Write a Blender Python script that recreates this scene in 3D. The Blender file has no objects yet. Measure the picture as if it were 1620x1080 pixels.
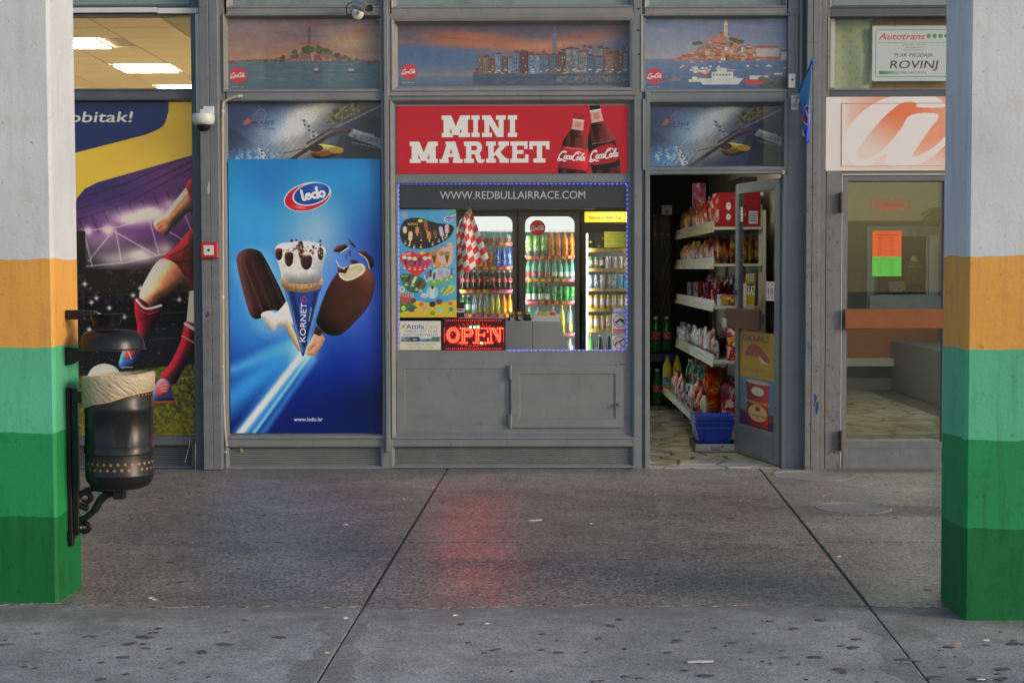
import bpy, bmesh, math, random
import numpy as np
from mathutils import Vector, Matrix
random.seed(7)
S = bpy.context.scene
COL = S.collection
rad = math.radians

# ------------------------------------------------------------------ camera
FPX, CAMY, CAMZ = 2500.0, -12.2, 1.547
cam_d = bpy.data.cameras.new('camera')
cam = bpy.data.objects.new('camera', cam_d)
COL.objects.link(cam)
cam_d.sensor_width = 36.0
cam_d.lens = 36.0 * FPX / 1620.0
cam_d.clip_start, cam_d.clip_end = 0.1, 600.0
RC = (Matrix.Rotation(math.atan(30 / FPX), 3, 'Z') @ Matrix.Rotation(math.pi / 2 - math.atan(115 / FPX), 3, 'X')
      @ Matrix.Rotation(-0.0025, 3, 'Z'))
cam.location = (0, CAMY, CAMZ)
cam.rotation_euler = RC.to_euler()
S.camera = cam

# ------------------------------------------------------------------ light
TOSUN = Vector((0.86, -0.42, 0.26)).normalized()
w = bpy.data.worlds.new('World')
S.world = w
w.use_nodes = True
nt = w.node_tree
sky = nt.nodes.new('ShaderNodeTexSky')
sky.sky_type = 'NISHITA'
sky.sun_disc = False
sky.sun_elevation = math.asin(TOSUN.z)
sky.sun_rotation = math.atan2(TOSUN.x, TOSUN.y)
sky.air_density, sky.dust_density, sky.ozone_density = 1.0, 1.2, 1.0
nt.links.new(sky.outputs[0], nt.nodes['Background'].inputs[0])
nt.nodes['Background'].inputs[1].default_value = 0.15
sun_d = bpy.data.lights.new('sun', 'SUN')
sun_d.energy = 1.05
sun_d.angle = rad(16)
sun_d.color = (1.0, 0.91, 0.79)
sun = bpy.data.objects.new('sun', sun_d)
COL.objects.link(sun)
sun.rotation_euler = (-TOSUN).to_track_quat('-Z', 'Y').to_euler()
sun.location = (8, -10, 6)
vs = S.view_settings
vs.view_transform, vs.look, vs.exposure, vs.gamma = 'Standard', 'None', 0.45, 1.0
vs.use_curve_mapping = False
S.cycles.use_denoising = True
S.cycles.sample_clamp_indirect = 4.0
S.cycles.max_bounces = 8
S.cycles.transparent_max_bounces = 24
S.cycles.caustics_reflective = False
S.cycles.caustics_refractive = False

# ------------------------------------------------------------------ measuring
def bp(px, py, Y=0.0):                       # point of the photograph on the upright plane at depth Y
    d = RC @ Vector(((px - 810) / FPX, -(py - 540) / FPX, -1))
    t = (Y - CAMY) / d.y
    return Vector((d.x * t, Y, CAMZ + d.z * t))
def bg(px, py, z=0.0):                       # ... on the level plane at height z
    d = RC @ Vector(((px - 810) / FPX, -(py - 540) / FPX, -1))
    t = (z - CAMZ) / d.z
    return Vector((d.x * t, CAMY + d.y * t, z))
def rc(x0, y0, x1, y1, Y=0.0):               # upright rectangle in metres
    xm, ym = (x0 + x1) / 2, (y0 + y1) / 2
    return bp(x0, ym, Y).x, bp(x1, ym, Y).x, bp(xm, y1, Y).z, bp(xm, y0, Y).z
def mpp(Y):
    return (Y - CAMY) / FPX

# ------------------------------------------------------------------ mesh helpers
WL = {}
class MB:
    def __init__(s, M=None):
        s.v, s.f, s.m, s.u, s.M = [], [], [], [], M
    def add(s, vs_, fs, m=0, uv=None):
        b = len(s.v)
        s.v += [tuple(s.M @ Vector(p)) if s.M else tuple(p) for p in vs_]
        for i, f in enumerate(fs):
            s.f.append([b + k for k in f]); s.m.append(m); s.u.append(uv[i] if uv else None)
        return s
    def box(s, x0, x1, y0, y1, z0, z1, m=0):
        return s.add([(x0, y0, z0), (x1, y0, z0), (x1, y1, z0), (x0, y1, z0), (x0, y0, z1), (x1, y0, z1), (x1, y1, z1), (x0, y1, z1)],
                     [(0, 3, 2, 1), (4, 5, 6, 7), (0, 1, 5, 4), (1, 2, 6, 5), (2, 3, 7, 6), (3, 0, 4, 7)], m)
    def pbox(s, x0, y0, x1, y1, Yf, Yb, m=0):   # box whose front face fills a rectangle measured in the photo
        a, b, c, d = rc(x0, y0, x1, y1, Yf)
        return s.box(a, b, Yf, Yb, c, d, m)
    def frame(s, O, L, I, Yf, Yl, Yb, m=0):     # picture frame: outer edge, lip, slanted rebate down to the inner edge
        rings = []
        for R, Y in ((O, Yb), (O, Yf), (L, Yl), (I, Yb)):
            a, b, c, d = rc(*R, Yf)
            rings.append([(a, Y, c), (b, Y, c), (b, Y, d), (a, Y, d)])
        v = [p for r in rings for p in r]
        f = []
        for k in range(3):
            for i in range(4):
                j = (i + 1) % 4
                f.append((k * 4 + i, k * 4 + j, k * 4 + 4 + j, k * 4 + 4 + i))
        return s.add(v, f, m)
    def tube(s, pts, r, n=8, m=0, cap=True):
        pts = [Vector(p) for p in pts]
        rr = r if isinstance(r, (list, tuple)) else [r] * len(pts)
        v, f = [], []
        up = None
        for i, p in enumerate(pts):
            d = (pts[min(i + 1, len(pts) - 1)] - pts[max(i - 1, 0)]).normalized()
            if up is None:
                up = d.orthogonal().normalized()
            up = (up - d * up.dot(d)).normalized()
            q = d.cross(up)
            for k in range(n):
                a = 2 * math.pi * k / n
                v.append(p + (up * math.cos(a) + q * math.sin(a)) * rr[i])
        for i in range(len(pts) - 1):
            for k in range(n):
                l = (k + 1) % n
                f.append((i * n + k, i * n + l, i * n + n + l, i * n + n + k))
        if cap:
            f.append(tuple(range(n))[::-1]); f.append(tuple(range((len(pts) - 1) * n, len(pts) * n)))
        return s.add(v, f, m)
    def lathe(s, prof, c=(0, 0, 0), n=16, m=0, sx=1, sy=1, R=None):
        v, f = [], []
        c = Vector(c)
        for r, z in prof:
            for k in range(n):
                a = 2 * math.pi * k / n
                p = Vector((r * sx * math.cos(a), r * sy * math.sin(a), z))
                v.append(c + (R @ p if R else p))
        for i in range(len(prof) - 1):
            for k in range(n):
                l = (k + 1) % n
                f.append((i * n + k, i * n + l, i * n + n + l, i * n + n + k))
        if prof[0][0] > 1e-5: f.append(tuple(range(n))[::-1])
        if prof[-1][0] > 1e-5: f.append(tuple(range((len(prof) - 1) * n, len(prof) * n)))
        return s.add(v, f, m)
    def prism(s, pts, y0, y1, m=0):             # outline in x,z pushed from y0 to y1
        n = len(pts)
        v = [(x, y0, z) for x, z in pts] + [(x, y1, z) for x, z in pts]
        f = [tuple(range(n)), tuple(range(2 * n - 1, n - 1, -1))] + [(i, n + i, n + (i + 1) % n, (i + 1) % n) for i in range(n)]
        return s.add(v, f, m)
    def slab(s, pts, z0, z1, m=0):              # outline in x,y pushed from z0 to z1
        n = len(pts)
        v = [(x, y, z0) for x, y in pts] + [(x, y, z1) for x, y in pts]
        f = [tuple(range(n))[::-1], tuple(range(n, 2 * n))] + [(i, (i + 1) % n, n + (i + 1) % n, n + i) for i in range(n)]
        return s.add(v, f, m)
    def mesh(s, name, mats, smooth=False, off=None, fix=True):
        me = bpy.data.meshes.new(name)
        o = Vector(off) if off else Vector((0, 0, 0))
        me.from_pydata([tuple(Vector(p) - o) for p in s.v], [], s.f)
        for mt in (mats if isinstance(mats, (list, tuple)) else [mats]):
            me.materials.append(mt)
        me.polygons.foreach_set('material_index', s.m)
        if any(u is not None for u in s.u):
            ul = me.uv_layers.new(name='UVMap')
            for p, u in zip(me.polygons, s.u):
                for k, li in enumerate(p.loop_indices):
                    ul.data[li].uv = u[k] if u else (0.004, 0.004)
        if fix:
            bm = bmesh.new(); bm.from_mesh(me)
            bmesh.ops.recalc_face_normals(bm, faces=bm.faces)
            bm.to_mesh(me); bm.free()
        if smooth:
            me.polygons.foreach_set('use_smooth', [True] * len(me.polygons))
            me.set_sharp_from_angle(angle=0.7)
        me.update()
        return me
    def build(s, name, mats, parent=None, smooth=False, bevel=0.0, origin=None, fix=True):
        if origin is None and parent is None and s.v:
            a = np.array(s.v); mn, mx = a.min(0), a.max(0)
            origin = Vector(((mn[0] + mx[0]) / 2, (mn[1] + mx[1]) / 2, mn[2]))
        off = WL[parent] if parent else Vector(origin)
        o = bpy.data.objects.new(name, s.mesh(name, mats, smooth, off, fix))
        COL.objects.link(o)
        if parent: o.parent = parent
        else: o.location = off
        WL[o] = Vector(off)
        if bevel:
            b = o.modifiers.new('bevel', 'BEVEL'); b.width = bevel; b.segments = 1; b.limit_method = 'ANGLE'; b.angle_limit = 0.6
            b.harden_normals = False
        return o

def tag(o, label, cat, group=None):
    o['label'] = label; o['category'] = cat
    if group: o['group'] = group
    return o
def thing(name, label, cat, loc, group=None):
    o = bpy.data.objects.new(name, None); COL.objects.link(o)
    o.empty_display_size = 0.1
    o.location = loc; WL[o] = Vector(loc)
    return tag(o, label, cat, group)
def struct(o):
    o['kind'] = 'structure'; return o
def stuff(o):
    o['kind'] = 'stuff'; return o
def spawn(kind, name, loc, label, cat, group=None, rz=0.0, sc=(1, 1, 1), rx=0.0, ry=0.0):
    """a thing from a kind: list of (part name, shared mesh); the first mesh is the thing itself"""
    r = None
    for nm, me in kind:
        o = bpy.data.objects.new(name if r is None else nm, me); COL.objects.link(o)
        if r is None:
            r = o; o.location = loc; o.rotation_euler = (rx, ry, rz); o.scale = sc
            tag(o, label, cat, group); WL[o] = Vector(loc)
        else:
            o.parent = r
    return r

# ------------------------------------------------------------------ materials
def lin(c):
    return tuple(((x / 255) / 12.92 if x / 255 <= 0.04045 else ((x / 255 + 0.055) / 1.055) ** 2.4) for x in c)
def mat(name, col, rough=0.5, spec=0.5, metal=0.0, noise=0.0, nscale=12.0, bump=0.0, bscale=200.0, dirt=None, emit=0.0, ecol=None, trans=0.0, coat=0.0, alpha=1.0):
    m = bpy.data.materials.new(name); m.use_nodes = True
    t = m.node_tree; b = t.nodes['Principled BSDF']
    b.inputs['Base Color'].default_value = (*col, 1); b.inputs['Roughness'].default_value = rough
    b.inputs['Specular IOR Level'].default_value = spec; b.inputs['Metallic'].default_value = metal
    b.inputs['Transmission Weight'].default_value = trans; b.inputs['Coat Weight'].default_value = coat
    b.inputs['Alpha'].default_value = alpha
    if emit:
        b.inputs['Emission Color'].default_value = (*(ecol or col), 1); b.inputs['Emission Strength'].default_value = emit
    if noise or dirt or bump:
        tc = t.nodes.new('ShaderNodeNewGeometry')
    if noise:
        n = t.nodes.new('ShaderNodeTexNoise'); n.inputs['Scale'].default_value = nscale; n.inputs['Detail'].default_value = 6
        t.links.new(tc.outputs['Position'], n.inputs['Vector'])
        r = t.nodes.new('ShaderNodeMapRange'); r.inputs[1].default_value = 0.25; r.inputs[2].default_value = 0.75
        r.inputs[3].default_value = 1 - noise; r.inputs[4].default_value = 1 + noise
        t.links.new(n.outputs[0], r.inputs[0])
        v = t.nodes.new('ShaderNodeVectorMath'); v.operation = 'SCALE'; v.inputs[0].default_value = col
        t.links.new(r.outputs[0], v.inputs['Scale']); last = v.outputs[0]
        rr = t.nodes.new('ShaderNodeMapRange'); rr.inputs[3].default_value = max(0.02, rough - 0.12); rr.inputs[4].default_value = min(1, rough + 0.12)
        t.links.new(n.outputs[0], rr.inputs[0]); t.links.new(rr.outputs[0], b.inputs['Roughness'])
        if dirt:                                    # (colour, scale, threshold low, threshold high)
            n2 = t.nodes.new('ShaderNodeTexNoise'); n2.inputs['Scale'].default_value = dirt[1]; n2.inputs['Detail'].default_value = 9
            n2.inputs['Roughness'].default_value = 0.7
            t.links.new(tc.outputs['Position'], n2.inputs['Vector'])
            r2 = t.nodes.new('ShaderNodeMapRange'); r2.inputs[1].default_value = dirt[2]; r2.inputs[2].default_value = dirt[3]
            t.links.new(n2.outputs[0], r2.inputs[0])
            mx = t.nodes.new('ShaderNodeMix'); mx.data_type = 'RGBA'
            t.links.new(r2.outputs[0], mx.inputs[0]); t.links.new(last, mx.inputs[6]); mx.inputs[7].default_value = (*dirt[0], 1)
            last = mx.outputs[2]
        t.links.new(last, b.inputs['Base Color'])
    if bump:
        n3 = t.nodes.new('ShaderNodeTexNoise'); n3.inputs['Scale'].default_value = bscale; n3.inputs['Detail'].default_value = 4
        t.links.new(tc.outputs['Position'], n3.inputs['Vector'])
        bu = t.nodes.new('ShaderNodeBump'); bu.inputs['Strength'].default_value = bump; bu.inputs['Distance'].default_value = 0.004
        t.links.new(n3.outputs[0], bu.inputs['Height']); t.links.new(bu.outputs[0], b.inputs['Normal'])
    return m
def glass(name, tint=(1, 1, 1), refl=1.0, haze=0.0, hcol=(0.5, 0.6, 0.6), rough=0.0):
    m = bpy.data.materials.new(name); m.use_nodes = True
    t = m.node_tree; t.nodes.remove(t.nodes['Principled BSDF'])
    out = t.nodes['Material Output']
    tr = t.nodes.new('ShaderNodeBsdfTransparent'); tr.inputs[0].default_value = (*tint, 1)
    gl = t.nodes.new('ShaderNodeBsdfGlossy'); gl.inputs['Roughness'].default_value = rough
    gl.inputs[0].default_value = (refl, refl, refl, 1)
    fr = t.nodes.new('ShaderNodeFresnel'); geo = t.nodes.new('ShaderNodeNewGeometry'); io = t.nodes.new('ShaderNodeMapRange'); io.inputs[3].default_value = 1.5; io.inputs[4].default_value = 1 / 1.5
    t.links.new(geo.outputs['Backfacing'], io.inputs[0]); t.links.new(io.outputs[0], fr.inputs[0])
    mx = t.nodes.new('ShaderNodeMixShader')
    base = tr.outputs[0]
    if haze:
        df = t.nodes.new('ShaderNodeBsdfDiffuse'); df.inputs[0].default_value = (*hcol, 1)
        m2 = t.nodes.new('ShaderNodeMixShader'); m2.inputs[0].default_value = haze
        t.links.new(tr.outputs[0], m2.inputs[1]); t.links.new(df.outputs[0], m2.inputs[2]); base = m2.outputs[0]
    t.links.new(fr.outputs[0], mx.inputs[0]); t.links.new(base, mx.inputs[1]); t.links.new(gl.outputs[0], mx.inputs[2])
    t.links.new(mx.outputs[0], out.inputs[0])
    return m
def emat(name, col, s):
    m = bpy.data.materials.new(name); m.use_nodes = True
    t = m.node_tree; t.nodes.remove(t.nodes['Principled BSDF'])
    e = t.nodes.new('ShaderNodeEmission'); e.inputs[0].default_value = (*col, 1); e.inputs[1].default_value = s
    t.links.new(e.outputs[0], t.nodes['Material Output'].inputs[0])
    return m
def pack(name, c1, c2, c3, scale=9.0, rough=0.35):
    """printed wrapper: three inks in irregular blocks, placed by the wrapper's own coordinates"""
    m = bpy.data.materials.new(name); m.use_nodes = True
    t = m.node_tree; b = t.nodes['Principled BSDF']; b.inputs['Roughness'].default_value = rough
    tc = t.nodes.new('ShaderNodeTexCoord'); oi = t.nodes.new('ShaderNodeObjectInfo')
    ad = t.nodes.new('ShaderNodeVectorMath'); ad.operation = 'ADD'
    t.links.new(tc.outputs['Object'], ad.inputs[0])
    sc = t.nodes.new('ShaderNodeVectorMath'); sc.operation = 'SCALE'; sc.inputs[0].default_value = (7, 3, 5)
    t.links.new(oi.outputs['Random'], sc.inputs['Scale']); t.links.new(sc.outputs[0], ad.inputs[1])
    n = t.nodes.new('ShaderNodeTexNoise'); n.inputs['Scale'].default_value = scale; n.inputs['Detail'].default_value = 1.5
    t.links.new(ad.outputs[0], n.inputs['Vector'])
    r = t.nodes.new('ShaderNodeValToRGB'); r.color_ramp.interpolation = 'CONSTANT'
    e = r.color_ramp.elements
    e[0].position = 0; e[0].color = (*c2, 1); e[1].position = 0.43; e[1].color = (*c1, 1)
    k = e.new(0.58); k.color = (*c3, 1); k = e.new(0.63); k.color = (*c1, 1)
    t.links.new(n.outputs[0], r.inputs[0]); t.links.new(r.outputs[0], b.inputs['Base Color'])
    return m
# ------------------------------------------------------------------ printing: flat artwork drawn in code
def sm(pts, n=8, closed=True):               # smooth curve through points
    P = [np.array(p, float) for p in pts]; N = len(P); out = []
    for i in range(N if closed else N - 1):
        if closed: a, b, c, d = P[i - 1], P[i], P[(i + 1) % N], P[(i + 2) % N]
        else: a, b, c, d = P[max(i - 1, 0)], P[i], P[i + 1], P[min(i + 2, N - 1)]
        for k in range(n):
            t = k / n
            out.append(tuple(0.5 * (2 * b + (c - a) * t + (2 * a - 5 * b + 4 * c - d) * t * t + (3 * b - a - 3 * c + d) * t ** 3)))
    if not closed: out.append(tuple(P[-1]))
    return out
_tc = {}
def text_tris(s, bold):
    key = (s, bold)
    if key not in _tc:
        c = bpy.data.curves.new('t', 'FONT'); c.body = s; c.size = 1; c.offset = bold; c.resolution_u = 3
        o = bpy.data.objects.new('t', c); COL.objects.link(o)
        dg = bpy.context.evaluated_depsgraph_get(); dg.update()
        me = o.evaluated_get(dg).to_mesh()
        me.calc_loop_triangles()
        V = np.array([v.co[:2] for v in me.vertices]); T = [tuple(t.vertices) for t in me.loop_triangles]
        _tc[key] = (V, T)
        o.evaluated_get(dg).to_mesh_clear()
        bpy.data.objects.remove(o); bpy.data.curves.remove(c)
    return _tc[key]
class Cv:
    def __init__(s, x0, y0, x1, y1, k, col=(255, 255, 255)):
        s.x0, s.y0, s.x1, s.y1, s.k = x0, y0, x1, y1, k
        s.W, s.H = int((x1 - x0) * k), int((y1 - y0) * k)
        s.a = np.empty((s.H, s.W, 3), np.float32); s.a[:] = col
        s.X = (x0 + (np.arange(s.W) + 0.5) / k)[None, :]; s.Y = (y0 + (np.arange(s.H) + 0.5) / k)[:, None]
    def bb(s, x0, y0, x1, y1):
        i0, i1 = max(0, int((x0 - s.x0) * s.k) - 1), min(s.W, int((x1 - s.x0) * s.k) + 2)
        j0, j1 = max(0, int((y0 - s.y0) * s.k) - 1), min(s.H, int((y1 - s.y0) * s.k) + 2)
        return (slice(j0, j1), slice(i0, i1)) if i1 > i0 and j1 > j0 else None
    def put(s, sl, A, col):
        c = np.asarray(col, np.float32)
        s.a[sl] += (c - s.a[sl]) * A[..., None]
    def mix(s, A, col): s.put((slice(0, s.H), slice(0, s.W)), np.broadcast_to(A, (s.H, s.W)), col)
    def pmask(s, pts, sl):
        X, Y = s.X[:, sl[1]], s.Y[sl[0]]
        M = np.zeros((Y.shape[0], X.shape[1]), bool)
        for i in range(len(pts)):
            (ax, ay), (bx, by) = pts[i - 1], pts[i]
            if ay == by: continue
            c = (ay > Y) != (by > Y)
            M ^= c & (X < (bx - ax) * (Y - ay) / (by - ay) + ax)
        return M
    def poly(s, pts, col, a=1.0):
        xs, ys = [p[0] for p in pts], [p[1] for p in pts]
        sl = s.bb(min(xs), min(ys), max(xs), max(ys))
        if sl: s.put(sl, s.pmask(pts, sl) * np.float32(a), col)
    def puff(s, pts, col, r=6, l=(-.5, -.8), k=.55, spec=0.0, a=1.0, tex=.10, seed=1):
        """a rounded form as a photographer's print shows it: lighter on one flank, darker on the other"""
        xs, ys = [p[0] for p in pts], [p[1] for p in pts]
        sl = s.bb(min(xs) - 1, min(ys) - 1, max(xs) + 1, max(ys) + 1)
        if not sl: return
        M = s.pmask(pts, sl).astype(np.float32); R = max(1, int(r * s.k * .5))
        H = np.pad(M, 3 * R + 2)
        for _ in range(3):
            for ax in (0, 1):
                c = np.cumsum(H, axis=ax); H = (np.roll(c, -R, ax) - np.roll(c, R + 1, ax)) / (2 * R + 1)
                H = np.clip(H, 0, 1)
        q = 3 * R + 2; gy, gx = np.gradient(H); gy, gx = gy[q:-q, q:-q], gx[q:-q, q:-q]
        n = -(gx * l[0] + gy * l[1]) * r * s.k * 1.6
        N = s.noise(max(1.2, r * .35), seed, 3)[sl] - .5
        sh = np.clip(1 + k * n + tex * 2 * N, .15, 2.2)
        C = np.asarray(col, np.float32) * sh[..., None] + 255 * spec * np.clip(n - .25, 0, 1)[..., None]
        s.a[sl] += (np.clip(C, 0, 255) - s.a[sl]) * (M * a)[..., None]
    def grain(s, amp=.10, sc=1.5, seed=3):
        s.a *= (1 + amp * 2 * (s.noise(sc, seed, 3) - .5) + amp * .8 * 2 * (s.noise(sc * 9, seed + 1, 3) - .5))[..., None]
        np.clip(s.a, 0, 255, out=s.a)
    def rect(s, x0, y0, x1, y1, col, a=1.0): s.poly([(x0, y0), (x1, y0), (x1, y1), (x0, y1)], col, a)
    def ell(s, cx, cy, rx, ry, col, a=1.0, rot=0.0, ring=None):
        r = max(rx, ry); sl = s.bb(cx - r, cy - r, cx + r, cy + r)
        if not sl: return
        dx, dy = s.X[:, sl[1]] - cx, s.Y[sl[0]] - cy
        c, n = math.cos(rot), math.sin(rot)
        d = np.sqrt(((dx * c + dy * n) / rx) ** 2 + ((-dx * n + dy * c) / ry) ** 2)
        M = (d < 1) if ring is None else (d < 1) & (d > 1 - ring)
        s.put(sl, M * np.float32(a), col)
    def glow(s, cx, cy, rx, ry, col, a=1.0, rot=0.0, p=1.0):
        dx, dy = s.X - cx, s.Y - cy
        c, n = math.cos(rot), math.sin(rot)
        d = ((dx * c + dy * n) / rx) ** 2 + ((-dx * n + dy * c) / ry) ** 2
        s.mix(a * np.exp(-d ** p), col)
    def line(s, pts, wd, col, a=1.0, soft=0.5):
        xs, ys = [p[0] for p in pts], [p[1] for p in pts]; q = wd / 2 + soft
        sl = s.bb(min(xs) - q, min(ys) - q, max(xs) + q, max(ys) + q)
        if not sl: return
        X, Y = s.X[:, sl[1]], s.Y[sl[0]]
        D = None
        for (ax, ay), (bx, by) in zip(pts[:-1], pts[1:]):
            ux, uy = bx - ax, by - ay; L = ux * ux + uy * uy + 1e-9
            t = np.clip(((X - ax) * ux + (Y - ay) * uy) / L, 0, 1)
            d = (X - ax - t * ux) ** 2 + (Y - ay - t * uy) ** 2
            D = d if D is None else np.minimum(D, d)
        s.put(sl, np.clip((wd / 2 - np.sqrt(D)) / soft + 0.5, 0, 1) * a, col)
    def noise(s, sc, seed=0, octv=3):
        rg = np.random.default_rng(seed); out = 0; amp, tot = 1.0, 0
        sx, sy = sc if isinstance(sc, tuple) else (sc, sc)
        for o in range(octv):
            nx, ny = int((s.x1 - s.x0) / sx * 2 ** o) + 3, int((s.y1 - s.y0) / sy * 2 ** o) + 3
            g = rg.random((ny, nx))
            u = (s.X[0] - s.x0) / sx * 2 ** o; v = (s.Y[:, 0] - s.y0) / sy * 2 ** o
            i, j = np.minimum(u.astype(int), nx - 2), np.minimum(v.astype(int), ny - 2)
            fu, fv = u - i, v - j; fu = fu * fu * (3 - 2 * fu); fv = (fv * fv * (3 - 2 * fv))[:, None]
            A = g[j][:, i] * (1 - fu) + g[j][:, i + 1] * fu
            B = g[j + 1][:, i] * (1 - fu) + g[j + 1][:, i + 1] * fu
            out = out + amp * (A * (1 - fv) + B * fv); tot += amp; amp *= 0.55
        return out / tot
    def vgrad(s, stops):
        ys = [p[0] for p in stops]
        for c in range(3): s.a[..., c] = np.interp(s.Y, ys, [p[1][c] for p in stops])
    def text(s, t, x, y, h, col, w=None, shear=0.0, rot=0.0, bold=0.0, a=1.0, align='l'):
        """baseline starts at x,y; h = height of a capital; w = fit to this width"""
        V, T = text_tris(t, 0.0)
        if not len(V): return
        if bold:
            d_ = bold * h * .55; b0 = 0.0
            for ex, ey in ((-d_, -d_ * .5), (d_, -d_ * .5), (-d_, d_ * .5), (d_, d_ * .5)): s.text(t, x + ex, y + ey, h, col, w, shear, rot, 0.0, a, align)
        mn, mx = V[:, 0].min(), V[:, 0].max()
        k = h / 0.71; kx = w / (mx - mn) if w else k
        X = (V[:, 0] - mn) * kx; Y = -V[:, 1] * k
        if align == 'c': X = X - (mx - mn) * kx / 2
        X = X - Y * shear
        c, n = math.cos(rot), math.sin(rot)
        P = np.stack([x + X * c - Y * n, y + X * n + Y * c], 1)
        x0, y0 = P.min(0); x1, y1 = P.max(0)
        sl = s.bb(x0, y0, x1, y1)
        if not sl: return
        M = np.zeros((sl[0].stop - sl[0].start, sl[1].stop - sl[1].start), bool)
        for tr in T:
            q = P[list(tr)]
            b = s.bb(q[:, 0].min(), q[:, 1].min(), q[:, 0].max(), q[:, 1].max())
            if b: M[b[0].start - sl[0].start:b[0].stop - sl[0].start, b[1].start - sl[1].start:b[1].stop - sl[1].start] |= s.pmask([tuple(p) for p in q], b)
        s.put(sl, M * np.float32(a), col)
    def image(s, name, gain=1.0, top=0.88):
        c = np.clip(s.a / 255.0, 0, 1)
        L = np.where(c <= 0.04045, c / 12.92, ((c + 0.055) / 1.055) ** 2.4)
        L = np.clip(L * gain, 0, top)
        c = np.where(L <= 0.0031308, L * 12.92, 1.055 * L ** (1 / 2.4) - 0.055)
        im = bpy.data.images.new(name, s.W, s.H, alpha=False)
        px = np.ones((s.H, s.W, 4), np.float32); px[..., :3] = c[::-1]
        im.pixels.foreach_set(px.ravel()); im.update(); im.pack()
        return im
def print_mat(name, im, rough=0.4, spec=0.4, emit=0.0, alpha=1.0, through=0.0):
    m = bpy.data.materials.new(name); m.use_nodes = True
    t = m.node_tree; b = t.nodes['Principled BSDF']
    i = t.nodes.new('ShaderNodeTexImage'); i.image = im; i.extension = 'EXTEND'
    t.links.new(i.outputs[0], b.inputs['Base Color'])
    b.inputs['Roughness'].default_value = rough; b.inputs['Specular IOR Level'].default_value = spec
    b.inputs['Alpha'].default_value = alpha
    if through:                               # thin printed film lit from behind by the room
        tl = t.nodes.new('ShaderNodeBsdfTranslucent'); mx = t.nodes.new('ShaderNodeMixShader'); mx.inputs[0].default_value = through
        t.links.new(i.outputs[0], tl.inputs[0]); t.links.new(b.outputs[0], mx.inputs[1]); t.links.new(tl.outputs[0], mx.inputs[2])
        t.links.new(mx.outputs[0], t.nodes['Material Output'].inputs[0])
    if emit:
        t.links.new(i.outputs[0], b.inputs['Emission Color']); b.inputs['Emission Strength'].default_value = emit
    return m
GAIN = 1.3
def sheet(name, R, Y, cv, label, cat, th=0.004, gain=None, rough=0.4, wave=0.0, nx=1, nz=1, group=None, emit=0.0, parent=None, M=None, alpha=1.0, sp=0.4, seed=0, through=0.0):
    """a printed sheet or board with real thickness standing at its place"""
    im = cv.image(name, GAIN if gain is None else gain)
    m = print_mat(name, im, rough, sp, emit, alpha, through)
    a, b, c, d = rc(*R, Y) if M is None else R
    mb = MB(M)
    v, f, uv = [], [], []
    rg = random.Random(seed)
    ph = [rg.uniform(0, 6) for _ in range(4)]
    for j in range(nz + 1):
        for i in range(nx + 1):
            u, t = i / nx, j / nz
            dy = wave * (math.sin(u * 7 + ph[0] + t * 2) * 0.5 + math.sin(t * 11 + ph[1] + u * 4) * 0.35 + math.sin(u * 15 + t * 9 + ph[2]) * 0.15)
            yy = Y if M is None else 0.0
            v.append((a + (b - a) * u, yy + dy, c + (d - c) * t))
    n0 = len(v)
    v += [(x, y + th, z) for x, y, z in v]
    q = lambda i, j: j * (nx + 1) + i
    for j in range(nz):
        for i in range(nx):
            f.append((q(i, j), q(i + 1, j), q(i + 1, j + 1), q(i, j + 1)))
            uv.append([(i / nx, j / nz), ((i + 1) / nx, j / nz), ((i + 1) / nx, (j + 1) / nz), (i / nx, (j + 1) / nz)])
            f.append(tuple(n0 + k for k in f[-1][::-1])); uv.append(uv[-1][::-1])
    edge = [q(i, 0) for i in range(nx + 1)] + [q(nx, j) for j in range(1, nz + 1)] + [q(i, nz) for i in range(nx - 1, -1, -1)] + [q(0, j) for j in range(nz - 1, 0, -1)]
    for k in range(len(edge)):
        p, r = edge[k], edge[(k + 1) % len(edge)]
        f.append((p, n0 + p, n0 + r, r)); uv.append(None)
    mb.add(v, f, 0, uv)
    o = mb.build(name, m, parent, smooth=(nx > 1), fix=False)
    if label: tag(o, label, cat, group)
    return o

WHITE, BLACK = (225, 225, 222), (22, 20, 22)
def coke(cv, cx, cy, w_, col, rot=0.0, wd=0.045):
    """flowing script word, drawn as pen strokes"""
    def arc(x, y, rx, ry, a0, a1, n=14): return [(x + rx * math.cos(rad(a0 + (a1 - a0) * i / n)), y + ry * math.sin(rad(a0 + (a1 - a0) * i / n))) for i in range(n + 1)]
    st = [arc(.13, .0, .10, .15, -50, -300), [(.05, -.10)] + arc(.14, -.12, .08, .05, 180, 330, 6),
          arc(.26, .05, .045, .065, 0, 360), arc(.36, .05, .045, .065, -60, -300), arc(.455, .05, .04, .065, 0, 360), [(.495, -.01), (.49, .08), (.53, .10)],
          [(.50, .03), (.55, .02)], arc(.62, .0, .085, .14, -50, -300), [(.56, -.10)] + arc(.66, -.14, .10, .05, 180, 340, 6),
          arc(.73, .05, .04, .065, 0, 360), sm([(.79, .08), (.83, -.02), (.87, -.14), (.84, -.15), (.81, .0), (.82, .10), (.86, .09)], 4, False),
          arc(.92, .05, .04, .065, 0, 360), [(.96, -.01), (.955, .08), (1.0, .10)],
          sm([(.05, .08), (.04, .18), (.12, .20), (.20, .15), (.27, .20), (.34, .19)], 4, False)]
    c, n = math.cos(rot), math.sin(rot)
    for p in st:
        q = []
        for x, y in p:
            x = x - 0.5 - y * 0.35
            q.append((cx + w_ * (x * c - y * n), cy + w_ * (x * n + y * c)))
        cv.line(q, w_ * wd, col, 1, max(0.25, w_ * 0.015))
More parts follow.
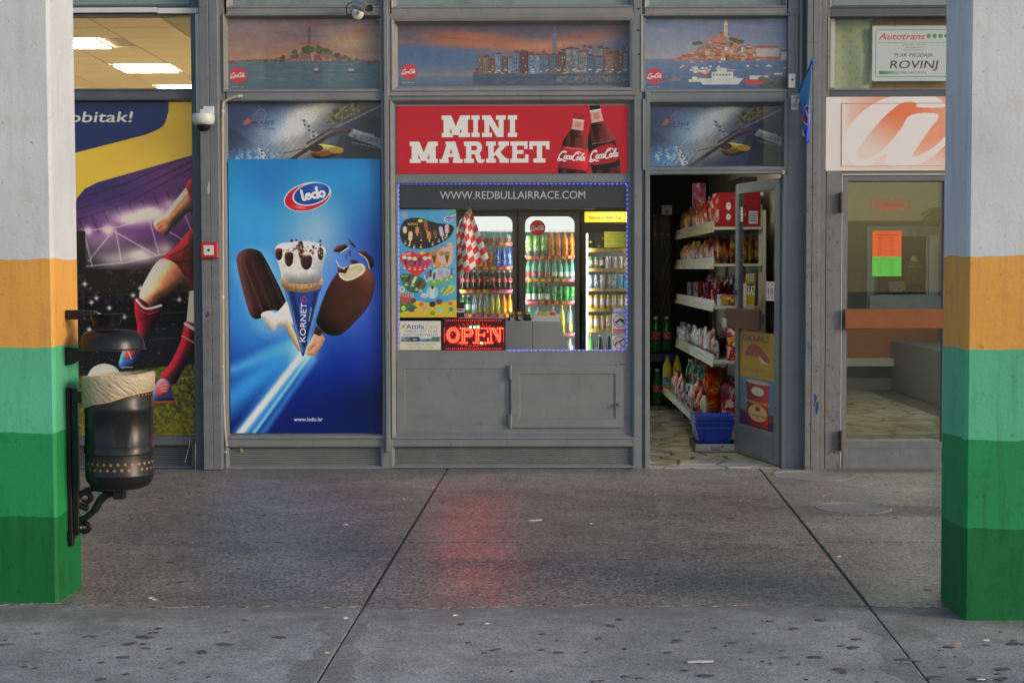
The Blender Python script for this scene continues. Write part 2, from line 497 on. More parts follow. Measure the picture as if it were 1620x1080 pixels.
def disc_logo(cv, cx, cy, r, a=0.95):
    cv.ell(cx, cy, r, r, (178, 44, 52), a); coke(cv, cx, cy, r * 1.7, (215, 195, 195), 0, 0.05)
def town(cv, x0, x1, base, prof, seed, wall, roof, n, bh=(5, 9), light=1.0):
    """houses of an old town stacked up a hill: prof(x) gives the skyline"""
    rg = random.Random(seed)
    rows = []
    for _ in range(n):
        x = rg.uniform(x0, x1); top = prof(x)
        y = base - (base - top) * rg.random() ** 1.3
        rows.append((y, x))
    rows.sort()
    for y, x in rows:
        w_, h = rg.uniform(5, 11), rg.uniform(*bh)
        q1, q2 = rg.uniform(.72, 1.1) * light, rg.uniform(.75, 1.15) * light; wc = [c * q1 for c in rg.choice(wall)]; rcx = [c * q2 for c in rg.choice(roof)]
        b = min(y + h, base)
        cv.rect(x - w_ / 2, y, x + w_ / 2, b, wc)
        cv.poly([(x - w_ / 2 - .6, y), (x + w_ / 2 + .6, y), (x + w_ / 4, y - 2.4), (x - w_ / 4, y - 2.4)], rcx)
        for k in range(int(w_ / 2.6)):
            for j in range(int((b - y) / 3)):
                if rg.random() < .7: cv.rect(x - w_ / 2 + 1 + k * 2.6, y + 1.2 + j * 3, x - w_ / 2 + 1.9 + k * 2.6, y + 2.6 + j * 3, [c * .45 for c in wc])
        cv.rect(x + w_ / 2 - .8, y, x + w_ / 2, b, [c * .6 for c in wc], .6)

def art_panorama_dusk_island():
    c = Cv(356, 27, 604, 143, 3)
    c.vgrad([(27, (108, 96, 104)), (60, (122, 96, 92)), (85, (146, 112, 90)), (97, (150, 110, 84)), (143, (84, 96, 106))])
    n = c.noise((70, 8), 3); c.mix(np.clip((n - .5) * 4, 0, 1) * (c.Y < 90) * .75, (150, 92, 72))
    n = c.noise((50, 6), 8); c.mix(np.clip((n - .55) * 5, 0, 1) * (c.Y < 80) * .6, (84, 84, 104))
    c.glow(560, 66, 40, 10, (176, 140, 92), .7)
    prof = lambda x: 97 - 24 * math.exp(-((x - 500) / 52) ** 2) - 5 * math.exp(-((x - 400) / 60) ** 2)
    c.mix((c.Y > 97) * 1.0, (62, 82, 96))
    n = c.noise((14, 1.6), 4); c.mix((c.Y > 97) * np.clip((n - .4) * 2, 0, 1) * .55, (100, 112, 116)); c.mix((c.Y > 128) * np.clip((n - .3) * 2, 0, 1) * .4, (44, 64, 84))
    town(c, 356, 598, 97, lambda x: prof(x) + 5, 5, [(132, 100, 84), (120, 104, 92), (112, 92, 84)], [(128, 76, 58), (110, 66, 54)], 150, (4, 6))
    for i in range(46):
        x = random.gauss(500, 34); c.ell(x, prof(x) + random.uniform(1, 10), random.uniform(2, 5), random.uniform(2, 3.6), random.choice([(58, 66, 38), (48, 56, 36), (76, 78, 44)]))
    c.rect(476, 66, 506, 72, (132, 84, 66)); c.rect(487, 50, 492, 70, (92, 72, 72)); c.poly([(486.6, 51), (492.4, 51), (489.6, 38)], (84, 66, 70))
    for x, y, s_ in ((501, 112, 7), (556, 113, 10)):
        c.poly([(x - s_, y), (x + s_, y), (x + s_ * .8, y + 3.5), (x - s_ * .8, y + 3.5)], (70, 60, 60)); c.rect(x - s_ * .5, y - 4, x + s_ * .4, y, (150, 150, 150))
    c.mix(.16, (128, 124, 126)); c.grain(.08, 1.3)
    disc_logo(c, 376, 119, 13); c.text('enjoy the feeling', 366, 138, 2, (170, 176, 180))
    return c
def art_panorama_quay():
    c = Cv(626, 36, 995, 136, 3)
    c.vgrad([(36, (66, 52, 66)), (60, (66, 76, 102)), (100, (70, 90, 120)), (119, (112, 106, 110)), (121, (88, 98, 116)), (136, (64, 82, 110))])
    up = c.Y < 118
    t = c.Y - (44 + (c.X - 630) * 0.12)
    n = c.noise((90, 12), 2); A = np.clip((n - .32) * 3.4, 0, 1) * np.exp(-((t - 12) / 13) ** 2) * np.clip((112 - c.Y) / 20, 0, 1)
    c.mix(A * .95, (176, 92, 46))
    n = c.noise((70, 9), 9); c.mix(np.clip((n - .45) * 4, 0, 1) * np.clip((70 - c.Y) / 18, 0, 1) * .7, (84, 50, 52))
    c.glow(760, 60, 90, 10, (166, 82, 46), .8, .12); c.glow(870, 72, 90, 9, (182, 112, 70), .85, -.10); c.glow(930, 56, 60, 8, (146, 70, 50), .6)
    c.glow(700, 86, 110, 16, (58, 84, 130), .6)
    prof = lambda x: 118 - np.interp(x, [748, 765, 800, 840, 880, 930, 1000], [2, 16, 26, 38, 46, 46, 44])
    town(c, 752, 998, 117, prof, 11, [(96, 112, 132), (124, 130, 138), (132, 98, 84), (146, 112, 72), (108, 116, 124), (140, 84, 66)], [(112, 50, 42), (92, 46, 42), (134, 60, 44)], 190, (9, 22), .92)
    rq = random.Random(31); x = 757
    c.rect(874, 52, 881, 88, (100, 92, 104))
    while x < 990:
        w_ = rq.uniform(7, 17); y0 = 96 - 12 * min(1, (x - 757) / 60) + rq.uniform(-7, 8); col = rq.choice([(92, 112, 134), (112, 118, 128), (96, 76, 74), (120, 64, 58), (132, 132, 136), (84, 104, 130), (130, 104, 84), (104, 110, 120)])
        q = rq.uniform(.7, 1.08); col = [k_ * q for k_ in col]
        c.rect(x, y0, x + w_, 116, col); c.rect(x + w_ * .8, y0, x + w_, 116, [k_ * .7 for k_ in col], .7); c.poly([(x - .6, y0), (x + w_ + .6, y0), (x + w_ - 2.5, y0 - rq.uniform(2, 4)), (x + 2, y0 - 3)], [rq.uniform(70, 120), rq.uniform(40, 56), rq.uniform(36, 46)])
        for i in range(int(w_ / 3.4)):
            for j in range(int((114 - y0) / 6)):
                if rq.random() < .8: c.rect(x + 1.4 + i * 3.4, y0 + 2.5 + j * 6, x + 2.6 + i * 3.4, y0 + 5.4 + j * 6, (46, 52, 66) if rq.random() < .88 else (196, 150, 84))
        x += w_
    c.rect(874, 52, 881, 72, (100, 92, 104)); c.poly([(873, 53), (882, 53), (877.6, 37)], (72, 74, 92))
    for i in range(60): c.ell(random.uniform(770, 995), random.uniform(110, 117), random.uniform(1, 3), .9, random.choice([(190, 180, 160), (200, 150, 90), (60, 60, 70)]))
    n = c.noise((9, 1.5), 5); A = (c.Y > 117) * (c.X > 748); c.mix(A * 0.9, (44, 60, 84)); c.mix(A * np.clip((n - .45) * 3, 0, 1) * .5, (116, 92, 84))
    n = c.noise(2.2, 6); c.mix(((c.Y > 121) & (c.Y < 131) & (c.X > 880)) * np.clip((n - .4) * 4, 0, 1) * .8, (118, 106, 92))
    c.mix(.10, (110, 112, 122)); c.grain(.08, 1.3)
    disc_logo(c, 647, 113, 12.5); c.text('enjoy the feeling', 636, 131, 2, (170, 176, 180))
    return c
def art_panorama_harbour():
    c = Cv(1018, 26, 1260, 142, 3)
    c.vgrad([(26, (74, 92, 128)), (60, (108, 116, 138)), (92, (138, 136, 146)), (94, (74, 100, 138)), (142, (50, 72, 106))])
    n = c.noise((60, 9), 12); c.mix(np.clip((n - .5) * 4, 0, 1) * (c.Y < 50) * .5, (142, 134, 140))
    n = c.noise((12, 1.8), 3); c.mix((c.Y > 94) * np.clip((n - .5) * 3, 0, 1) * .5, (98, 118, 146))
    prof = lambda x: 95 - 33 * math.exp(-((x - 1150) / 34) ** 2) - np.interp(x, [1055, 1075, 1110, 1180, 1260], [0, 10, 18, 18, 14])
    town(c, 1060, 1258, 96, lambda x: prof(x) + 6, 21, [(168, 140, 116), (176, 152, 130), (180, 168, 156), (172, 124, 66), (164, 88, 60)], [(158, 82, 58), (146, 74, 52), (170, 96, 70)], 210, (4, 9))
    for x, y in ((1100, 69), (1106, 68), (1163, 64), (1172, 66), (1158, 62)): c.ell(x, y, 5, 3, (62, 70, 44))
    c.poly([(1118, 66), (1122, 59), (1148, 57), (1150, 66)], (172, 104, 76)); c.rect(1145, 38, 1151, 58, (176, 156, 146)); c.poly([(1144.5, 40), (1151.5, 40), (1148, 30)], (190, 178, 172))
    c.rect(1196, 76, 1232, 90, (178, 158, 148)); c.rect(1195, 73, 1233, 77, (160, 78, 58)); c.rect(1236, 82, 1258, 96, (182, 176, 172)); c.rect(1235, 79, 1259, 83, (150, 76, 58))
    rg = random.Random(4)
    for i in range(34):
        y = rg.uniform(97, 126); x = rg.uniform(1062, 1256); s_ = 3 + (y - 96) * .28
        c.poly([(x - s_, y), (x + s_, y), (x + s_ * .8, y + s_ * .35), (x - s_ * .8, y + s_ * .35)], rg.choice([(196, 194, 190), (150, 140, 130), (110, 96, 86), (188, 180, 176), (150, 66, 54)]))
        c.rect(x - s_ * .4, y - s_ * .4, x + s_ * .3, y, rg.choice([(206, 204, 200), (120, 96, 80), (170, 166, 162)]))
        if rg.random() < .4: c.line([(x, y), (x, y - s_ * 2)], .5, (120, 118, 116))
    c.poly([(1104, 124), (1176, 124), (1168, 134), (1112, 134)], (186, 186, 184)); c.rect(1126, 114, 1160, 124, (196, 196, 194)); c.rect(1134, 108, 1150, 114, (180, 180, 178))
    for i in range(6): c.rect(1128 + i * 5, 117, 1131 + i * 5, 120, (80, 86, 96))
    c.poly([(1176, 126), (1222, 126), (1218, 134), (1180, 134)], (168, 58, 46)); c.rect(1186, 120, 1216, 126, (190, 182, 176))
    for i in range(40): c.ell(rg.uniform(1206, 1260), rg.uniform(124, 142), rg.uniform(3, 7), rg.uniform(2, 5), rg.choice([(66, 70, 46), (86, 84, 56), (52, 58, 42)]))
    for x in (1024, 1033): c.line([(x, 98), (x, 76)], .6, (110, 96, 92))
    c.mix(.20, (128, 128, 136)); c.grain(.07, 1.3)
    disc_logo(c, 1036, 120, 13, .9); c.text('enjoy the feeling', 1024, 138, 2, (180, 186, 190))
    return c
def art_airrace(x0, y0, x1, y1):
    c = Cv(1027, 167, 1239, 262, 3.2, (34, 44, 76))
    k = c.k
    c.mix(np.clip((c.X - 1175) / 40, 0, 1), (46, 42, 54)); c.mix(np.clip((c.X - 1200) / 30, 0, 1) * (c.Y > 190), (22, 22, 38))
    c.poly([(1027, 170), (1070, 167), (1090, 262), (1027, 262)], (42, 52, 96), .8); c.poly([(1027, 200), (1075, 232), (1027, 250)], (28, 32, 66), .9)
    c.glow(1110, 205, 48, 26, (222, 226, 232), 1.0, -.5); c.glow(1124, 196, 20, 12, (246, 246, 246), .9, -.5); c.glow(1150, 178, 34, 16, (206, 200, 184), .9, -.5); c.glow(1128, 232, 46, 20, (176, 168, 150), .8, -.4)
    c.glow(1085, 195, 22, 22, (96, 130, 176), .6); c.glow(1195, 180, 40, 8, (120, 108, 104), .8, -.35)
    c.glow(1050, 250, 40, 20, (70, 130, 180), .9, -.3); n = c.noise(4, 3); c.mix(np.exp(-((c.X - 1060) / 32) ** 2 - ((c.Y - 247) / 12) ** 2) * np.clip((n - .5) * 6, 0, 1), (190, 206, 220))
    [c.line([(1046 + q * 9, 262), (1132 + q * 5, 176)], 1.6, (210, 216, 224), .28, 2) for q in range(6)]; c.poly([(1163, 198), (1172, 178), (1196, 169), (1214, 171), (1206, 184), (1180, 194)], (88, 82, 56)); n = c.noise(2.5, 8)
    sl = (np.abs((c.X - 1188) * .5 + (c.Y - 182)) < 9) & (np.abs(c.X - 1187) < 22); c.mix(sl * np.clip((n - .45) * 5, 0, 1), (134, 116, 88)); c.mix(sl * np.clip((.42 - n) * 6, 0, 1), (48, 54, 36))
    c.line([(1150, 215), (1240, 172)], 2.5, (150, 138, 128), .7, 2); c.line([(1130, 238), (1185, 195)], 2, (110, 96, 84), .7, 2)
    c.poly([(1128, 191), (1133, 191), (1152, 214), (1145, 222)], (170, 172, 176)); c.poly([(1068, 230), (1074, 232), (1090, 258), (1080, 262)], (190, 196, 206))
    for i in range(7):
        for j in range(2):
            x, y = 1129 + i * 3 + j * 2.4, 193 + i * 3.8 + (j - .5) * -2 + ((i + j) % 2) * 0
            if (i + j) % 2: c.rect(x, y, x + 2.6, y + 2.6, (36, 40, 60))
            if i < 6 and (i + j) % 2: c.rect(1070 + i * 2.6 + j * 2.4, 233 + i * 4.6, 1072.6 + i * 2.6 + j * 2.4, 236 + i * 4.6, (44, 50, 80))
    c.line([(1092, 262), (1128, 238), (1165, 215), (1194, 205)], 5, (62, 46, 44)); c.line([(1136, 225), (1168, 205), (1192, 206)], 3, (84, 58, 58)); c.poly([(1183, 214), (1190, 213), (1182, 232), (1176, 228)], (50, 48, 56))
    c.puff(sm([(1138, 236), (1150, 226), (1172, 228), (1188, 234), (1176, 242), (1152, 246)], 5), (140, 104, 34), 7, (-.2, -.9), .9, .15); c.ell(1176, 234, 10, 4.5, (158, 124, 40), 1, .1); c.ell(1148, 231, 10, 5, (56, 46, 48)); c.poly([(1152, 236), (1166, 234), (1168, 240), (1154, 243)], (120, 70, 40))
    c.grain(.12, 1.4); c.line([(1104, 238), (1150, 228)], 1, (60, 50, 46)); c.line([(1156, 246), (1160, 258)], 1.2, (60, 54, 50)); c.poly([(1178, 240), (1184, 240), (1196, 258), (1186, 256)], (54, 50, 58))
    c.poly([(1192, 205), (1239, 222), (1239, 262), (1180, 262)], (20, 22, 36), .5); c.poly([(1200, 204), (1239, 219), (1239, 232), (1192, 214)], (150, 148, 150), .75)
    r_ = .22
    c.text('RED BULL AIR RACE', 1200, 209.5, 3.4, (198, 198, 200), rot=r_, w=29, bold=.01); c.text('ROVINJ', 1230.5, 216.2, 3.2, (30, 30, 40), rot=r_, w=8.4); c.text('30.-31.5.2015.', 1199, 217, 4.8, (36, 36, 46), rot=r_, w=36, bold=.015); c.text('air race tickets on sale  eventim.hr', 1198, 224, 2.2, (170, 170, 176), rot=r_, w=40)
    c.line(sm([(1062, 187), (1072, 177), (1080, 182), (1078, 190)], 4, False), .6, (130, 140, 160)); c.poly([(1048, 196), (1056, 188), (1060, 194), (1052, 199)], (150, 90, 60)); c.line([(1046, 198), (1056, 199), (1066, 196)], 1, (120, 60, 56)); c.line([(1049, 200.5), (1082, 200.5)], .7, (40, 44, 60))
    c.text('Red Bull', 1060, 190.5, 3, (138, 44, 60), w=17, bold=.02); c.text('AIR RACE', 1058, 198.5, 5.4, (34, 36, 52), shear=.25, w=32, bold=.02); c.text('ROVINJ', 1076, 205.4, 3, (44, 48, 64), w=15)
    return c
def art_icecream():
    c = Cv(361, 250, 605, 687, 2.6)
    c.vgrad([(250, (30, 112, 170)), (330, (40, 134, 190)), (420, (46, 122, 196)), (500, (22, 74, 170)), (570, (6, 40, 140)), (640, (4, 26, 108)), (687, (4, 22, 92))])
    c.glow(590, 430, 60, 110, (20, 44, 130), .85); c.glow(420, 300, 40, 40, (28, 86, 160), .5); c.glow(400, 340, 60, 50, (56, 148, 200), .5); c.glow(500, 370, 46, 60, (140, 170, 190), .85)
    c.glow(545, 285, 70, 20, (36, 130, 186), .6); c.glow(395, 500, 60, 80, (60, 160, 216), .55); c.glow(590, 640, 80, 50, (6, 16, 60), .8); c.glow(550, 560, 60, 60, (4, 30, 130), .6)
    c.glow(478, 470, 80, 80, (120, 180, 220), .5)
    for (a, b, wd, col, al, so) in (((340, 650), (470, 545), 40, (50, 150, 220), .8, 30), ((330, 600), (470, 540), 16, (80, 170, 225), .7, 14), ((372, 700), (484, 556), 26, (70, 150, 220), .8, 16), ((374, 690), (480, 558), 11, (205, 212, 225), .95, 6),
                                    ((396, 690), (490, 562), 5, (120, 190, 230), .9, 4), ((410, 690), (496, 570), 8, (60, 140, 216), .7, 8)):
        c.line([a, b], wd, col, al, so)
    c.glow(478, 556, 22, 22, (190, 215, 235), .7)
    # logo oval
    c.ell(488, 310, 39, 22, (188, 190, 196), 1, -.25); c.ell(488, 310.5, 37, 20.5, (176, 26, 44), 1, -.25); c.ell(494, 306, 31, 17.5, (190, 194, 200), 1, -.25); c.ell(494.5, 305.5, 29, 15.8, (24, 62, 140), 1, -.25)
    c.glow(505, 294, 14, 6, (80, 120, 190), .5, -.25); c.glow(476, 327, 10, 2.5, (220, 140, 130), .8, .15)
    r_ = -.16
    def L(p, wd=4.2): c.line([(494 + x * math.cos(r_) - y * math.sin(r_), 306 + x * math.sin(r_) + y * math.cos(r_)) for x, y in p], wd, (214, 214, 212), 1, .6)
    arc = lambda x, y, r, a0, a1: [(x + r * math.cos(rad(a0 + (a1 - a0) * i / 12)), y + r * math.sin(rad(a0 + (a1 - a0) * i / 12))) for i in range(13)]
    L([(-15, -8), (-14, 6), (-11, 7)]); L([(-9, 2), (-1, 1.5)] + arc(-5, 2.5, 4.2, -10, -320), 3.6); L(arc(5.5, 2.5, 4.2, 0, 360), 3.8); L([(9.6, -9), (10, 7)]); L(arc(17, 2.5, 4.2, 0, 360), 3.8)
    # popsicle
    c.line([(402, 425), (430, 500)], 66, (150, 200, 230), .35, 18)
    body = sm([(373, 412), (383, 395), (402, 393), (419, 408), (455, 484), (448, 492), (428, 490), (420, 498), (400, 504), (388, 480)], 6); c.puff(body, (38, 19, 16), 16, (-.8, -.3), 1.0, .12)
    for i, (u, col) in enumerate(((378, (88, 44, 26)), (392, (64, 32, 22)), (406, (22, 12, 12)), (413, (70, 34, 22)))):
        c.line([(u + 6, 414), (u + 36, 486 + (406 - u) * .25)], 3.2, col, .8, 3)
    c.puff(sm([(411, 499), (424, 491), (436, 494), (447, 483), (454, 478), (465, 511), (449, 517), (440, 516), (428, 524)], 5), (204, 202, 200), 9, (.3, -.8), .35); c.line([(418, 502), (432, 520)], 4, (170, 170, 176), .5, 4)
    c.puff(sm([(450, 517), (459, 512), (474, 548), (474, 556), (468, 551)], 4), (184, 156, 116), 5, (.5, -.5), .3)
    # cone
    c.poly([(447, 448), (511, 448), (480, 564), (477, 564)], (26, 54, 124)); c.line([(452, 460), (477, 556)], 4, (110, 130, 170), .8, 4); c.line([(500, 462), (482, 545)], 5, (10, 16, 44), .8, 5); c.line([(507, 462), (486, 540)], 3, (110, 150, 200), .8, 3); c.line([(462, 462), (478, 540)], 5, (12, 20, 54), .7, 4)
    c.puff(sm([(446, 438), (478, 446), (509, 438), (507, 455), (480, 462), (449, 456)], 4), (182, 136, 80), 9, (.2, -.7), .5, 0, 1, .2)
    for i in range(9): c.line([(448 + i * 7, 441), (444 + i * 7, 460)], .9, (140, 96, 54), .8); 
    for i in range(3): c.line(sm([(447, 445 + i * 5), (478, 452 + i * 5), (508, 445 + i * 5)], 5, False), .9, (140, 96, 54), .8)
    c.puff(sm([(435, 396), (441, 385), (460, 382), (480, 380), (504, 384), (517, 396), (512, 420), (508, 442), (494, 448), (470, 449), (449, 444), (441, 420)], 5), (202, 198, 190), 16, (-.2, -.9), .42)
    for x, y, a, b in ((441, 402, 5, 9), (457, 410, 6, 11), (485, 415, 8, 11), (508, 402, 4, 9), (476, 395, 3.5, 13)): c.puff(sm([(x - a, y - b), (x + a, y - b), (x + a, y + b * .4), (x, y + b), (x - a, y + b * .4)], 4), (50, 27, 20), 4, (-.5, -.7), 1.0, .15)
    rg = random.Random(3)
    for i in range(20): c.ell(min(508, max(446, rg.gauss(478, 17))), rg.gauss(390, 5), rg.uniform(1, 3), rg.uniform(1, 2.2), (46, 26, 20), 1, rg.uniform(0, 3))
    for i in range(60): c.ell(min(510, max(443, rg.gauss(480, 18))), rg.gauss(393, 6), 1.2, 1.1, rg.choice([(176, 140, 112), (150, 108, 80), (196, 166, 140)]))
    c.text('KORNET', 482.5, 541, 9.5, (214, 214, 216), w=62, rot=-1.53, bold=.03); c.text('VANILIJA', 490, 509, 3, (180, 190, 210), w=24, rot=-1.42); c.ell(481, 473, 5, 5, (170, 40, 54)); c.ell(482, 473, 3.4, 3, (30, 60, 140))
    # bar
    c.glow(560, 460, 52, 66, (90, 120, 220), .5)
    bar = sm([(501, 512), (503, 498), (516, 462), (534, 432), (556, 420), (578, 420), (592, 434), (594, 456), (584, 484), (562, 510), (538, 530), (516, 528)], 6); c.puff(bar, (58, 27, 17), 26, (.5, -.7), .85, .10, 1, .06)
    c.poly(sm([(537, 432), (548, 421), (572, 416), (580, 424), (574, 434), (556, 443), (544, 442)], 5), (196, 190, 184)); c.poly(sm([(540, 432), (550, 424), (570, 419), (576, 425), (570, 432), (555, 440), (546, 439)], 5), (180, 168, 130)); c.glow(560, 430, 9, 4, (200, 190, 160), .6, -.4)
    for p in ([(532, 409), (534, 422), (546, 424), (555, 418), (548, 432), (536, 430)], [(566, 397), (580, 396), (592, 408), (594, 420), (588, 424), (582, 410), (572, 400)], [(528, 397), (534, 388), (548, 385), (552, 390), (540, 399)], [(553, 376), (562, 386), (566, 393), (556, 386)], [(554, 410), (564, 410), (570, 415), (558, 417)], [(553, 398), (557, 394), (555, 406)], [(548, 404), (551, 400), (549, 412)]): c.puff(p, (50, 26, 20), 5, (-.5, -.7), 1.0, .1)
    c.line([(540, 399), (553, 391)], 1.6, (200, 190, 180)); c.line(sm([(570, 400), (582, 410), (586, 424)], 5, False), 1.4, (200, 190, 180)); c.line([(533, 412), (537, 420), (546, 425)], 1.4, (200, 190, 180))
    c.puff(sm([(501, 523), (511, 531), (513, 540), (498, 562), (484, 561), (484, 553)], 4), (196, 148, 116), 6, (-.4, -.6), .3); c.text('KING', 488.5, 556, 5, (110, 60, 40), w=15, rot=-.75, bold=.02); c.poly([(500, 515), (512, 526), (506, 532), (496, 528)], (58, 28, 18))
    c.grain(.022, 1.6)
    c.text('www.ledo.hr', 463, 668, 6.4, (206, 208, 212), w=46, bold=.025)
    return c
def art_market():
    c = Cv(627, 167, 995, 276, 3, (172, 28, 40))
    c.glow(700, 230, 200, 60, (178, 34, 46), .6); c.mix(np.clip((c.Y - 258) / 20, 0, 1) * .3, (180, 24, 34))
    G = {'M': [[(.07, 0), (.34, 0), (.5, .5), (.66, 0), (.93, 0), (.58, .9), (.42, .9)], (.07, 0, .3, 1), (.7, 0, .93, 1), (0, .8, .4, 1), (.6, .8, 1, 1), (0, 0, .3, .2), (.7, 0, 1, .2)],
         'I': [(.22, 0, .78, 1), (0, 0, 1, .2), (0, .8, 1, 1)],
         'N': [(.1, 0, .3, 1), (.7, 0, .9, 1), (0, 0, .34, .2), (0, .8, .42, 1), (.58, 0, 1, .2), [(.08, 0), (.36, 0), (.9, 1), (.62, 1)]],
         'A': [[(.34, 0), (.58, 0), (.32, 1), (.06, 1)], [(.42, 0), (.68, 0), (.95, 1), (.66, 1)], (.25, .56, .75, .73), (0, .82, .4, 1), (.58, .82, 1, 1), (.26, 0, .68, .15)],
         'R': [(.1, 0, .36, 1), (0, .8, .48, 1), (0, 0, .6, .2), (.3, .42, .65, .6), sm([(.55, 0), (.8, .06), (.88, .3), (.78, .53), (.55, .6), (.6, .42), (.64, .3), (.6, .2)], 4), [(.5, .5), (.74, .52), (.82, .7), (.84, .85), (1, .82), (1, .94), (.86, 1.02), (.66, .98), (.58, .8)]],
         'K': [(.1, 0, .34, 1), (0, 0, .44, .2), (0, .8, .44, 1), [(.3, .6), (.62, .2), (.54, .2), (.54, 0), (1, 0), (1, .2), (.9, .2), (.62, .5), (.88, .8), (1, .8), (1, 1), (.58, 1), (.58, .86), (.42, .62), (.3, .74)]],
         'E': [(.1, 0, .36, 1), (0, 0, .95, .2), (.76, 0, .95, .36), (.3, .41, .72, .59), (0, .8, 1, 1), (.8, .62, 1, 1)],
         'T': [(0, 0, 1, .2), (0, 0, .18, .38), (.82, 0, 1, .38), (.37, 0, .63, 1), (.2, .8, .8, 1)]}
    def word(t, xs, y0, y1):
        for ch, (x0, x1) in zip(t, xs):
            for p in G[ch]:
                q = [(p[0], p[1]), (p[2], p[1]), (p[2], p[3]), (p[0], p[3])] if isinstance(p, tuple) else p
                c.poly([(x0 + .7 + (x1 - x0 - 1.4) * u, y0 + (y1 - y0) * v) for u, v in q], (206, 206, 204))
    word('MINI', [(697.5, 744), (745, 759.5), (762, 801), (803, 819)], 182.5, 217.3)
    word('MARKET', [(646.6, 692.6), (694, 732.4), (733, 767), (768, 806), (807, 837), (837, 870.5)], 224.3, 258.8)
    def btl(B, T, lab, cap):
        B, T = np.array(B, float), np.array(T, float); ax = T - B; L = np.hypot(*ax); ax /= L; pr = np.array([-ax[1], ax[0]])
        def pt(t, o): q = B + ax * t * L + pr * o; return (q[0], q[1])
        def shp(pr_, col, a=1, o=0): c.poly([pt(t, -wd + o) for t, wd in pr_] + [pt(t, wd + o) for t, wd in pr_[::-1]], col, a)
        prof = [(0, 21), (.08, 23), (.3, 23.5), (.45, 22), (.58, 19), (.68, 13), (.76, 9.5), (.9, 8.6), (.95, 8)]
        c.puff([pt(t, -wd) for t, wd in prof] + [pt(t, wd) for t, wd in prof[::-1]], (58, 18, 17), 18, (.8, -.3), .9, .12); 
        for o, al in ((-12, .5), (9, .35)): shp([(t, wd * .16) for t, wd in prof[:6]], (120, 50, 40), al, o)
        shp([(.44, 4), (.62, 3)], (130, 60, 50), .5, 2); shp([(.75, 9.5), (.9, 8.5)], (206, 170, 160), .9); shp([(.79, 5), (.88, 5)], (190, 90, 84), .6)
        shp([(.9, 9), (.925, 9)], (190, 190, 190)); shp([(.925, 8), (1.02, 8)], cap)
        c.puff([pt(t, -wd) for t, wd in ((.1, 23), (.3, 23.5), (.46, 22))] + [pt(t, wd) for t, wd in ((.46, 22), (.3, 23.5), (.1, 23))], lab, 16, (.9, 0), .35)
        return pt
    p1 = btl((905, 279), (917, 182), (172, 30, 40), (150, 22, 32))
    p2 = btl((962, 280), (941, 165), (28, 20, 22), (16, 14, 16))
    c.poly([(933, 246), (976, 230), (980, 256), (940, 262)], (168, 30, 40), 0.0)
    c.poly(sm([(931, 250), (938, 238), (955, 231), (972, 229), (979, 250), (972, 258), (950, 262), (937, 262)], 4), (160, 28, 38))
    coke(c, 906, 249, 43, (208, 204, 204), .10, .05); coke(c, 957, 246, 46, (208, 204, 204), -.10, .05)
    c.text('ORIGINAL TASTE', 894, 236, 2.2, (200, 180, 180), w=28, rot=.09); c.text('ZERO SUGAR ZERO CALORIES', 938, 230, 1.8, (180, 170, 170), w=30, rot=-.16); c.text('NEW & IMPROVED', 942, 225, 1.8, (160, 40, 46), w=22, rot=-.16)
    return c
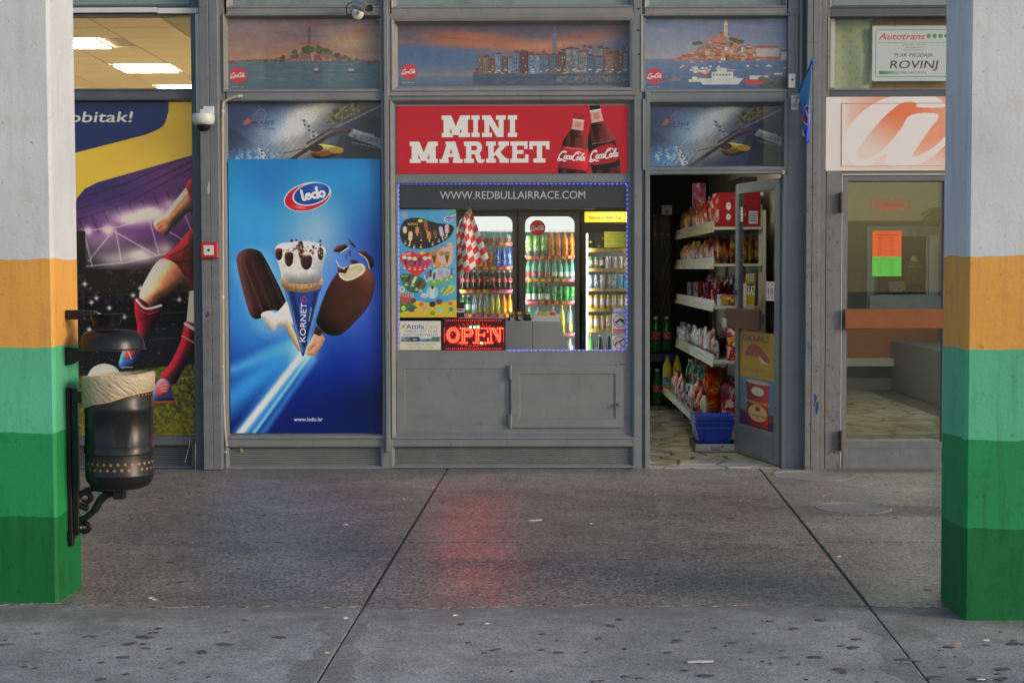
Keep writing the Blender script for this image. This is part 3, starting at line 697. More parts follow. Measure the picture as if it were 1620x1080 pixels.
def art_football():
    c = Cv(-40, 158, 312, 692, 2, (20, 18, 26))
    c.poly([(40, 158), (312, 158), (312, 300), (40, 370)], (176, 152, 62))
    c.mix((c.Y < 350) * np.clip((c.noise((60, 60), 2) - .4) * 2, 0, 1) * .4, (196, 176, 86))
    c.poly([(138, 158), (139, 158), (139, 300), (138, 300)], (140, 120, 50), .5)
    pho = [(118, 700), (118, 330), (124, 312), (136, 298), (156, 288), (312, 244), (312, 700)]
    c.poly(pho, (30, 24, 36)); 
    M = np.zeros((c.H, c.W)); sl = (slice(0, c.H), slice(0, c.W)); M = c.pmask(pho, sl).astype(float)
    c.mix(M * np.clip((400 - c.Y) / 30, 0, 1), (78, 32, 96)); c.mix(M * np.exp(-((c.X - 150) / 90) ** 2 - ((c.Y - 300) / 40) ** 2) * .7, (34, 30, 100)); c.mix(M * np.exp(-((c.X - 290) / 60) ** 2 - ((c.Y - 290) / 60) ** 2) * .6, (104, 40, 110))
    for i in range(4): c.line([(118, 348 - i * 16), (200, 322 - i * 16), (312, 262 - i * 10)], 1.6, (30, 16, 40), .7, 1.5)
    for x in range(126, 300, 20): c.line([(x, 324 + (200 - x) * .3), (x + 12, 352 + (200 - x) * .3)], 2, (26, 14, 34), .8, 1.5)
    lt = (206, 200, 208)
    for x, y, rx, ry, a in ((140, 364, 8, 8, .9), (172, 362, 10, 9, 1), (205, 346, 22, 10, .9), (240, 336, 24, 12, .95), (272, 322, 14, 10, .7), (180, 412, 22, 12, .5), (222, 402, 22, 12, .8), (262, 392, 16, 12, .7), (160, 380, 40, 16, .4), (228, 340, 60, 14, .6), (210, 405, 70, 12, .5), (200, 372, 60, 40, .22)): c.glow(x, y, rx, ry, lt, a * .9)
    for p in ([(134, 364), (190, 358), (250, 336)], [(136, 420), (200, 414), (262, 400)], [(140, 412), (180, 364), (250, 404)], [(134, 366), (146, 420)], [(184, 362), (192, 412)], [(238, 348), (252, 402)], [(262, 362), (300, 384)], [(290, 330), (306, 372)]): c.line(p, 2, (176, 166, 182), .75, 1.6)
    c.rect(121, 364, 136, 428, (12, 10, 16)); 
    c.mix(M * (c.Y > 425) * (c.Y < 585) * 1.0, (18, 16, 20)); n = c.noise(9, 5); c.mix(M * ((c.Y > 420) & (c.Y < 480)) * np.clip((n - .55) * 3, 0, 1) * .5, (96, 88, 92))
    for x, y in ((134, 448), (152, 470), (144, 477), (210, 466), (172, 486), (283, 473), (222, 455), (196, 500), (140, 520)): c.glow(x, y, 3, 3, (235, 230, 235), 1.0); c.line([(x - 6, y), (x + 6, y)], .8, (200, 190, 200), .4, 1); c.line([(x, y - 6), (x, y + 6)], .8, (200, 190, 200), .4, 1)
    rf = random.Random(41)
    for i in range(150):
        x, y = rf.uniform(120, 310), rf.uniform(430, 580); c.ell(x, y, rf.uniform(.6, 2.2), rf.uniform(.6, 2.0), rf.choice([(70, 62, 74), (96, 84, 96), (52, 40, 60), (120, 104, 100)]), rf.uniform(.2, .7))
    for y0 in (470, 505, 545): c.line([(118, y0), (312, y0 - 14)], 1.4, (70, 62, 68), .7, 1.5)
    # pitch
    gy = 592 - (c.X - 130) * .11
    n = c.noise(3.2, 6, 2); n2 = c.noise(20, 7)
    gm = M * np.clip((c.Y - gy) / 3, 0, 1)
    c.mix(gm, (84, 88, 22)); c.mix(gm * np.clip((n - .5) * 4, 0, 1) * .8, (128, 124, 44)); c.mix(gm * np.clip((.48 - n) * 4, 0, 1) * .8, (46, 52, 10)); c.mix(gm * np.clip((c.Y - 630) / 60, 0, 1) * .25, (150, 134, 40)); c.line([(272, 600), (312, 594)], 1.6, (176, 176, 140), .5, 2)
    # player
    sk = (150, 104, 80); hi = (190, 156, 136)
    c.puff(sm([(314, 286), (298, 294), (284, 310), (268, 330), (260, 344), (270, 360), (284, 350), (298, 336), (314, 330)], 5), (158, 112, 88), 14, (-.6, -.7), .9, .12, 1, .12)
    c.line(sm([(304, 300), (290, 316), (270, 340)], 5, False), 3, (120, 78, 58), .5, 3)
    c.puff(sm([(244, 352), (250, 344), (260, 340), (272, 348), (271, 362), (263, 371), (252, 366), (246, 360)], 4), (170, 122, 98), 7, (-.6, -.7), .9, .1)
    for x, y in ((248, 356), (252, 361), (258, 365)): c.line([(x, y), (x + 6, y - 5)], 1.2, (88, 50, 38), .7, 1)
    c.puff([(294, 292), (314, 272), (314, 322), (303, 314)], (104, 26, 38), 8, (-.7, -.5), .8, 0, 1, .2)
    c.puff(sm([(254, 410), (276, 392), (314, 358), (314, 466), (300, 454), (282, 422)], 4), (108, 26, 38), 16, (-.6, -.7), .95, 0, 1, .28)
    for a_, b_ in (((270, 404), (308, 384)), ((278, 414), (312, 410)), ((288, 430), (312, 440))): c.line([a_, b_], 3, (54, 10, 18), .6, 3)
    c.puff(sm([(221, 460), (231, 440), (245, 417), (258, 408), (278, 416), (289, 432), (299, 450), (278, 467), (254, 483), (234, 487), (221, 475)], 5), (172, 124, 98), 22, (-.65, -.65), .95, .14, 1, .10)
    c.line(sm([(262, 418), (256, 440), (240, 462)], 5, False), 5, (206, 168, 146), .45, 5); c.line(sm([(286, 440), (266, 456), (244, 470)], 5, False), 5, (96, 56, 40), .6, 6); c.glow(229, 464, 6, 7, (206, 170, 150), .6); c.line(sm([(224, 474), (234, 478), (244, 474)], 4, False), 1.6, (110, 66, 50), .7, 1.5)
    c.puff(sm([(213, 472), (220, 470), (240, 484), (254, 480), (252, 498), (240, 520), (226, 552), (208, 552), (216, 520), (212, 492)], 4), (88, 18, 32), 12, (-.8, -.4), .9, 0, 1, .2); c.line(sm([(215, 473), (230, 487), (254, 482)], 5, False), 3.4, (214, 176, 178), 1); c.line(sm([(214, 485), (232, 495), (250, 491)], 4, False), 1, (190, 90, 96), .8)
    c.puff(sm([(196, 548), (214, 546), (219, 560), (209, 578), (193, 584), (186, 574)], 4), (52, 92, 168), 8, (-.6, -.7), .8, .2); c.puff(sm([(197, 546), (213, 546), (211, 562), (196, 566)], 4), (206, 74, 78), 6, (-.6, -.6), .6, .1); c.line([(200, 552), (206, 566)], 2, (226, 206, 206), .8); c.line([(190, 580), (208, 580)], 1.4, (220, 220, 226), .7)
    c.puff(sm([(135, 602), (143, 582), (163, 574), (183, 582), (191, 602), (183, 622), (163, 630), (143, 622)], 6), (188, 188, 190), 26, (-.3, -.8), .5, 0)
    c.puff([(299, 460), (314, 456), (314, 526), (294, 508)], (196, 180, 182), 7, (-.8, -.2), .4); c.puff(sm([(293, 508), (314, 520), (314, 548), (291, 580), (273, 607), (251, 597), (268, 572), (284, 540)], 4), (104, 22, 34), 13, (-.7, -.5), .95, .05, 1, .22); c.line([(292, 511), (314, 525)], 5, (214, 196, 196)); c.line([(286, 530), (312, 545)], 1.4, (206, 166, 168))
    c.puff(sm([(240, 630), (242, 612), (252, 598), (266, 604), (270, 624), (273, 633), (252, 635)], 4), (58, 80, 168), 9, (-.5, -.8), .8, .2); c.puff(sm([(242, 617), (250, 601), (265, 606), (263, 621), (250, 627)], 4), (214, 84, 98), 6, (-.4, -.8), .6, .15)
    for q in range(3): c.line([(248 + q * 2, 610 + q * 4), (262, 608 + q * 5)], 1.2, (226, 216, 220), .9)
    c.line([(240, 635), (274, 634)], 2, (206, 56, 66))
    c.grain(.06, 2.0)
    c.poly([(-41, 157), (312, 157), (312, 244)] + sm([(156, 288), (136, 298), (124, 312), (118, 330)], 6, False) + [(118, 700), (-41, 700)], (176, 152, 62))
    # blue speech shape
    bub = [(-41, 157), (270, 157), (270, 176)] + sm([(270, 176), (262, 198), (246, 208), (230, 214)], 5, False) + [(118, 242), (-41, 286), (-41, 157)]
    c.poly(bub, (20, 36, 92)); c.text('obitak!', 112, 193, 17, (178, 180, 190), w=99, shear=.2, bold=.045)
    return c
def art_board():
    c = Cv(629, 331, 723, 503, 5, (60, 136, 190))
    c.mix(np.clip((c.X - 690) / 40, 0, 1) * .4, (110, 176, 214)); rg = random.Random(9)
    for i in range(90): c.ell(rg.uniform(629, 723), rg.uniform(331, 490), .6, .6, rg.choice([(200, 210, 90), (220, 220, 220), (230, 120, 130), (40, 80, 150)]))
    c.poly([(629, 484), (660, 476), (690, 482), (723, 474), (723, 503), (629, 503)], (196, 160, 44)); c.poly([(629, 470), (650, 478), (660, 488), (629, 496)], (44, 110, 60))
    c.poly(sm([(632, 366), (640, 348), (662, 344), (690, 352), (716, 356), (718, 366), (706, 380), (680, 392), (655, 393), (638, 386)], 5), (30, 22, 26))
    c.text('KING', 645, 356, 4, (196, 170, 96), w=16, bold=.03); c.ell(640, 340, 5, 4.5, (150, 140, 90), 1, 0, .3); c.text('60', 637, 342, 3.4, (170, 150, 90))
    cols = [(206, 172, 130), (120, 70, 44), (210, 190, 150), (96, 58, 42), (180, 110, 60), (150, 160, 176), (196, 150, 160), (60, 36, 30), (230, 200, 90), (214, 120, 130)]
    def pop(x, y, w_, h, col, rot=0):
        c_, n_ = math.cos(rot), math.sin(rot); q = lambda u, v: (x + u * c_ - v * n_, y + u * n_ + v * c_)
        c.line([q(0, h * .5), q(0, h * .95)], w_ * .3, (206, 176, 130)); c.line([q(0, -h * .35), q(0, h * .35)], w_, col, 1, .4); c.line([q(-w_ * .15, -h * .3), q(-w_ * .15, h * .3)], w_ * .3, [min(255, k * 1.35) for k in col], .6, .6)
    def tagp(x, y): c.rect(x - 1.7, y - 1, x + 1.7, y + 1, (220, 220, 216)); c.ell(x, y - 3.4, 1.1, 1.1, (190, 130, 120))
    for x, y, k, h in ((640, 363, 2, 6), (649, 373, 0, 13), (660, 364, 4, 8), (666, 372, 7, 9), (674, 356, 1, 16), (679, 372, 4, 10), (689, 369, 3, 7), (699, 366, 5, 15), (708, 362, 6, 12)): pop(x, y, 6.5, h, cols[k], rg.uniform(-.3, .3))
    for x, y in ((641, 385), (647, 388), (655, 391), (666, 391), (685, 387), (695, 382), (706, 376)): tagp(x, y)
    c.ell(665, 349, 4, 2.6, (230, 210, 50))
    c.poly(sm([(632, 410), (636, 400), (650, 397), (664, 402), (680, 399), (684, 412), (672, 428), (658, 437), (644, 428)], 5), (190, 44, 52)); c.text('KORNET', 636, 405, 4, (220, 220, 220), w=14, rot=-.12, bold=.03)
    for i in range(6):
        x = 639 + i * 8.4; y = 416 - abs(i - 2.5); c.poly([(x - 3.4, y - 6), (x + 3.4, y - 6), (x + (658 - x) * .2, y + 10)], rg.choice([(40, 60, 140), (70, 40, 44), (40, 80, 120), (150, 60, 110)])); c.ell(x, y - 6, 3.8, 3, rg.choice([(220, 206, 186), (90, 56, 44), (206, 190, 170)])); tagp(x, y + 11)
    c.ell(668, 400, 4, 2.4, (230, 210, 50))
    c.poly(sm([(681, 398), (700, 392), (716, 384), (716, 400), (712, 420), (690, 424), (684, 416)], 4), (224, 120, 60)); c.poly(sm([(694, 398), (716, 384), (715, 418), (696, 416)], 4), (232, 150, 130)); c.text('Maxi', 700, 392, 4, (70, 50, 40), rot=-.25)
    for x, k in ((687, 7), (699, 6), (708, 3)): c.poly([(x - 4, 402), (x + 4, 402), (x, 420)], cols[k]); c.ell(x, 401, 4.4, 3.6, (130, 110, 96)); tagp(x, 421)
    c.poly(sm([(632, 436), (650, 434), (670, 442), (672, 456), (656, 464), (642, 458)], 4), (38, 92, 56)); c.text('MACHO', 634, 438, 3, (220, 220, 200), w=12)
    for x, y, k in ((645, 442, 7), (655, 443, 2), (662, 450, 7), (668, 452, 3)): pop(x, y, 4.6, 12, cols[k], .5); tagp(x - 2, y + 9)
    c.poly(sm([(670, 438), (684, 428), (704, 424), (718, 432), (716, 444), (700, 450), (684, 454)], 4), (96, 150, 80)); c.poly(sm([(670, 438), (684, 428), (704, 424), (718, 432), (700, 440), (680, 444)], 4), (120, 180, 210))
    for x, y, k in ((676, 436, 1), (681, 433, 7), (687, 437, 3), (695, 432, 5), (699, 434, 9), (708, 434, 9), (715, 430, 8)): pop(x, y, 4, 11, [cols[k], (120, 60, 130), (216, 110, 150)][int(x) % 3], .1); tagp(x, y + 9)
    c.poly(sm([(697, 460), (710, 452), (720, 454), (718, 462), (704, 468)], 4), (150, 180, 70)); c.line([(700, 464), (708, 454)], 3, (60, 130, 80)); c.line([(706, 465), (718, 456)], 2.6, (220, 110, 70))
    c.ell(684, 463, 9.5, 10, (120, 186, 216)); c.poly([(680, 460), (688, 460), (687, 473), (681, 473)], (210, 214, 216)); c.ell(684, 459, 4.2, 4, (220, 220, 220)); c.ell(684, 455, 2.4, 3, (60, 50, 50)); c.ell(671, 468, 6, 4, (222, 220, 222)); c.text('soft ice', 667, 469.5, 2.4, (110, 80, 150), w=9)
    c.ell(635, 458, 4.6, 4.6, (214, 214, 214)); c.ell(635, 458, 1.6, 1.6, (40, 40, 40)); c.poly(sm([(632, 466), (648, 464), (650, 474), (640, 482), (634, 478)], 4), (160, 70, 70))
    for i in range(6):
        for j in range(3): c.rect(632 + i * 4, 462 + j * 3 + i * .4, 634 + i * 4, 463.5 + j * 3 + i * .4, (220, 210, 206))
    for x, y, r, col in ((653, 476, 4.6, (96, 50, 40)), (666, 482, 4, (206, 90, 80)), (684, 482, 5, (50, 36, 36)), (695, 478, 5, (110, 66, 44)), (713, 481, 3.4, (206, 80, 70)), (672, 489, 4, (226, 130, 120)), (697, 491, 4.4, (120, 170, 210)), (714, 490, 4, (60, 130, 90)), (650, 490, 5, (70, 60, 100)), (637, 488, 4, (220, 200, 60)), (684, 496, 4, (110, 130, 60))): c.ell(x, y, r, r * .9, col); c.line([(x, y + r), (x, y + r + 3)], 1, (200, 170, 120))
    c.text('ledo', 708, 349, 4.2, (214, 60, 80), bold=.05); c.ell(710.5, 346.5, 7.5, 4.6, (214, 216, 222)); c.ell(711, 346.2, 6, 3.6, (40, 84, 160)); c.text('ledo', 706.6, 348, 3.6, (222, 224, 226), w=9, bold=.04)
    for i, col in enumerate(((90, 170, 70), (70, 90, 190), (226, 190, 60), (160, 60, 150))): c.line([(712 + i * 1.5, 335 + i * 3.2), (723, 331 + i * 4)], 1.6, col)
    return c
def art_taxi():
    c = Cv(632, 507, 698, 553, 6, (190, 205, 180)); c.mix(np.clip((c.Y - 538) / 6, 0, 1), (205, 200, 160))
    c.text('Attila', 642, 519.5, 7.4, (66, 62, 74), w=29, bold=.03); c.text('Taxi', 672, 519.5, 7.4, (186, 150, 16), w=21, bold=.03); c.ell(638, 516, 2.6, 3.4, (206, 170, 40)); c.line([(636, 518), (641, 512)], 1, (70, 50, 30))
    c.text('+385/91/217 11 65', 639, 525.2, 4, (84, 100, 84), w=53); c.text('WWW.TAXIROVINJ.COM', 637, 530.6, 3.4, (66, 84, 70), w=56)
    c.rect(634, 532, 696, 540, (70, 84, 90)); n = c.noise(4, 2); c.mix(((c.Y > 532) & (c.Y < 540)) * np.clip((n - .4) * 3, 0, 1), (150, 150, 140)); c.rect(649, 532, 664, 540, (36, 56, 100)); c.ell(656, 536.5, 4, 1.6, (150, 120, 70)); c.rect(664, 532, 683, 535.4, (150, 180, 206)); c.rect(683, 532, 696, 540, (50, 96, 80), .7)
    c.text('TRANSFER & TOURS', 641, 545.4, 2.9, (110, 104, 70), w=49); c.text('CROATIA - ISTRIA', 644, 550, 2.9, (120, 116, 84), w=42)
    return c
def art_url():
    c = Cv(629, 291, 994, 329, 4, (38, 41, 58))
    c.text('WWW.REDBULLAIRRACE.COM', 695.5, 315, 12.8, (176, 176, 182), w=231, bold=.010)
    return c
def art_a():
    c = Cv(1304, 152, 1640, 271, 2.6, (206, 196, 192))
    O = (206, 84, 40)
    c.mix(np.exp(-((c.X - 1430) / 70) ** 2 - ((c.Y - 175) / 40) ** 2) * .95, (206, 96, 56)); c.mix(np.exp(-((c.X - 1470) / 60) ** 2 - ((c.Y - 215) / 40) ** 2) * .8, (214, 130, 96)); c.mix(np.clip((c.X - 1480) / 30, 0, 1) * .8, (214, 120, 84)); c.mix(np.exp(-((c.Y - 268) / 22) ** 2) * .75, (212, 190, 180)); c.mix(np.clip((1345 - c.X) / 18, 0, 1), (206, 198, 196))
    W_ = (208, 202, 200)
    outer = sm([(1350, 262), (1336, 240), (1336, 216), (1350, 190), (1376, 166), (1408, 152), (1450, 150), (1478, 152), (1490, 160), (1493, 169), (1452, 169), (1449, 163), (1438, 160), (1422, 164), (1398, 184), (1374, 212), (1356, 240), (1360, 250), (1376, 250), (1392, 240), (1410, 222), (1424, 205), (1441, 181), (1484, 181), (1470, 205), (1444, 244), (1446, 248), (1456, 246), (1478, 232), (1500, 212), (1504, 220), (1480, 244), (1458, 258), (1436, 266), (1412, 264), (1400, 256), (1402, 244), (1384, 256), (1366, 264)], 4)
    c.poly(outer, W_)
    return c
def art_autotrans():
    c = Cv(1379, 40, 1540, 129, 4, (186, 192, 188))
    G_ = (50, 120, 78)
    for x0, y0, x1, y1 in ((1385, 46, 1536, 47), (1385, 121.5, 1536, 122.5), (1384, 48, 1385, 121)): c.rect(x0, y0, x1, y1, G_)
    c.text('Autotrans', 1389, 62, 10.5, (196, 76, 36), w=72, shear=.3, bold=.04)
    for i in range(6): c.ell(1468.5 + i * 9.4, 56.5, 3.6, 3.6, (84, 140, 74))
    T = (84, 62, 68)
    c.text('AUTOTRANS d.d. za prijevoz putnika i turizam OIB 19819724166', 1388, 68, 1.6, T, w=140); c.text('Sediste: Zabica 1, 51000 Rijeka', 1428, 71, 1.6, T, w=36); c.text('www.autotrans.hr', 1431, 75.6, 2.6, T, w=30); c.text('e-mail: autotrans@autotrans.hr', 1428, 79.5, 1.6, T, w=36)
    c.text('PJ AK-PRODAJA', 1414, 90, 6.2, (70, 56, 60), w=61, shear=.2, bold=.01); c.text('ROVINJ', 1407, 108.5, 13, (76, 44, 48), w=75, shear=.2, bold=.03)
    for i in range(40): c.rect(1390 + i, 112.6, 1391 + i, 118, (50 + i * 3.2, 120 + i * 1.8, 80 + i * 2.6))
    c.text('TRG NA LOKVI 6', 1425, 117, 4, (80, 70, 70), w=39, shear=.2)
    return c
# ------------------------------------------------------------------ materials in use
M = {}
grey = (0.190, 0.203, 0.218)
M['paint'] = mat('grey_paint', grey, 0.42, 0.5, noise=0.10, nscale=5, bump=0.08, bscale=60, dirt=((0.06, 0.055, 0.05), 9, 0.62, 0.86))
M['paint_dk'] = mat('dark_grey_paint', (0.088, 0.094, 0.112), 0.42, 0.5, noise=0.12, nscale=6, bump=0.08, bscale=60, dirt=((0.05, 0.045, 0.04), 12, 0.6, 0.85))
M['paint_col'] = mat('column_paint', (0.158, 0.166, 0.184), 0.5, 0.5, noise=0.16, nscale=9, bump=0.15, bscale=90, dirt=((0.045, 0.045, 0.055), 26, 0.62, 0.70))
M['paint_rust'] = mat('rusty_grey_paint', (0.180, 0.182, 0.188), 0.55, 0.4, noise=0.14, nscale=9, bump=0.2, bscale=80, dirt=((0.13, 0.062, 0.03), 22, 0.58, 0.68))
M['paint_up_lit'] = mat('grey_paint_up_lit', (0.225, 0.226, 0.232), 0.45, 0.5, noise=0.10, nscale=5, bump=0.08, bscale=60, dirt=((0.06, 0.055, 0.05), 11, 0.6, 0.85))  # the grey paint, lightened and warmed to carry light on the upper front
M['white_pl'] = mat('white_plastic', (0.62, 0.62, 0.60), 0.4, noise=0.05, dirt=((0.35, 0.32, 0.26), 20, 0.62, 0.9))
M['cable'] = mat('cream_cable', (0.42, 0.38, 0.33), 0.5, noise=0.1)
M['black'] = mat('black_paint', (0.010, 0.010, 0.012), 0.34, 0.4, noise=0.3, nscale=8, bump=0.1, bscale=40, dirt=((0.05, 0.045, 0.04), 16, 0.64, 0.8))
M['blackp'] = mat('black_plastic', (0.015, 0.015, 0.017), 0.35)
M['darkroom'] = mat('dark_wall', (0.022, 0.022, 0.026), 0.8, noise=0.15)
M['steel'] = mat('brushed_steel', (0.55, 0.56, 0.58), 0.35, metal=1.0, noise=0.1)
M['chrome'] = mat('silver_paint', (0.50, 0.50, 0.52), 0.3, metal=0.7)
M['red'] = mat('red_plastic', (0.50, 0.02, 0.022), 0.35)
M['wood'] = mat('brown_wood', (0.25, 0.072, 0.020), 0.38, noise=0.18, nscale=9, dirt=((0.36, 0.17, 0.08), 60, 0.68, 0.74))
M['wood2'] = mat('dull_brown_wood', (0.13, 0.058, 0.036), 0.5, noise=0.3, nscale=14, dirt=((0.24, 0.14, 0.09), 40, 0.66, 0.76))
M['rusthinge'] = mat('rusty_hinge', (0.085, 0.05, 0.034), 0.6, noise=0.4, nscale=40)
def wear(m, light, dark):
    t = m.node_tree; b = t.nodes['Principled BSDF']; L = t.links.new; g = t.nodes.new('ShaderNodeNewGeometry'); base = b.inputs['Base Color'].links[0].from_socket
    for sc3, sc, lo, hi, c, amt in (((1, 1, 1), 55, .70, .74, light, .55), ((1, 1, .25), 30, .62, .80, dark, .45), ((.15, 1, 1), 22, .66, .84, dark, .35), ((1, 1, 1), 130, .72, .76, dark, .7)):
        mp = t.nodes.new('ShaderNodeMapping'); mp.inputs['Scale'].default_value = sc3; L(g.outputs['Position'], mp.inputs[0])
        n = t.nodes.new('ShaderNodeTexNoise'); n.inputs['Scale'].default_value = sc; n.inputs['Detail'].default_value = 4; L(mp.outputs[0], n.inputs['Vector'])
        r = t.nodes.new('ShaderNodeMapRange'); r.inputs[1].default_value = lo; r.inputs[2].default_value = hi; r.inputs[4].default_value = amt; L(n.outputs[0], r.inputs[0])
        x = t.nodes.new('ShaderNodeMix'); x.data_type = 'RGBA'; x.inputs[7].default_value = (*c, 1); L(r.outputs[0], x.inputs[0]); L(base, x.inputs[6]); base = x.outputs[2]
    L(base, b.inputs['Base Color'])
for k_ in ('paint', 'paint_dk', 'paint_col', 'paint_rust', 'paint_up_lit'): wear(M[k_], (.34, .35, .36), (.07, .066, .062))
M['frost'] = mat('frosted_teal_glass', (0.19, 0.255, 0.262), 0.28, noise=0.12, nscale=3, dirt=((0.10, 0.12, 0.12), 4, 0.55, 0.85))
M['pane'] = glass('window_glass', (1, 1, 1), 0.34)
M['pane_green'] = glass('greenish_door_glass', (0.86, 0.89, 0.80), 1.0)
M['film'] = glass('dark_film', (0.16, 0.17, 0.24), 0.9)
M['cream'] = mat('cream_wall', (0.60, 0.52, 0.36), 0.8, noise=0.05)
M['tilew'] = mat('ceiling_board', (0.70, 0.60, 0.43), 0.85, noise=0.03, bump=0.1)
M['tbar'] = mat('ceiling_grid', (0.35, 0.30, 0.22), 0.6)
M['wallg'] = mat('grey_room_wall', (0.34, 0.345, 0.35), 0.8, noise=0.05)
M['rubber'] = mat('dark_joint', (0.10, 0.09, 0.083), 0.85, noise=0.4, nscale=30)
M['brass'] = mat('dull_metal', (0.22, 0.20, 0.18), 0.4, metal=0.8)

def ground_mat(name, base, c_dark, fine, blot, rough, film=None, speck=(0.34, 1.70)):
    m = bpy.data.materials.new(name); m.use_nodes = True
    t = m.node_tree; b = t.nodes['Principled BSDF']; L = t.links.new
    g = t.nodes.new('ShaderNodeNewGeometry')
    def noise(sc, det, ro=0.6):
        n = t.nodes.new('ShaderNodeTexNoise'); n.inputs['Scale'].default_value = sc; n.inputs['Detail'].default_value = det; n.inputs['Roughness'].default_value = ro
        L(g.outputs['Position'], n.inputs['Vector']); return n.outputs[0]
    def rng(s, a, b_, c, d):
        r = t.nodes.new('ShaderNodeMapRange'); r.inputs[1].default_value = a; r.inputs[2].default_value = b_; r.inputs[3].default_value = c; r.inputs[4].default_value = d
        L(s, r.inputs[0]); return r.outputs[0]
    def mul(a, b_):
        q = t.nodes.new('ShaderNodeMath'); q.operation = 'MULTIPLY'; L(a, q.inputs[0]); L(b_, q.inputs[1]); return q.outputs[0]
    v = t.nodes.new('ShaderNodeTexVoronoi'); v.inputs['Scale'].default_value = fine; L(g.outputs['Position'], v.inputs['Vector'])
    sep = t.nodes.new('ShaderNodeSeparateColor'); L(v.outputs['Color'], sep.inputs[0])
    f = mul(rng(sep.outputs[0], 0, 1, *speck), rng(noise(3.2, 5), 0.3, 0.7, 1 - blot, 1 + blot))
    f = mul(f, rng(noise(0.9, 6, 0.55), 0.3, 0.7, 1 - blot * 0.8, 1 + blot * 0.8)); f = mul(f, rng(noise(11, 8, 0.75), 0.3, 0.75, 1.12, 0.80))
    sc = t.nodes.new('ShaderNodeVectorMath'); sc.operation = 'SCALE'; sc.inputs[0].default_value = base; L(f, sc.inputs['Scale'])
    mx = t.nodes.new('ShaderNodeMix'); mx.data_type = 'RGBA'; mx.inputs[7].default_value = (*c_dark, 1)
    L(rng(noise(5.5, 9, 0.7), 0.60, 0.78, 0, 0.75), mx.inputs[0]); L(sc.outputs[0], mx.inputs[6]); last = mx.outputs[2]
    if film:                                   # worn asphalt film left on the concrete along the seam
        sx = t.nodes.new('ShaderNodeSeparateXYZ'); L(g.outputs['Position'], sx.inputs[0])
        ad = t.nodes.new('ShaderNodeMath'); ad.operation = 'ADD'; L(rng(sx.outputs[1], film[1] - 0.62, film[1] + 0.05, 0, 1), ad.inputs[0]); L(rng(noise(4.5, 9, .7), 0.3, 0.7, -0.50, 0.50), ad.inputs[1])
        m3 = t.nodes.new('ShaderNodeMix'); m3.data_type = 'RGBA'; m3.inputs[7].default_value = (*film[0], 1); L(rng(ad.outputs[0], 0.30, 0.95, 0, 0.9), m3.inputs[0]); L(last, m3.inputs[6]); last = m3.outputs[2]
    L(last, b.inputs['Base Color'])
    L(rng(noise(2.1, 4), 0.3, 0.7, rough - 0.08, rough + 0.10), b.inputs['Roughness'])
    bu = t.nodes.new('ShaderNodeBump'); bu.inputs['Strength'].default_value = 0.42; bu.inputs['Distance'].default_value = 0.004
    L(sep.outputs[1], bu.inputs['Height']); L(bu.outputs[0], b.inputs['Normal'])
    return m
M['asphalt'] = ground_mat('asphalt', (0.225, 0.196, 0.170), (0.14, 0.125, 0.11), 85, 0.20, 0.42)
M['concrete'] = ground_mat('worn_concrete', (0.335, 0.312, 0.29), (0.20, 0.186, 0.175), 190, 0.26, 0.66, ((0.20, 0.178, 0.158), bg(810, 958).y), (0.55, 1.45))
M['patch'] = ground_mat('dark_repair', (0.255, 0.235, 0.215), (0.16, 0.148, 0.138), 190, 0.3, 0.66, None, (0.55, 1.45))
M['gum'] = mat('old_gum', (0.105, 0.095, 0.090), 0.7, noise=0.4, nscale=9)
def plaster(name, col, dirt):
    m = mat(name, col, 0.66, 0.22, noise=0.09, nscale=2.6, bump=0.42, bscale=60, dirt=(dirt, 5, 0.56, 0.90))
    t = m.node_tree; b = t.nodes['Principled BSDF']; L = t.links.new
    g = t.nodes.new('ShaderNodeNewGeometry'); base = b.inputs['Base Color'].links[0].from_socket
    def layer(base, scale3, sc, lo, hi, colr, amt, det=6):
        mp = t.nodes.new('ShaderNodeMapping'); mp.inputs['Scale'].default_value = scale3; L(g.outputs['Position'], mp.inputs[0])
        n = t.nodes.new('ShaderNodeTexNoise'); n.inputs['Scale'].default_value = sc; n.inputs['Detail'].default_value = det; n.inputs['Roughness'].default_value = .65; L(mp.outputs[0], n.inputs['Vector'])
        r = t.nodes.new('ShaderNodeMapRange'); r.inputs[1].default_value = lo; r.inputs[2].default_value = hi; r.inputs[4].default_value = amt; L(n.outputs[0], r.inputs[0])
        x = t.nodes.new('ShaderNodeMix'); x.data_type = 'RGBA'; x.inputs[7].default_value = (*colr, 1); L(r.outputs[0], x.inputs[0]); L(base, x.inputs[6]); return x.outputs[2]
    dk = tuple(c * .25 for c in col)
    base = layer(base, (1, 1, .12), 16, .52, .78, dirt, .65)          # run marks
    base = layer(base, (1, 1, 1), 26, .66, .72, dk, .5, 4)           # scuffs
    base = layer(base, (1, 1, .5), 80, .69, .74, dk, .5, 2)           # specks
    L(base, b.inputs['Base Color'])
    return m
M['p_white'] = plaster('white_plaster', (0.57, 0.595, 0.645), (0.45, 0.44, 0.42))
M['p_orange'] = plaster('orange_plaster', (0.70, 0.345, 0.080), (0.42, 0.21, 0.08))
M['p_mint'] = plaster('mint_plaster', (0.095, 0.44, 0.255), (0.05, 0.23, 0.135))
M['p_green'] = plaster('green_plaster', (0.016, 0.25, 0.083), (0.010, 0.09, 0.042))
M['p_dark'] = plaster('deep_green_plaster', (0.006, 0.136, 0.037), (0.006, 0.06, 0.022))

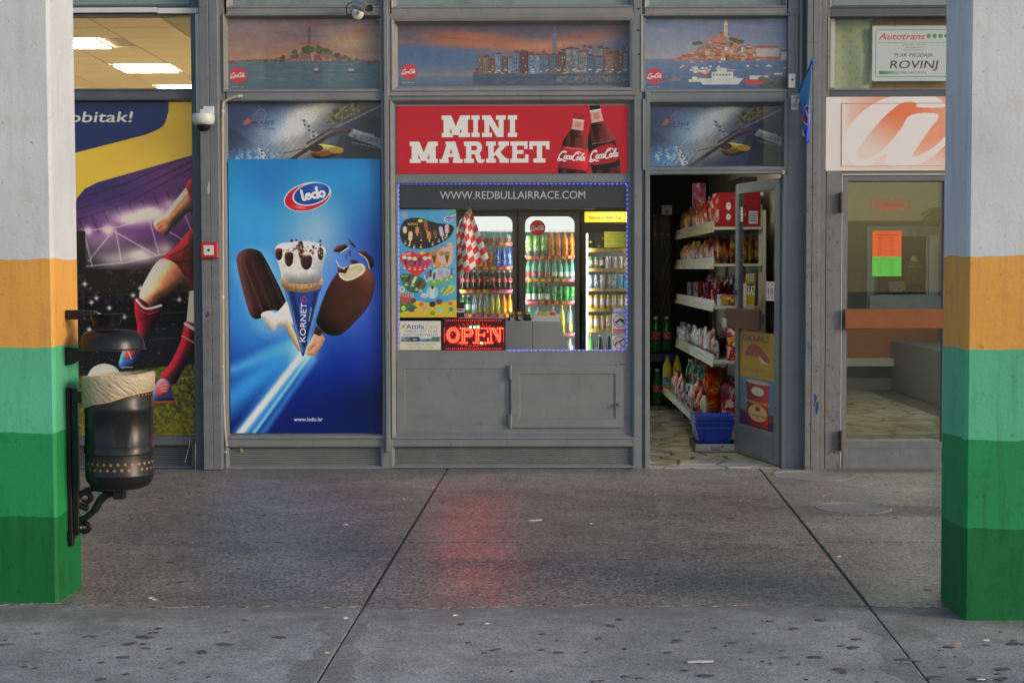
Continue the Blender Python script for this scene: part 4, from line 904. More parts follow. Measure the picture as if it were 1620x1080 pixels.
# ------------------------------------------------------------------ ground
g0 = MB(); g0.slab([(-120, -90), (120, -90), (120, 60), (-120, 60)], -0.2, -0.009)
struct(g0.build('ground', M['rubber'], origin=(0, 0, 0)))
pav = bpy.data.objects.new('pavement', None); COL.objects.link(pav); struct(pav); WL[pav] = Vector((0, 0, 0)); pav.empty_display_size = 0.1
yA, yB = bg(810, 857.5).y, bg(810, 958).y
def jx(a, b, y):                       # where the joint through two photo points crosses depth y
    p, q = bg(*a), bg(*b); t = (y - p.y) / (q.y - p.y); return p.x + (q.x - p.x) * t
JL = lambda y: jx((703.7, 748), (507, 1070), y)
JR = lambda y: jx((1208.6, 749.7), (1420, 1015), y)
rg0 = random.Random(77)
rows = [(-0.004, yA + 0.016, 'asphalt'), (yA - 0.016, yB, 'asphalt'), (yB + 0.16, -30.0, 'concrete')]
for (ya, yb, mt) in rows:
    hw = 0.010 if mt == 'asphalt' else 0.006
    def outl(x0a, x0b, x1a, x1b): return [(x0a, ya), (x1a, ya), (x1b, yb), (x0b, yb)]
    yb2 = max(yb, -9.0)
    for k, (la, lb, ra, rb) in enumerate(((-14, -14, JL(ya) - hw, JL(yb2) - hw), (JL(ya) + hw, JL(yb2) + hw, JR(ya) - hw, JR(yb2) - hw), (JR(ya) + hw, JR(yb2) + hw, 14, 14))):
        pts = [(la, ya), (ra, ya), (rb, yb2)] + ([(rb, yb)] if yb < yb2 else []) + ([(lb, yb)] if yb < yb2 else []) + [(lb, yb2)]
        zt = 0.0
        if mt == 'concrete': zt = -0.003
        elif yb == yB:                                # ragged edge of the asphalt over the concrete apron
            n_ = int(abs(pts[2][0] - pts[-1][0]) / 0.035); e0, e1 = pts[2], pts[-1]
            wv = lambda x: 0.03 * math.sin(x * 2.1) + 0.022 * math.sin(x * 5.3 + 1) + 0.014 * math.sin(x * 17 + 2) + rg0.uniform(-.014, .014)
            pts = pts[:2] + [(e0[0] + (e1[0] - e0[0]) * q / n_, yb + (wv(e0[0] + (e1[0] - e0[0]) * q / n_) if 0 < q < n_ else 0)) for q in range(n_ + 1)]
        mb = MB(); mb.slab(pts, -0.10, zt)
        mb.build('slab', M[mt], pav)
rg = random.Random(5)
def blob(cx, cy, rx, ry, n=22, j=0.22, rot=0):
    out = []
    ph = [rg.uniform(0, 6.28) for _ in range(4)]
    for i in range(n):
        a = 2 * math.pi * i / n
        r = 1 + j * (0.5 * math.sin(2 * a + ph[0]) + 0.3 * math.sin(3 * a + ph[1]) + 0.25 * math.sin(7 * a + ph[2]) + 0.2 * math.sin(11 * a + ph[3]))
        x, y = rx * r * math.cos(a), ry * r * math.sin(a)
        out.append((cx + x * math.cos(rot) - y * math.sin(rot), cy + x * math.sin(rot) + y * math.cos(rot)))
    return out
for i, side in enumerate((JL, JR)):
    pts = []
    for k in range(92):
        y = yB - 0.02 - k * 0.045
        pts.append((side(y) - 0.09 - 0.035 * math.sin(k * 0.29 + i) - 0.02 * math.sin(k * .83) - rg.uniform(0, .035), y))
    for k in range(91, -1, -1):
        y = yB - 0.02 - k * 0.045
        pts.append((side(y) - 0.012, y))
    mb = MB(); mb.slab(pts, -0.01, -0.0024); mb.build('repair_strip', M['patch'], pav)
    pts = []
    for k in range(92):
        y = yB - 0.02 - k * 0.045
        pts.append((side(y) + 0.012, y))
    for k in range(91, -1, -1):
        y = yB - 0.02 - k * 0.045
        pts.append((side(y) + (0.17 if i else 0.07) + 0.035 * math.sin(k * 0.23 + 2 + i) + 0.02 * math.sin(k * .7) + rg.uniform(0, .035), y))
    mb = MB(); mb.slab(pts, -0.01, -0.0024); mb.build('repair_strip', M['patch'], pav)
mb = MB(); cen = [(rg.uniform(-3.2, 3.8), rg.uniform(-7.2, yB - .1)) for _ in range(16)] + [(rg.uniform(0.2, 2.6), rg.uniform(-6.6, yB - .2)) for _ in range(12)]
for i in range(330):
    if i < 230: cx_, cy_ = rg.choice(cen); x, y = rg.gauss(cx_, .28), rg.gauss(cy_, .30)
    elif i < 275: x, y = rg.uniform(-3.4, 4), rg.uniform(-7.4, yB)
    else: x, y = rg.uniform(-3.2, 3.6), rg.uniform(yB, -0.6)
    if y > yB - .02 and i < 275: continue
    r = rg.choice([0.005, 0.007, 0.009, 0.011, 0.014, 0.018, 0.022])
    mb.slab(blob(x, y, r * rg.uniform(1, 1.6), r, 9, 0.4, rg.uniform(-.4, .4)), -0.004, 0.0012)
stuff(mb.build('gum_spots', M['gum'], origin=(0, 0, 0)))

# ------------------------------------------------------------------ pillars
def pillar(x0, x1, y0, y1, label):
    zs = [(-0.05, 0.402, 4), (0.402, 0.793, 3), (0.793, 1.19, 2), (1.19, 1.597, 1), (1.597, 5.2, 0)]
    c = 0.014
    o8 = [(x0 + c, y0), (x1 - c, y0), (x1, y0 + c), (x1, y1 - c), (x1 - c, y1), (x0 + c, y1), (x0, y1 - c), (x0, y0 + c)]
    oo = []
    for q in range(8):
        (ax, ay), (bx_, by_) = o8[q], o8[(q + 1) % 8]; n_ = max(1, int(math.hypot(bx_ - ax, by_ - ay) / .03))
        oo += [(ax + (bx_ - ax) * u / n_, ay + (by_ - ay) * u / n_) for u in range(n_)]
    o8 = oo; K8 = len(o8); rp = random.Random(int(x0 * 100))
    mb = MB(); v, f, mi = [], [], []
    lv = [-0.05, .402, .793, 1.19, 1.597, 5.2]
    for k, z in enumerate(lv):
        v += [(x, y, z + (0 if k in (0, 5) else 0.004 * math.sin(i * .5 + k) + rp.uniform(-.0025, .0025))) for i, (x, y) in enumerate(o8)]
    for k in range(5):
        for i in range(K8):
            j = (i + 1) % K8
            mb_f = (k * K8 + i, k * K8 + j, k * K8 + K8 + j, k * K8 + K8 + i); f.append(mb_f); mi.append(4 - k)
    f.append(tuple(range(5 * K8, 6 * K8))); mi.append(0)
    mb.add(v, f); mb.m = mi
    o = mb.build('pillar', [M['p_white'], M['p_orange'], M['p_mint'], M['p_green'], M['p_dark']])
    return tag(o, label, 'pillar', 'striped pillars of the arcade')
pl, pb = bg(94, 953), bg(127, 927)
PX, PY0, PY1 = (pl.x + pb.x) / 2, pl.y, pl.y + 0.40
pillar(PX - 0.62, PX, PY0, PY1, 'white, orange and green striped pillar carrying the black litter bin')
ql, qb = bg(1520, 980), bg(1497, 955)
pillar((ql.x + qb.x) / 2, (ql.x + qb.x) / 2 + 0.62, ql.y, ql.y + 0.40, 'white, orange and green striped pillar without a bin, before the glass door')

# ------------------------------------------------------------------ building: frames, rails, posts
bld = thing('shop_building', 'grey steel framed shop building with glazed bays and coloured posters', 'building', (0, 0.05, 0))
def part(name, mt='paint', bevel=0.0):
    def fin(mb): return mb.build(name, M[mt] if isinstance(mt, str) else mt, bld, bevel=bevel)
    return fin
def pb_(name, rects, mt='paint', bevel=0.0025, parent=None):
    mb = MB()
    for (x0, y0, x1, y1, Yf, Yb) in rects: mb.pbox(x0, y0, x1, y1, Yf, Yb)
    return mb.build(name, M[mt], parent or bld, bevel=bevel)
TOP = -60
pb_('upper_wall', [(-300, -380, 1900, TOP, 0.02, 0.3)], 'paint', 0)
# posts
pb_('column', [(318, TOP, 332.4, 743, -0.10, 0.02), (333.4, TOP, 347, 743, -0.10, 0.02), (319, TOP, 346, 743, -0.094, 0.14)], 'paint_col')
pb_('post', [(305, TOP, 318, 742, -0.012, 0.12)], 'paint_dk')
pb_('post', [(347, TOP, 358, 742, 0.004, 0.12)], 'paint')
pb_('post', [(603.5, TOP, 619, 741, -0.003, 0.12)], 'paint')
pb_('mullion_strip', [(608.5, TOP, 615, 715, -0.038, -0.004)], 'paint')
pb_('post', [(1002, TOP, 1015.5, 741, -0.003, 0.12), (1015.5, TOP, 1020.5, 740, 0.02, 0.12)], 'paint')
pb_('door_jamb', [(1020.5, 143, 1028, 741, -0.010, 0.12)], 'paint')
pb_('door_jamb', [(1238, 275, 1245, 740.5, -0.006, 0.12)], 'paint')
pb_('post', [(1245.4, TOP, 1276, 741, 0.0, 0.12)], 'paint')
pb_('edge_strip', [(1265.5, TOP, 1270, 146, -0.03, -0.001)], 'paint_up_lit')
pb_('column', [(1275.5, TOP, 1284, 743.5, -0.10, 0.02), (1285, TOP, 1296, 743.5, -0.10, 0.02), (1276.5, TOP, 1298.5, 743.5, -0.092, 0.14), (1298.5, TOP, 1306, 743, -0.04, 0.12)], 'paint_rust')
pb_('post', [(1306, 270, 1330, 742, -0.003, 0.12), (1306, TOP, 1313, 153, -0.003, 0.12)], 'paint_rust')
# rails: (x0, x1) of each bay
bays = ((-300, 305, 'paint_dk'), (358, 603.5, 'paint'), (619, 1002, 'paint'), (1020.5, 1245.4, 'paint'), (1313, 1900, 'paint_dk'))
for i, (x0, x1, mt) in enumerate(bays):
    up = mt if mt == 'paint_dk' else 'paint_up_lit'
    pb_('transom_rail', [(x0, 9 if i != 3 else 9, x1, 26 if mt == 'paint_dk' else 24, 0.0, 0.12)], up)
    pb_('transom_rail', [(x0, 141, x1, 159 if i != 4 else 153, 0.0, 0.12)], mt)
    mb = MB(); mb.pbox(x0, TOP, x1, 9, 0.05, 0.06)
    f = mb.build('window', M['frost'], bld); f['label'] = 'pale frosted top light'
    fr = MB(); 
    a, b = (max(x0, -60), min(x1, 1660)); fr.frame((a, TOP, b, 12), (a + 2, TOP + 2, b - 2, 10.5), (a + 8, TOP + 8, b - 8, 6), -0.008, -0.002, 0.05)
    fr.build('frame', M[up], f)
# upper windows
def window(O, I, lip, mt, pm='pane', Yf=-0.010, Yb=0.056, name='window'):
    fr = MB(); L = (O[0] + lip, O[1] + lip, O[2] - lip, O[3] - lip)
    fr.frame(O, L, I, Yf, Yf + 0.004, Yb)
    w_ = fr.build(name, M[mt], bld)
    pn = MB(); pn.pbox(I[0] - 2, I[1] - 2, I[2] + 2, I[3] + 2, Yb - 0.007, Yb - 0.001); pn.build('pane', M[pm], w_)
    return w_
window((60, 23, 306, 143), (64, 27, 301.5, 140), 2, 'paint_dk')
window((353, 22, 604, 145), (358.5, 28.5, 601.5, 141), 2.5, 'paint_up_lit')
window((612, 21, 1008, 151), (628.5, 38.5, 993.5, 134), 7, 'paint_up_lit', Yf=-0.014)
fr = MB(); fr.frame((619.5, 28.5, 1001, 143.5), (620.6, 29.6, 1000, 142.4), (624, 33, 996.5, 139), -0.019, -0.018, -0.0115); fr.build('window_bead', M['paint_up_lit'], bld)
window((1014.5, 22, 1262, 145), (1020, 28, 1258.5, 140), 2.5, 'paint_up_lit')
window((1310, 23, 1640, 142), (1313.5, 26.5, 1636, 138.5), 2, 'paint_rust')
pb_('upper_panel', [(1641, 23, 1900, 142, 0.01, 0.10)], 'paint_dk')
pb_('side_panel', [(-300, 157, -61, 740, 0.01, 0.10), (-300, 23, 59, 142, 0.01, 0.10)], 'paint_dk')
# lower bay 0 and 1
window((-60, 157, 311, 693), (-50, 161, 308.3, 690), 2, 'paint_dk')
window((354, 156, 608, 693), (360.5, 162, 603, 685), 3, 'paint', Yf=-0.014)
def kick(x0, y0, x1, y1, mt, rail0):
    pb_('sill_rail', [(x0 - 4, rail0, x1 + 4, y0, 0.0, 0.12)], mt)
    fr = MB(); fr.frame((x0 - 4, y0, x1 + 4, y1 + 4), (x0 - 1.5, y0 + 1, x1 + 1.5, y1 + 2), (x0 + 1, y0 + 3, x1 - 2, y1 - 1), -0.006, -0.003, 0.03)
    k = fr.build('kick_panel', M[mt], bld)
    mb = MB(); a, b, c, d = rc(x0, y0 + 2, x1, y1, 0.03)
    n = 9; h = (d - c) / n
    for j in range(n):
        z = c + j * h
        mb.prism([(0.042, z), (0.028, z + h * 0.2), (0.028, z + h * 0.62), (0.042, z + h * 0.9)], a, b)
    mb.v = [(y, x, z) for x, y, z in mb.v]
    mb.build('ridged_plate', M[mt], k, fix=True)
    bk = MB(); bk.box(a - .02, b + .02, 0.040, 0.10, c - .03, d + .02); bk.build('backing', M[mt], k)
kick(-60, 704, 302, 736, 'paint_dk', 691)
kick(361, 706, 602, 737, 'paint', 692.5)
kick(623, 705.5, 1000, 735.5, 'paint', 691.5)
# bay 2: sign board zone, window wall, cupboard
pb_('sign_board', [(622, 160, 1000, 289.5, 0.030, 0.10)], 'paint', 0.002)
pb_('window_wall', [(622, 289.5, 629, 555, 0.030, 0.10), (993.5, 289.5, 1000, 555, 0.030, 0.10), (622, 555, 1000, 692, 0.030, 0.10)], 'paint', 0.0)
fr = MB(); fr.frame((619, 157, 1004, 693.5), (620.5, 158.6, 1002.6, 692), (625, 164, 998.6, 687.5), -0.012, -0.009, 0.029); fr.build('bay_frame', M['paint'], bld)
sh = MB(); sh.pbox(629, 289.5, 993.5, 555, 0.062, 0.068); sw = sh.build('shop_window', M['pane'], bld)
fr = MB(); fr.frame((627.5, 287.5, 995, 557), (628.2, 288.2, 994.4, 556.4), (630, 290.4, 992.8, 554.6), 0.0285, 0.0286, 0.058); fr.build('frame', M['paint'], sw)
# cupboard panels
def rpanel(name, O, I, Yf, d, lab=None):
    mb = MB(); mb.frame(O, (I[0] - .8, I[1] - .8, I[2] + .8, I[3] + .8), I, Yf, Yf, Yf + d)
    o = mb.build(name, M['paint'], bld)
    p = MB(); p.pbox(I[0] - .5, I[1] - .5, I[2] + .5, I[3] + .5, Yf + d - 0.0015, Yf + d + 0.004); p.build('panel', M['paint'], o)
    if lab: o['label'] = lab
    return o
rpanel('fixed_panel', (628, 571, 803, 684), (641, 584, 800.5, 671.5), 0.024, 0.012)
dr = rpanel('cupboard_door', (808.5, 577.5, 986.5, 676), (823, 592, 973, 662), 0.010, 0.010)
bk = MB(); bk.pbox(810, 579, 985, 675, 0.021, 0.0295); bk.build('door_core', M['paint'], dr)
for y0, y1 in ((577, 600), (655, 677.5)):
    mb = MB(); p, q = bp(808, y0, -0.002), bp(808, y1, -0.002)
    mb.tube([p, q], 0.007, 10); mb.pbox(803.5, y0 + 1, 807, y1 - 1, 0.012, 0.024); mb.build('hinge', M['paint'], dr, smooth=True)
lk = MB(); p = bp(979.5, 639.5, 0.01); lk.lathe([(0.011, 0), (0.011, 0.006), (0.007, 0.008), (0.007, 0.022), (0, 0.022)], p, 12, R=Matrix.Rotation(rad(90), 3, 'X')); lk.box(p.x - .012, p.x - .004, p.y - .03, p.y - .012, p.z - .016, p.z + .016); lk.build('lock', M['brass'], dr, smooth=True)
# bay 3: over-door light, header
window((1017, 156, 1246, 269), (1027.5, 167.5, 1238.5, 261.5), 5, 'paint', Yf=-0.012)
pb_('door_header', [(1028, 269, 1238, 275, -0.004, 0.12)], 'paint')
# bay 4: closed glass door
pb_('door_header', [(1330, 271, 1900, 276, -0.002, 0.12)], 'paint_rust')
ln = MB(); ln.pbox(1330.5, 276, 1331.8, 740, -0.004, 0.02); ln.pbox(1332, 275.2, 1496, 276.8, -0.006, 0.01); ln.build('bright_seal', mat('worn_aluminium', (0.62, 0.61, 0.58), 0.35, metal=0.3), bld)
fr = MB(); fr.frame((1332.5, 277.5, 1497.5, 741), (1340, 286, 1492, 697.5), (1341.5, 288, 1490.5, 694.5), 0.006, 0.008, 0.045)
d2 = fr.build('door', M['paint_col'], bld); d2['label'] = 'closed grey framed glass door'
pn = MB(); pn.pbox(1339, 286, 1493, 697, 0.038, 0.044); pn.build('pane', M['pane_green'], d2)
kp = MB(); kp.frame((1333.5, 697.5, 1496.5, 740.5), (1340.5, 708.5, 1490.5, 730.5), (1342, 710, 1489.5, 729), 0.003, 0.004, 0.014); kp.pbox(1341, 709, 1490.5, 730, 0.013, 0.04); kp.build('kick_panel', M['paint_col'], d2)
pbx = MB(); pbx.pbox(1337, 488.5, 1494.5, 520, -0.045, -0.018); pbar = pbx.build('push_bar', M['wood'], d2, bevel=0.003)
for x0 in (1345, 1480): st = MB(); st.pbox(x0, 496, x0 + 7, 512, -0.018, 0.01); st.build('bar_fixing', M['brass'], pbar)
st = MB()
for x, y in ((1341.5, 497), (1341.5, 512)): st.lathe([(0.004, 0), (0.004, 0.002), (0, 0.003)], bp(x, y, -0.0455), 8, R=Matrix.Rotation(rad(90), 3, 'X'))
stuff(st.build('screw_head', M['brass'], pbar))
for y0, y1 in ((304, 337), (681, 713)):
    mb = MB(); mb.tube([bp(1331, y0, -0.035), bp(1331, y1, -0.035)], 0.013, 10); mb.pbox(1328.5, y0 + 1, 1333, y1 - 1, -0.03, 0.0); mb.build('hinge', M['rusthinge'], d2, smooth=True)
d3 = MB(); d3.pbox(1500, 277, 1900, 741, 0.006, 0.05); d3.build('fixed_panel', M['paint_col'], bld)
pb_('sign_backing', [(1306.5, 153.5, 1900, 270.5, 0.006, 0.12)], 'paint_rust')
# small rivets and screws along the frames
mb = MB()
for x in range(640, 1000, 35):
    for y in (24.5, 147): mb.lathe([(0.0045, 0), (0.0045, 0.002), (0, 0.0035)], bp(x, y, -0.0005 if y > 30 else -0.001), 6, R=Matrix.Rotation(rad(90), 3, 'X'))
for x, y in ((1010.5, 14), (1010, 48), (1011, 86)): mb.lathe([(0.008, 0), (0.008, 0.003), (0, 0.004)], bp(x, y, -0.0035), 8, R=Matrix.Rotation(rad(90), 3, 'X'))
stuff(mb.build('rivet', M['blackp'], bld))

# ------------------------------------------------------------------ rooms behind the glass
XL, XP, XQ, XR = bp(-300, 400, 0.1).x, bp(333, 400, 0.1).x, bp(1292, 400, 0.1).x, bp(1900, 400, 0.1).x
def wall(name, x0, x1, y0, y1, z0, z1, mt):
    return struct(MB().box(x0, x1, y0, y1, z0, z1).build(name, M[mt]))
wall('wall', XP - 0.04, XP, 0.16, 7.9, -0.02, 3.9, 'cream')
wall('wall', XP + 0.004, XP + 0.06, 0.16, 7.9, -0.02, 3.9, 'darkroom')
wall('wall', XL - 0.1, XL, 0.31, 7.9, -0.02, 3.9, 'cream')
wall('wall', XL, XP - 0.045, 7.92, 8.0, -0.02, 3.9, 'cream')
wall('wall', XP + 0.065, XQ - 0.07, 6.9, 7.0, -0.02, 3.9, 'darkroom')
wall('wall', XQ - 0.06, XQ - 0.004, 0.16, 8.9, -0.02, 3.9, 'cream')
M['p_beige'] = mat('beige_wall', (0.60, 0.52, 0.36), 0.8, noise=0.05)
wall('wall', XR, XR + 0.1, 0.31, 8.9, -0.02, 3.9, 'wallg')
wall('ceiling', XP + 0.07, XQ - 0.07, 0.31, 6.88, 3.5, 3.58, 'wallg')
wall('ceiling', XQ, XR, 0.31, 8.9, 3.5, 3.58, 'wallg')
wall('roof', XL - 0.1, XR + 0.1, 0.32, 9.0, 3.95, 4.1, 'wallg')
ceil_z = 3.6
wall('ceiling', XL, XP - 0.045, 0.31, 7.9, ceil_z + 0.012, ceil_z + 0.06, 'tbar')
tl = MB().box(-0.292, 0.292, -0.292, 0.292, 0, 0.011).mesh('ceiling_tile', M['tilew'])
lights = []
ceil = [o for o in COL.objects if o.name.startswith('ceiling') and abs(o.location.x - (XL + XP) / 2) < .3][0]
def under_ceiling(px, py):
    d = RC @ Vector(((px - 810) / FPX, -(py - 540) / FPX, -1)); t = (ceil_z - CAMZ) / d.z
    return Vector((d.x * t, CAMY + d.y * t, ceil_z))
cells = {}
nx0 = int((XP - XL) / 0.6)
LIT = []
ref = under_ceiling(232, 108)
ox, oy = ref.x - 0.3, ref.y - 0.3
for i in range(-7, 7):
    for j in range(-8, 9):
        x, y = ox + i * 0.6 + 0.3, oy + j * 0.6 + 0.3
        if XL + 0.3 < x < XP - 0.32 and 0.65 < y < 7.6: cells[(i, j)] = (x, y)
for (px, py) in ((135, 66), (232, 108), (275, 138)):
    q = under_ceiling(px, py); LIT.append((round((q.x - ox - 0.3) / 0.6), round((q.y - oy - 0.3) / 0.6)))
for k, (x, y) in cells.items():
    if k in LIT: continue
    o = bpy.data.objects.new('ceiling_tile', tl); COL.objects.link(o); o.parent = ceil; o.location = Vector((x, y, ceil_z)) - ceil.location
M['lamp'] = emat('lamp_glow', (1.0, 0.88, 0.62), 60.0)
for i, k in enumerate(LIT):
    if k not in cells: continue
    x, y = cells[k]
    if i == 0: x = under_ceiling(165, 66).x - .3
    t = thing('ceiling_light', ('topmost glowing ceiling light, half behind the left pillar', 'middle glowing ceiling light in the cream left room', 'lowest glowing ceiling light, cut by the window edge')[i], 'ceiling light', (x, y, ceil_z), 'recessed ceiling lights')
    fr = MB(); 
    for (a, b, c, d) in ((-.29, .29, -.29, -.27), (-.29, .29, .27, .29), (-.29, -.27, -.27, .27), (.27, .29, -.27, .27)): fr.box(x + a, x + b, y + c, y + d, ceil_z - 0.014, ceil_z - 0.001)
    fr.build('frame', M['white_pl'], t)
    df = MB(); df.box(x - .268, x + .268, y - .268, y + .268, ceil_z - .010, ceil_z - 0.002); df.build('diffuser', M['lamp'], t)
# floors of broken marble
def clip(poly, nx, ny, d):
    out = []
    for i in range(len(poly)):
        a, b = poly[i - 1], poly[i]; da, db = a[0] * nx + a[1] * ny - d, b[0] * nx + b[1] * ny - d
        if (da <= 0) != (db <= 0): t = da / (da - db); out.append((a[0] + (b[0] - a[0]) * t, a[1] + (b[1] - a[1]) * t))
        if db <= 0: out.append(b)
    return out
def marble(name, cols, rough):
    m = mat(name, cols, rough, 0.5, noise=0.22, nscale=7, dirt=((0.20, 0.18, 0.12), 5, 0.55, 0.8)); return m
marbs = [marble('marble_cream', (0.540, 0.499, 0.351), 0.16), marble('marble_olive', (0.405, 0.371, 0.230), 0.18), marble('marble_grey', (0.567, 0.553, 0.499), 0.15), marble('marble_sand', (0.459, 0.405, 0.257), 0.2)]
M['grout'] = mat('dark_grout', (0.035, 0.032, 0.025), 0.5)
def crazy(x0, x1, y0, y1, sx, sy, seed):
    fl = struct(MB().box(x0 - 0.02, x1 + 0.02, y0, y1, -0.05, 0.0).build('floor', M['grout']))
    r_ = random.Random(seed); P = []
    j = 0; y = y0
    while y < y1 + sy:
        x = x0 - sx + (j % 2) * sx / 2
        while x < x1 + sx: P.append((x + r_.uniform(-.42, .42) * sx, y + r_.uniform(-.42, .42) * sy)); x += sx
        y += sy; j += 1
    n = 0
    for (px, py) in P:
        poly = [(max(px - 1.5 * sx, x0), max(py - 1.5 * sy, y0)), (min(px + 1.5 * sx, x1), max(py - 1.5 * sy, y0)), (min(px + 1.5 * sx, x1), min(py + 1.5 * sy, y1)), (max(px - 1.5 * sx, x0), min(py + 1.5 * sy, y1))]
        if poly[0][0] >= poly[1][0] or poly[0][1] >= poly[2][1]: continue
        for (qx, qy) in P:
            dx, dy = qx - px, qy - py; L = math.hypot(dx, dy)
            if 0 < L < 3 * max(sx, sy):
                poly = clip(poly, dx / L, dy / L, ((px + qx) / 2 * dx + (py + qy) / 2 * dy) / L - 0.013)
                if len(poly) < 3: break
        if len(poly) < 3: continue
        MB().slab(poly, -0.01, 0.004).build('paving_stone', r_.choice(marbs), fl); n += 1
    return n
crazy(bp(1015, 700, 0.0).x, XQ - 0.07, 0.002, 6.2, 0.30, 0.30, 3)
crazy(bp(1330, 700, 0.0).x, bp(1500, 700, 0).x + 1.0, 0.13, 8.2, 0.42, 0.42, 8)
struct(MB().box(XP + 0.08, bp(1015, 700, 0.0).x - 0.03, 0.13, 6.85, -0.05, 0.0).build('floor', marbs[1]))
struct(MB().box(XL, XP - 0.05, 0.13, 7.9, -0.05, 0.0).build('floor', M['wallg']))

# ------------------------------------------------------------------ printed sheets and signs on the front
sheet('panorama_print', (356, 27, 604, 143), 0.060, art_panorama_dusk_island(), 'dim sunset panorama of an island town over calm sea with two boats', 'poster', rough=0.5, gain=1.75)
sheet('panorama_print', (626, 36, 995, 136), 0.060, art_panorama_quay(), 'wide dusk panorama of waterfront houses under orange clouds', 'poster', rough=0.5, gain=1.75)
sheet('panorama_print', (1018, 26, 1260, 142), 0.060, art_panorama_harbour(), 'daylight panorama of a hill town above a harbour full of boats', 'poster', rough=0.5, gain=1.75)
ar = art_airrace(0, 0, 0, 0)
sheet('air_race_poster', (360, 161, 604, 270), 0.060, ar, 'air race poster with yellow plane just above the tall blue ice cream poster', 'poster', rough=0.45, gain=1.45)
sheet('air_race_poster', (1026, 166, 1240, 263), 0.060, ar, 'air race poster with yellow plane above the open shop door', 'poster', rough=0.45, gain=1.45)
sheet('ice_cream_poster', (363, 251.5, 603, 684.5), 0.024, art_icecream(), 'tall blue poster with chocolate ice cream bars and a cone', 'poster', th=0.003, wave=0.007, nx=14, nz=24, rough=0.3, gain=1.5)
sheet('market_sign', (628, 167.5, 994, 274.5), 0.0235, art_market(), 'red sign reading MINI MARKET with two dark bottles', 'sign', th=0.006, rough=0.4)
sheet('football_poster', (-40, 158, 312, 692), 0.062, art_football(), 'yellow and dark football poster with a player kicking a ball', 'poster', rough=0.45, gain=2.3, through=0.5)
sheet('logo_sign', (1305, 153, 1640, 270), -0.001, art_a(), 'orange and white panel with a huge slanted letter a', 'sign', th=0.006, rough=0.45)
fr = MB(); fr.frame((1332, 162.5, 1720, 262.5), (1332.6, 163.1, 1719, 261.9), (1333.2, 163.7, 1718, 261.3), -0.006, -0.0055, -0.0005); fr.build('glazing_bead', M['p_beige'], bld)
sheet('travel_office_sign', (1380, 41, 1540, 128.5), 0.085, art_autotrans(), 'white green-edged sign reading PJ AK-PRODAJA ROVINJ behind the upper glass', 'sign', th=0.006)
def curtain(name, R, Y, cols, dots, label):
    c = Cv(0, 0, 60, 120, 4, cols[0]); c.mix(np.clip((c.noise(14, 3) - .4) * 3, 0, 1) * .6, cols[1])
    if dots:
        for i in range(6):
            for j in range(8): c.ell(6 + i * 11, 6 + j * 15 + (i % 2) * 7.5, 2.2, 2.6, dots, .75)
    else:
        for x in (8, 27, 45): c.rect(x, 0, x + .5, 120, cols[2], .8)
        c.rect(45, 0, 56, 120, cols[2], .5)
    sheet(name, R, Y, c, label, 'curtain', th=0.004, wave=0.018, nx=24, nz=3, gain=1.2, rough=0.8)
sheetY = 0.13
curtain('curtain', (1318, 10, 1376, 142), sheetY, [(150, 160, 120), (128, 152, 134)], (176, 126, 92), 'pale green curtain with reddish dots behind the upper right window')
curtain('curtain', (1380, 10, 1640, 142), sheetY + 0.07, [(160, 134, 76), (170, 146, 84), (150, 96, 62)], None, 'plain ochre yellow curtain behind the white office sign')
b_ = MB(); b_.pbox(1314, 26, 1320.5, 139, 0.062, 0.07); tag(b_.build('paper_strip', M['white_pl']), 'narrow white paper strip beside the green dotted curtain', 'paper strip')
b_ = MB(); b_.pbox(1300, -60, 1640, 3, 0.08, 0.09); 
# timetable
c = Cv(1380, 365, 1426, 437, 5, (214, 92, 46)); c.rect(1380, 406, 1426, 437, (92, 178, 74))
rg = random.Random(2)
c.text('DEPARTURES  ARRIVALS', 1387, 372.5, 1.6, (70, 40, 36), w=33, bold=.02)
for x in (1389, 1408):
    for j in range(10): c.text('%02d:%02d' % (rg.randint(5, 22), rg.choice((0, 10, 15, 30, 45))), x, 376.6 + j * 2.95, 1.7, (90, 46, 40), w=5.6)
    for j in range(7): c.text('%02d:%02d' % (rg.randint(5, 22), rg.choice((0, 10, 15, 30, 45))), x, 416 + j * 2.9, 1.6, (66, 110, 60), w=6)
c.text('BUS TIMES', 1385, 411.6, 1.5, (66, 110, 60), w=36)
sheet('timetable', (1380, 365, 1426, 437), 0.033, c, 'orange and green paper timetable taped to the closed glass door', 'timetable', th=0.0015, wave=0.002, nx=8, nz=8, rough=0.7, gain=1.4)
# orange script sticker on the closed door: cut letters
def letters(name, t, R, Y, m, label, cat, shear=0.0, bold=0.02, extra=None):
    V, T = text_tris(t, bold); a, b, cc, d = rc(*R, Y)
    mn, mx = V.min(0), V.max(0)
    mb = MB(); P = []
    for x, y in V:
        v = (y - mn[1]) / (mx[1] - mn[1])
        P.append((a + (b - a) * ((x - mn[0]) / (mx[0] - mn[0]) * (1 - shear) + shear * v), Y, cc + (d - cc) * v))
    mb.add(P, T)
    n0 = len(P); mb.add([(x, y + 0.001, z) for x, y, z in P], [tr[::-1] for tr in T])
    if extra: extra(mb)
    return tag(mb.build(name, m, fix=False), label, cat)
M['stick_or'] = mat('orange_vinyl', (0.55, 0.10, 0.035), 0.5)
def fr_(mb):
    for (x0, y0, x1, y1) in ((1378, 315, 1379, 330), (1378, 314.4, 1439, 315.4), (1438, 315.4, 1439, 330), (1382, 329, 1422, 331), (1424, 329.4, 1428, 331), (1429.5, 329.4, 1433.5, 331), (1435, 329.4, 1438, 331)): mb.pbox(x0, y0, x1, y1, 0.0335, 0.0345)
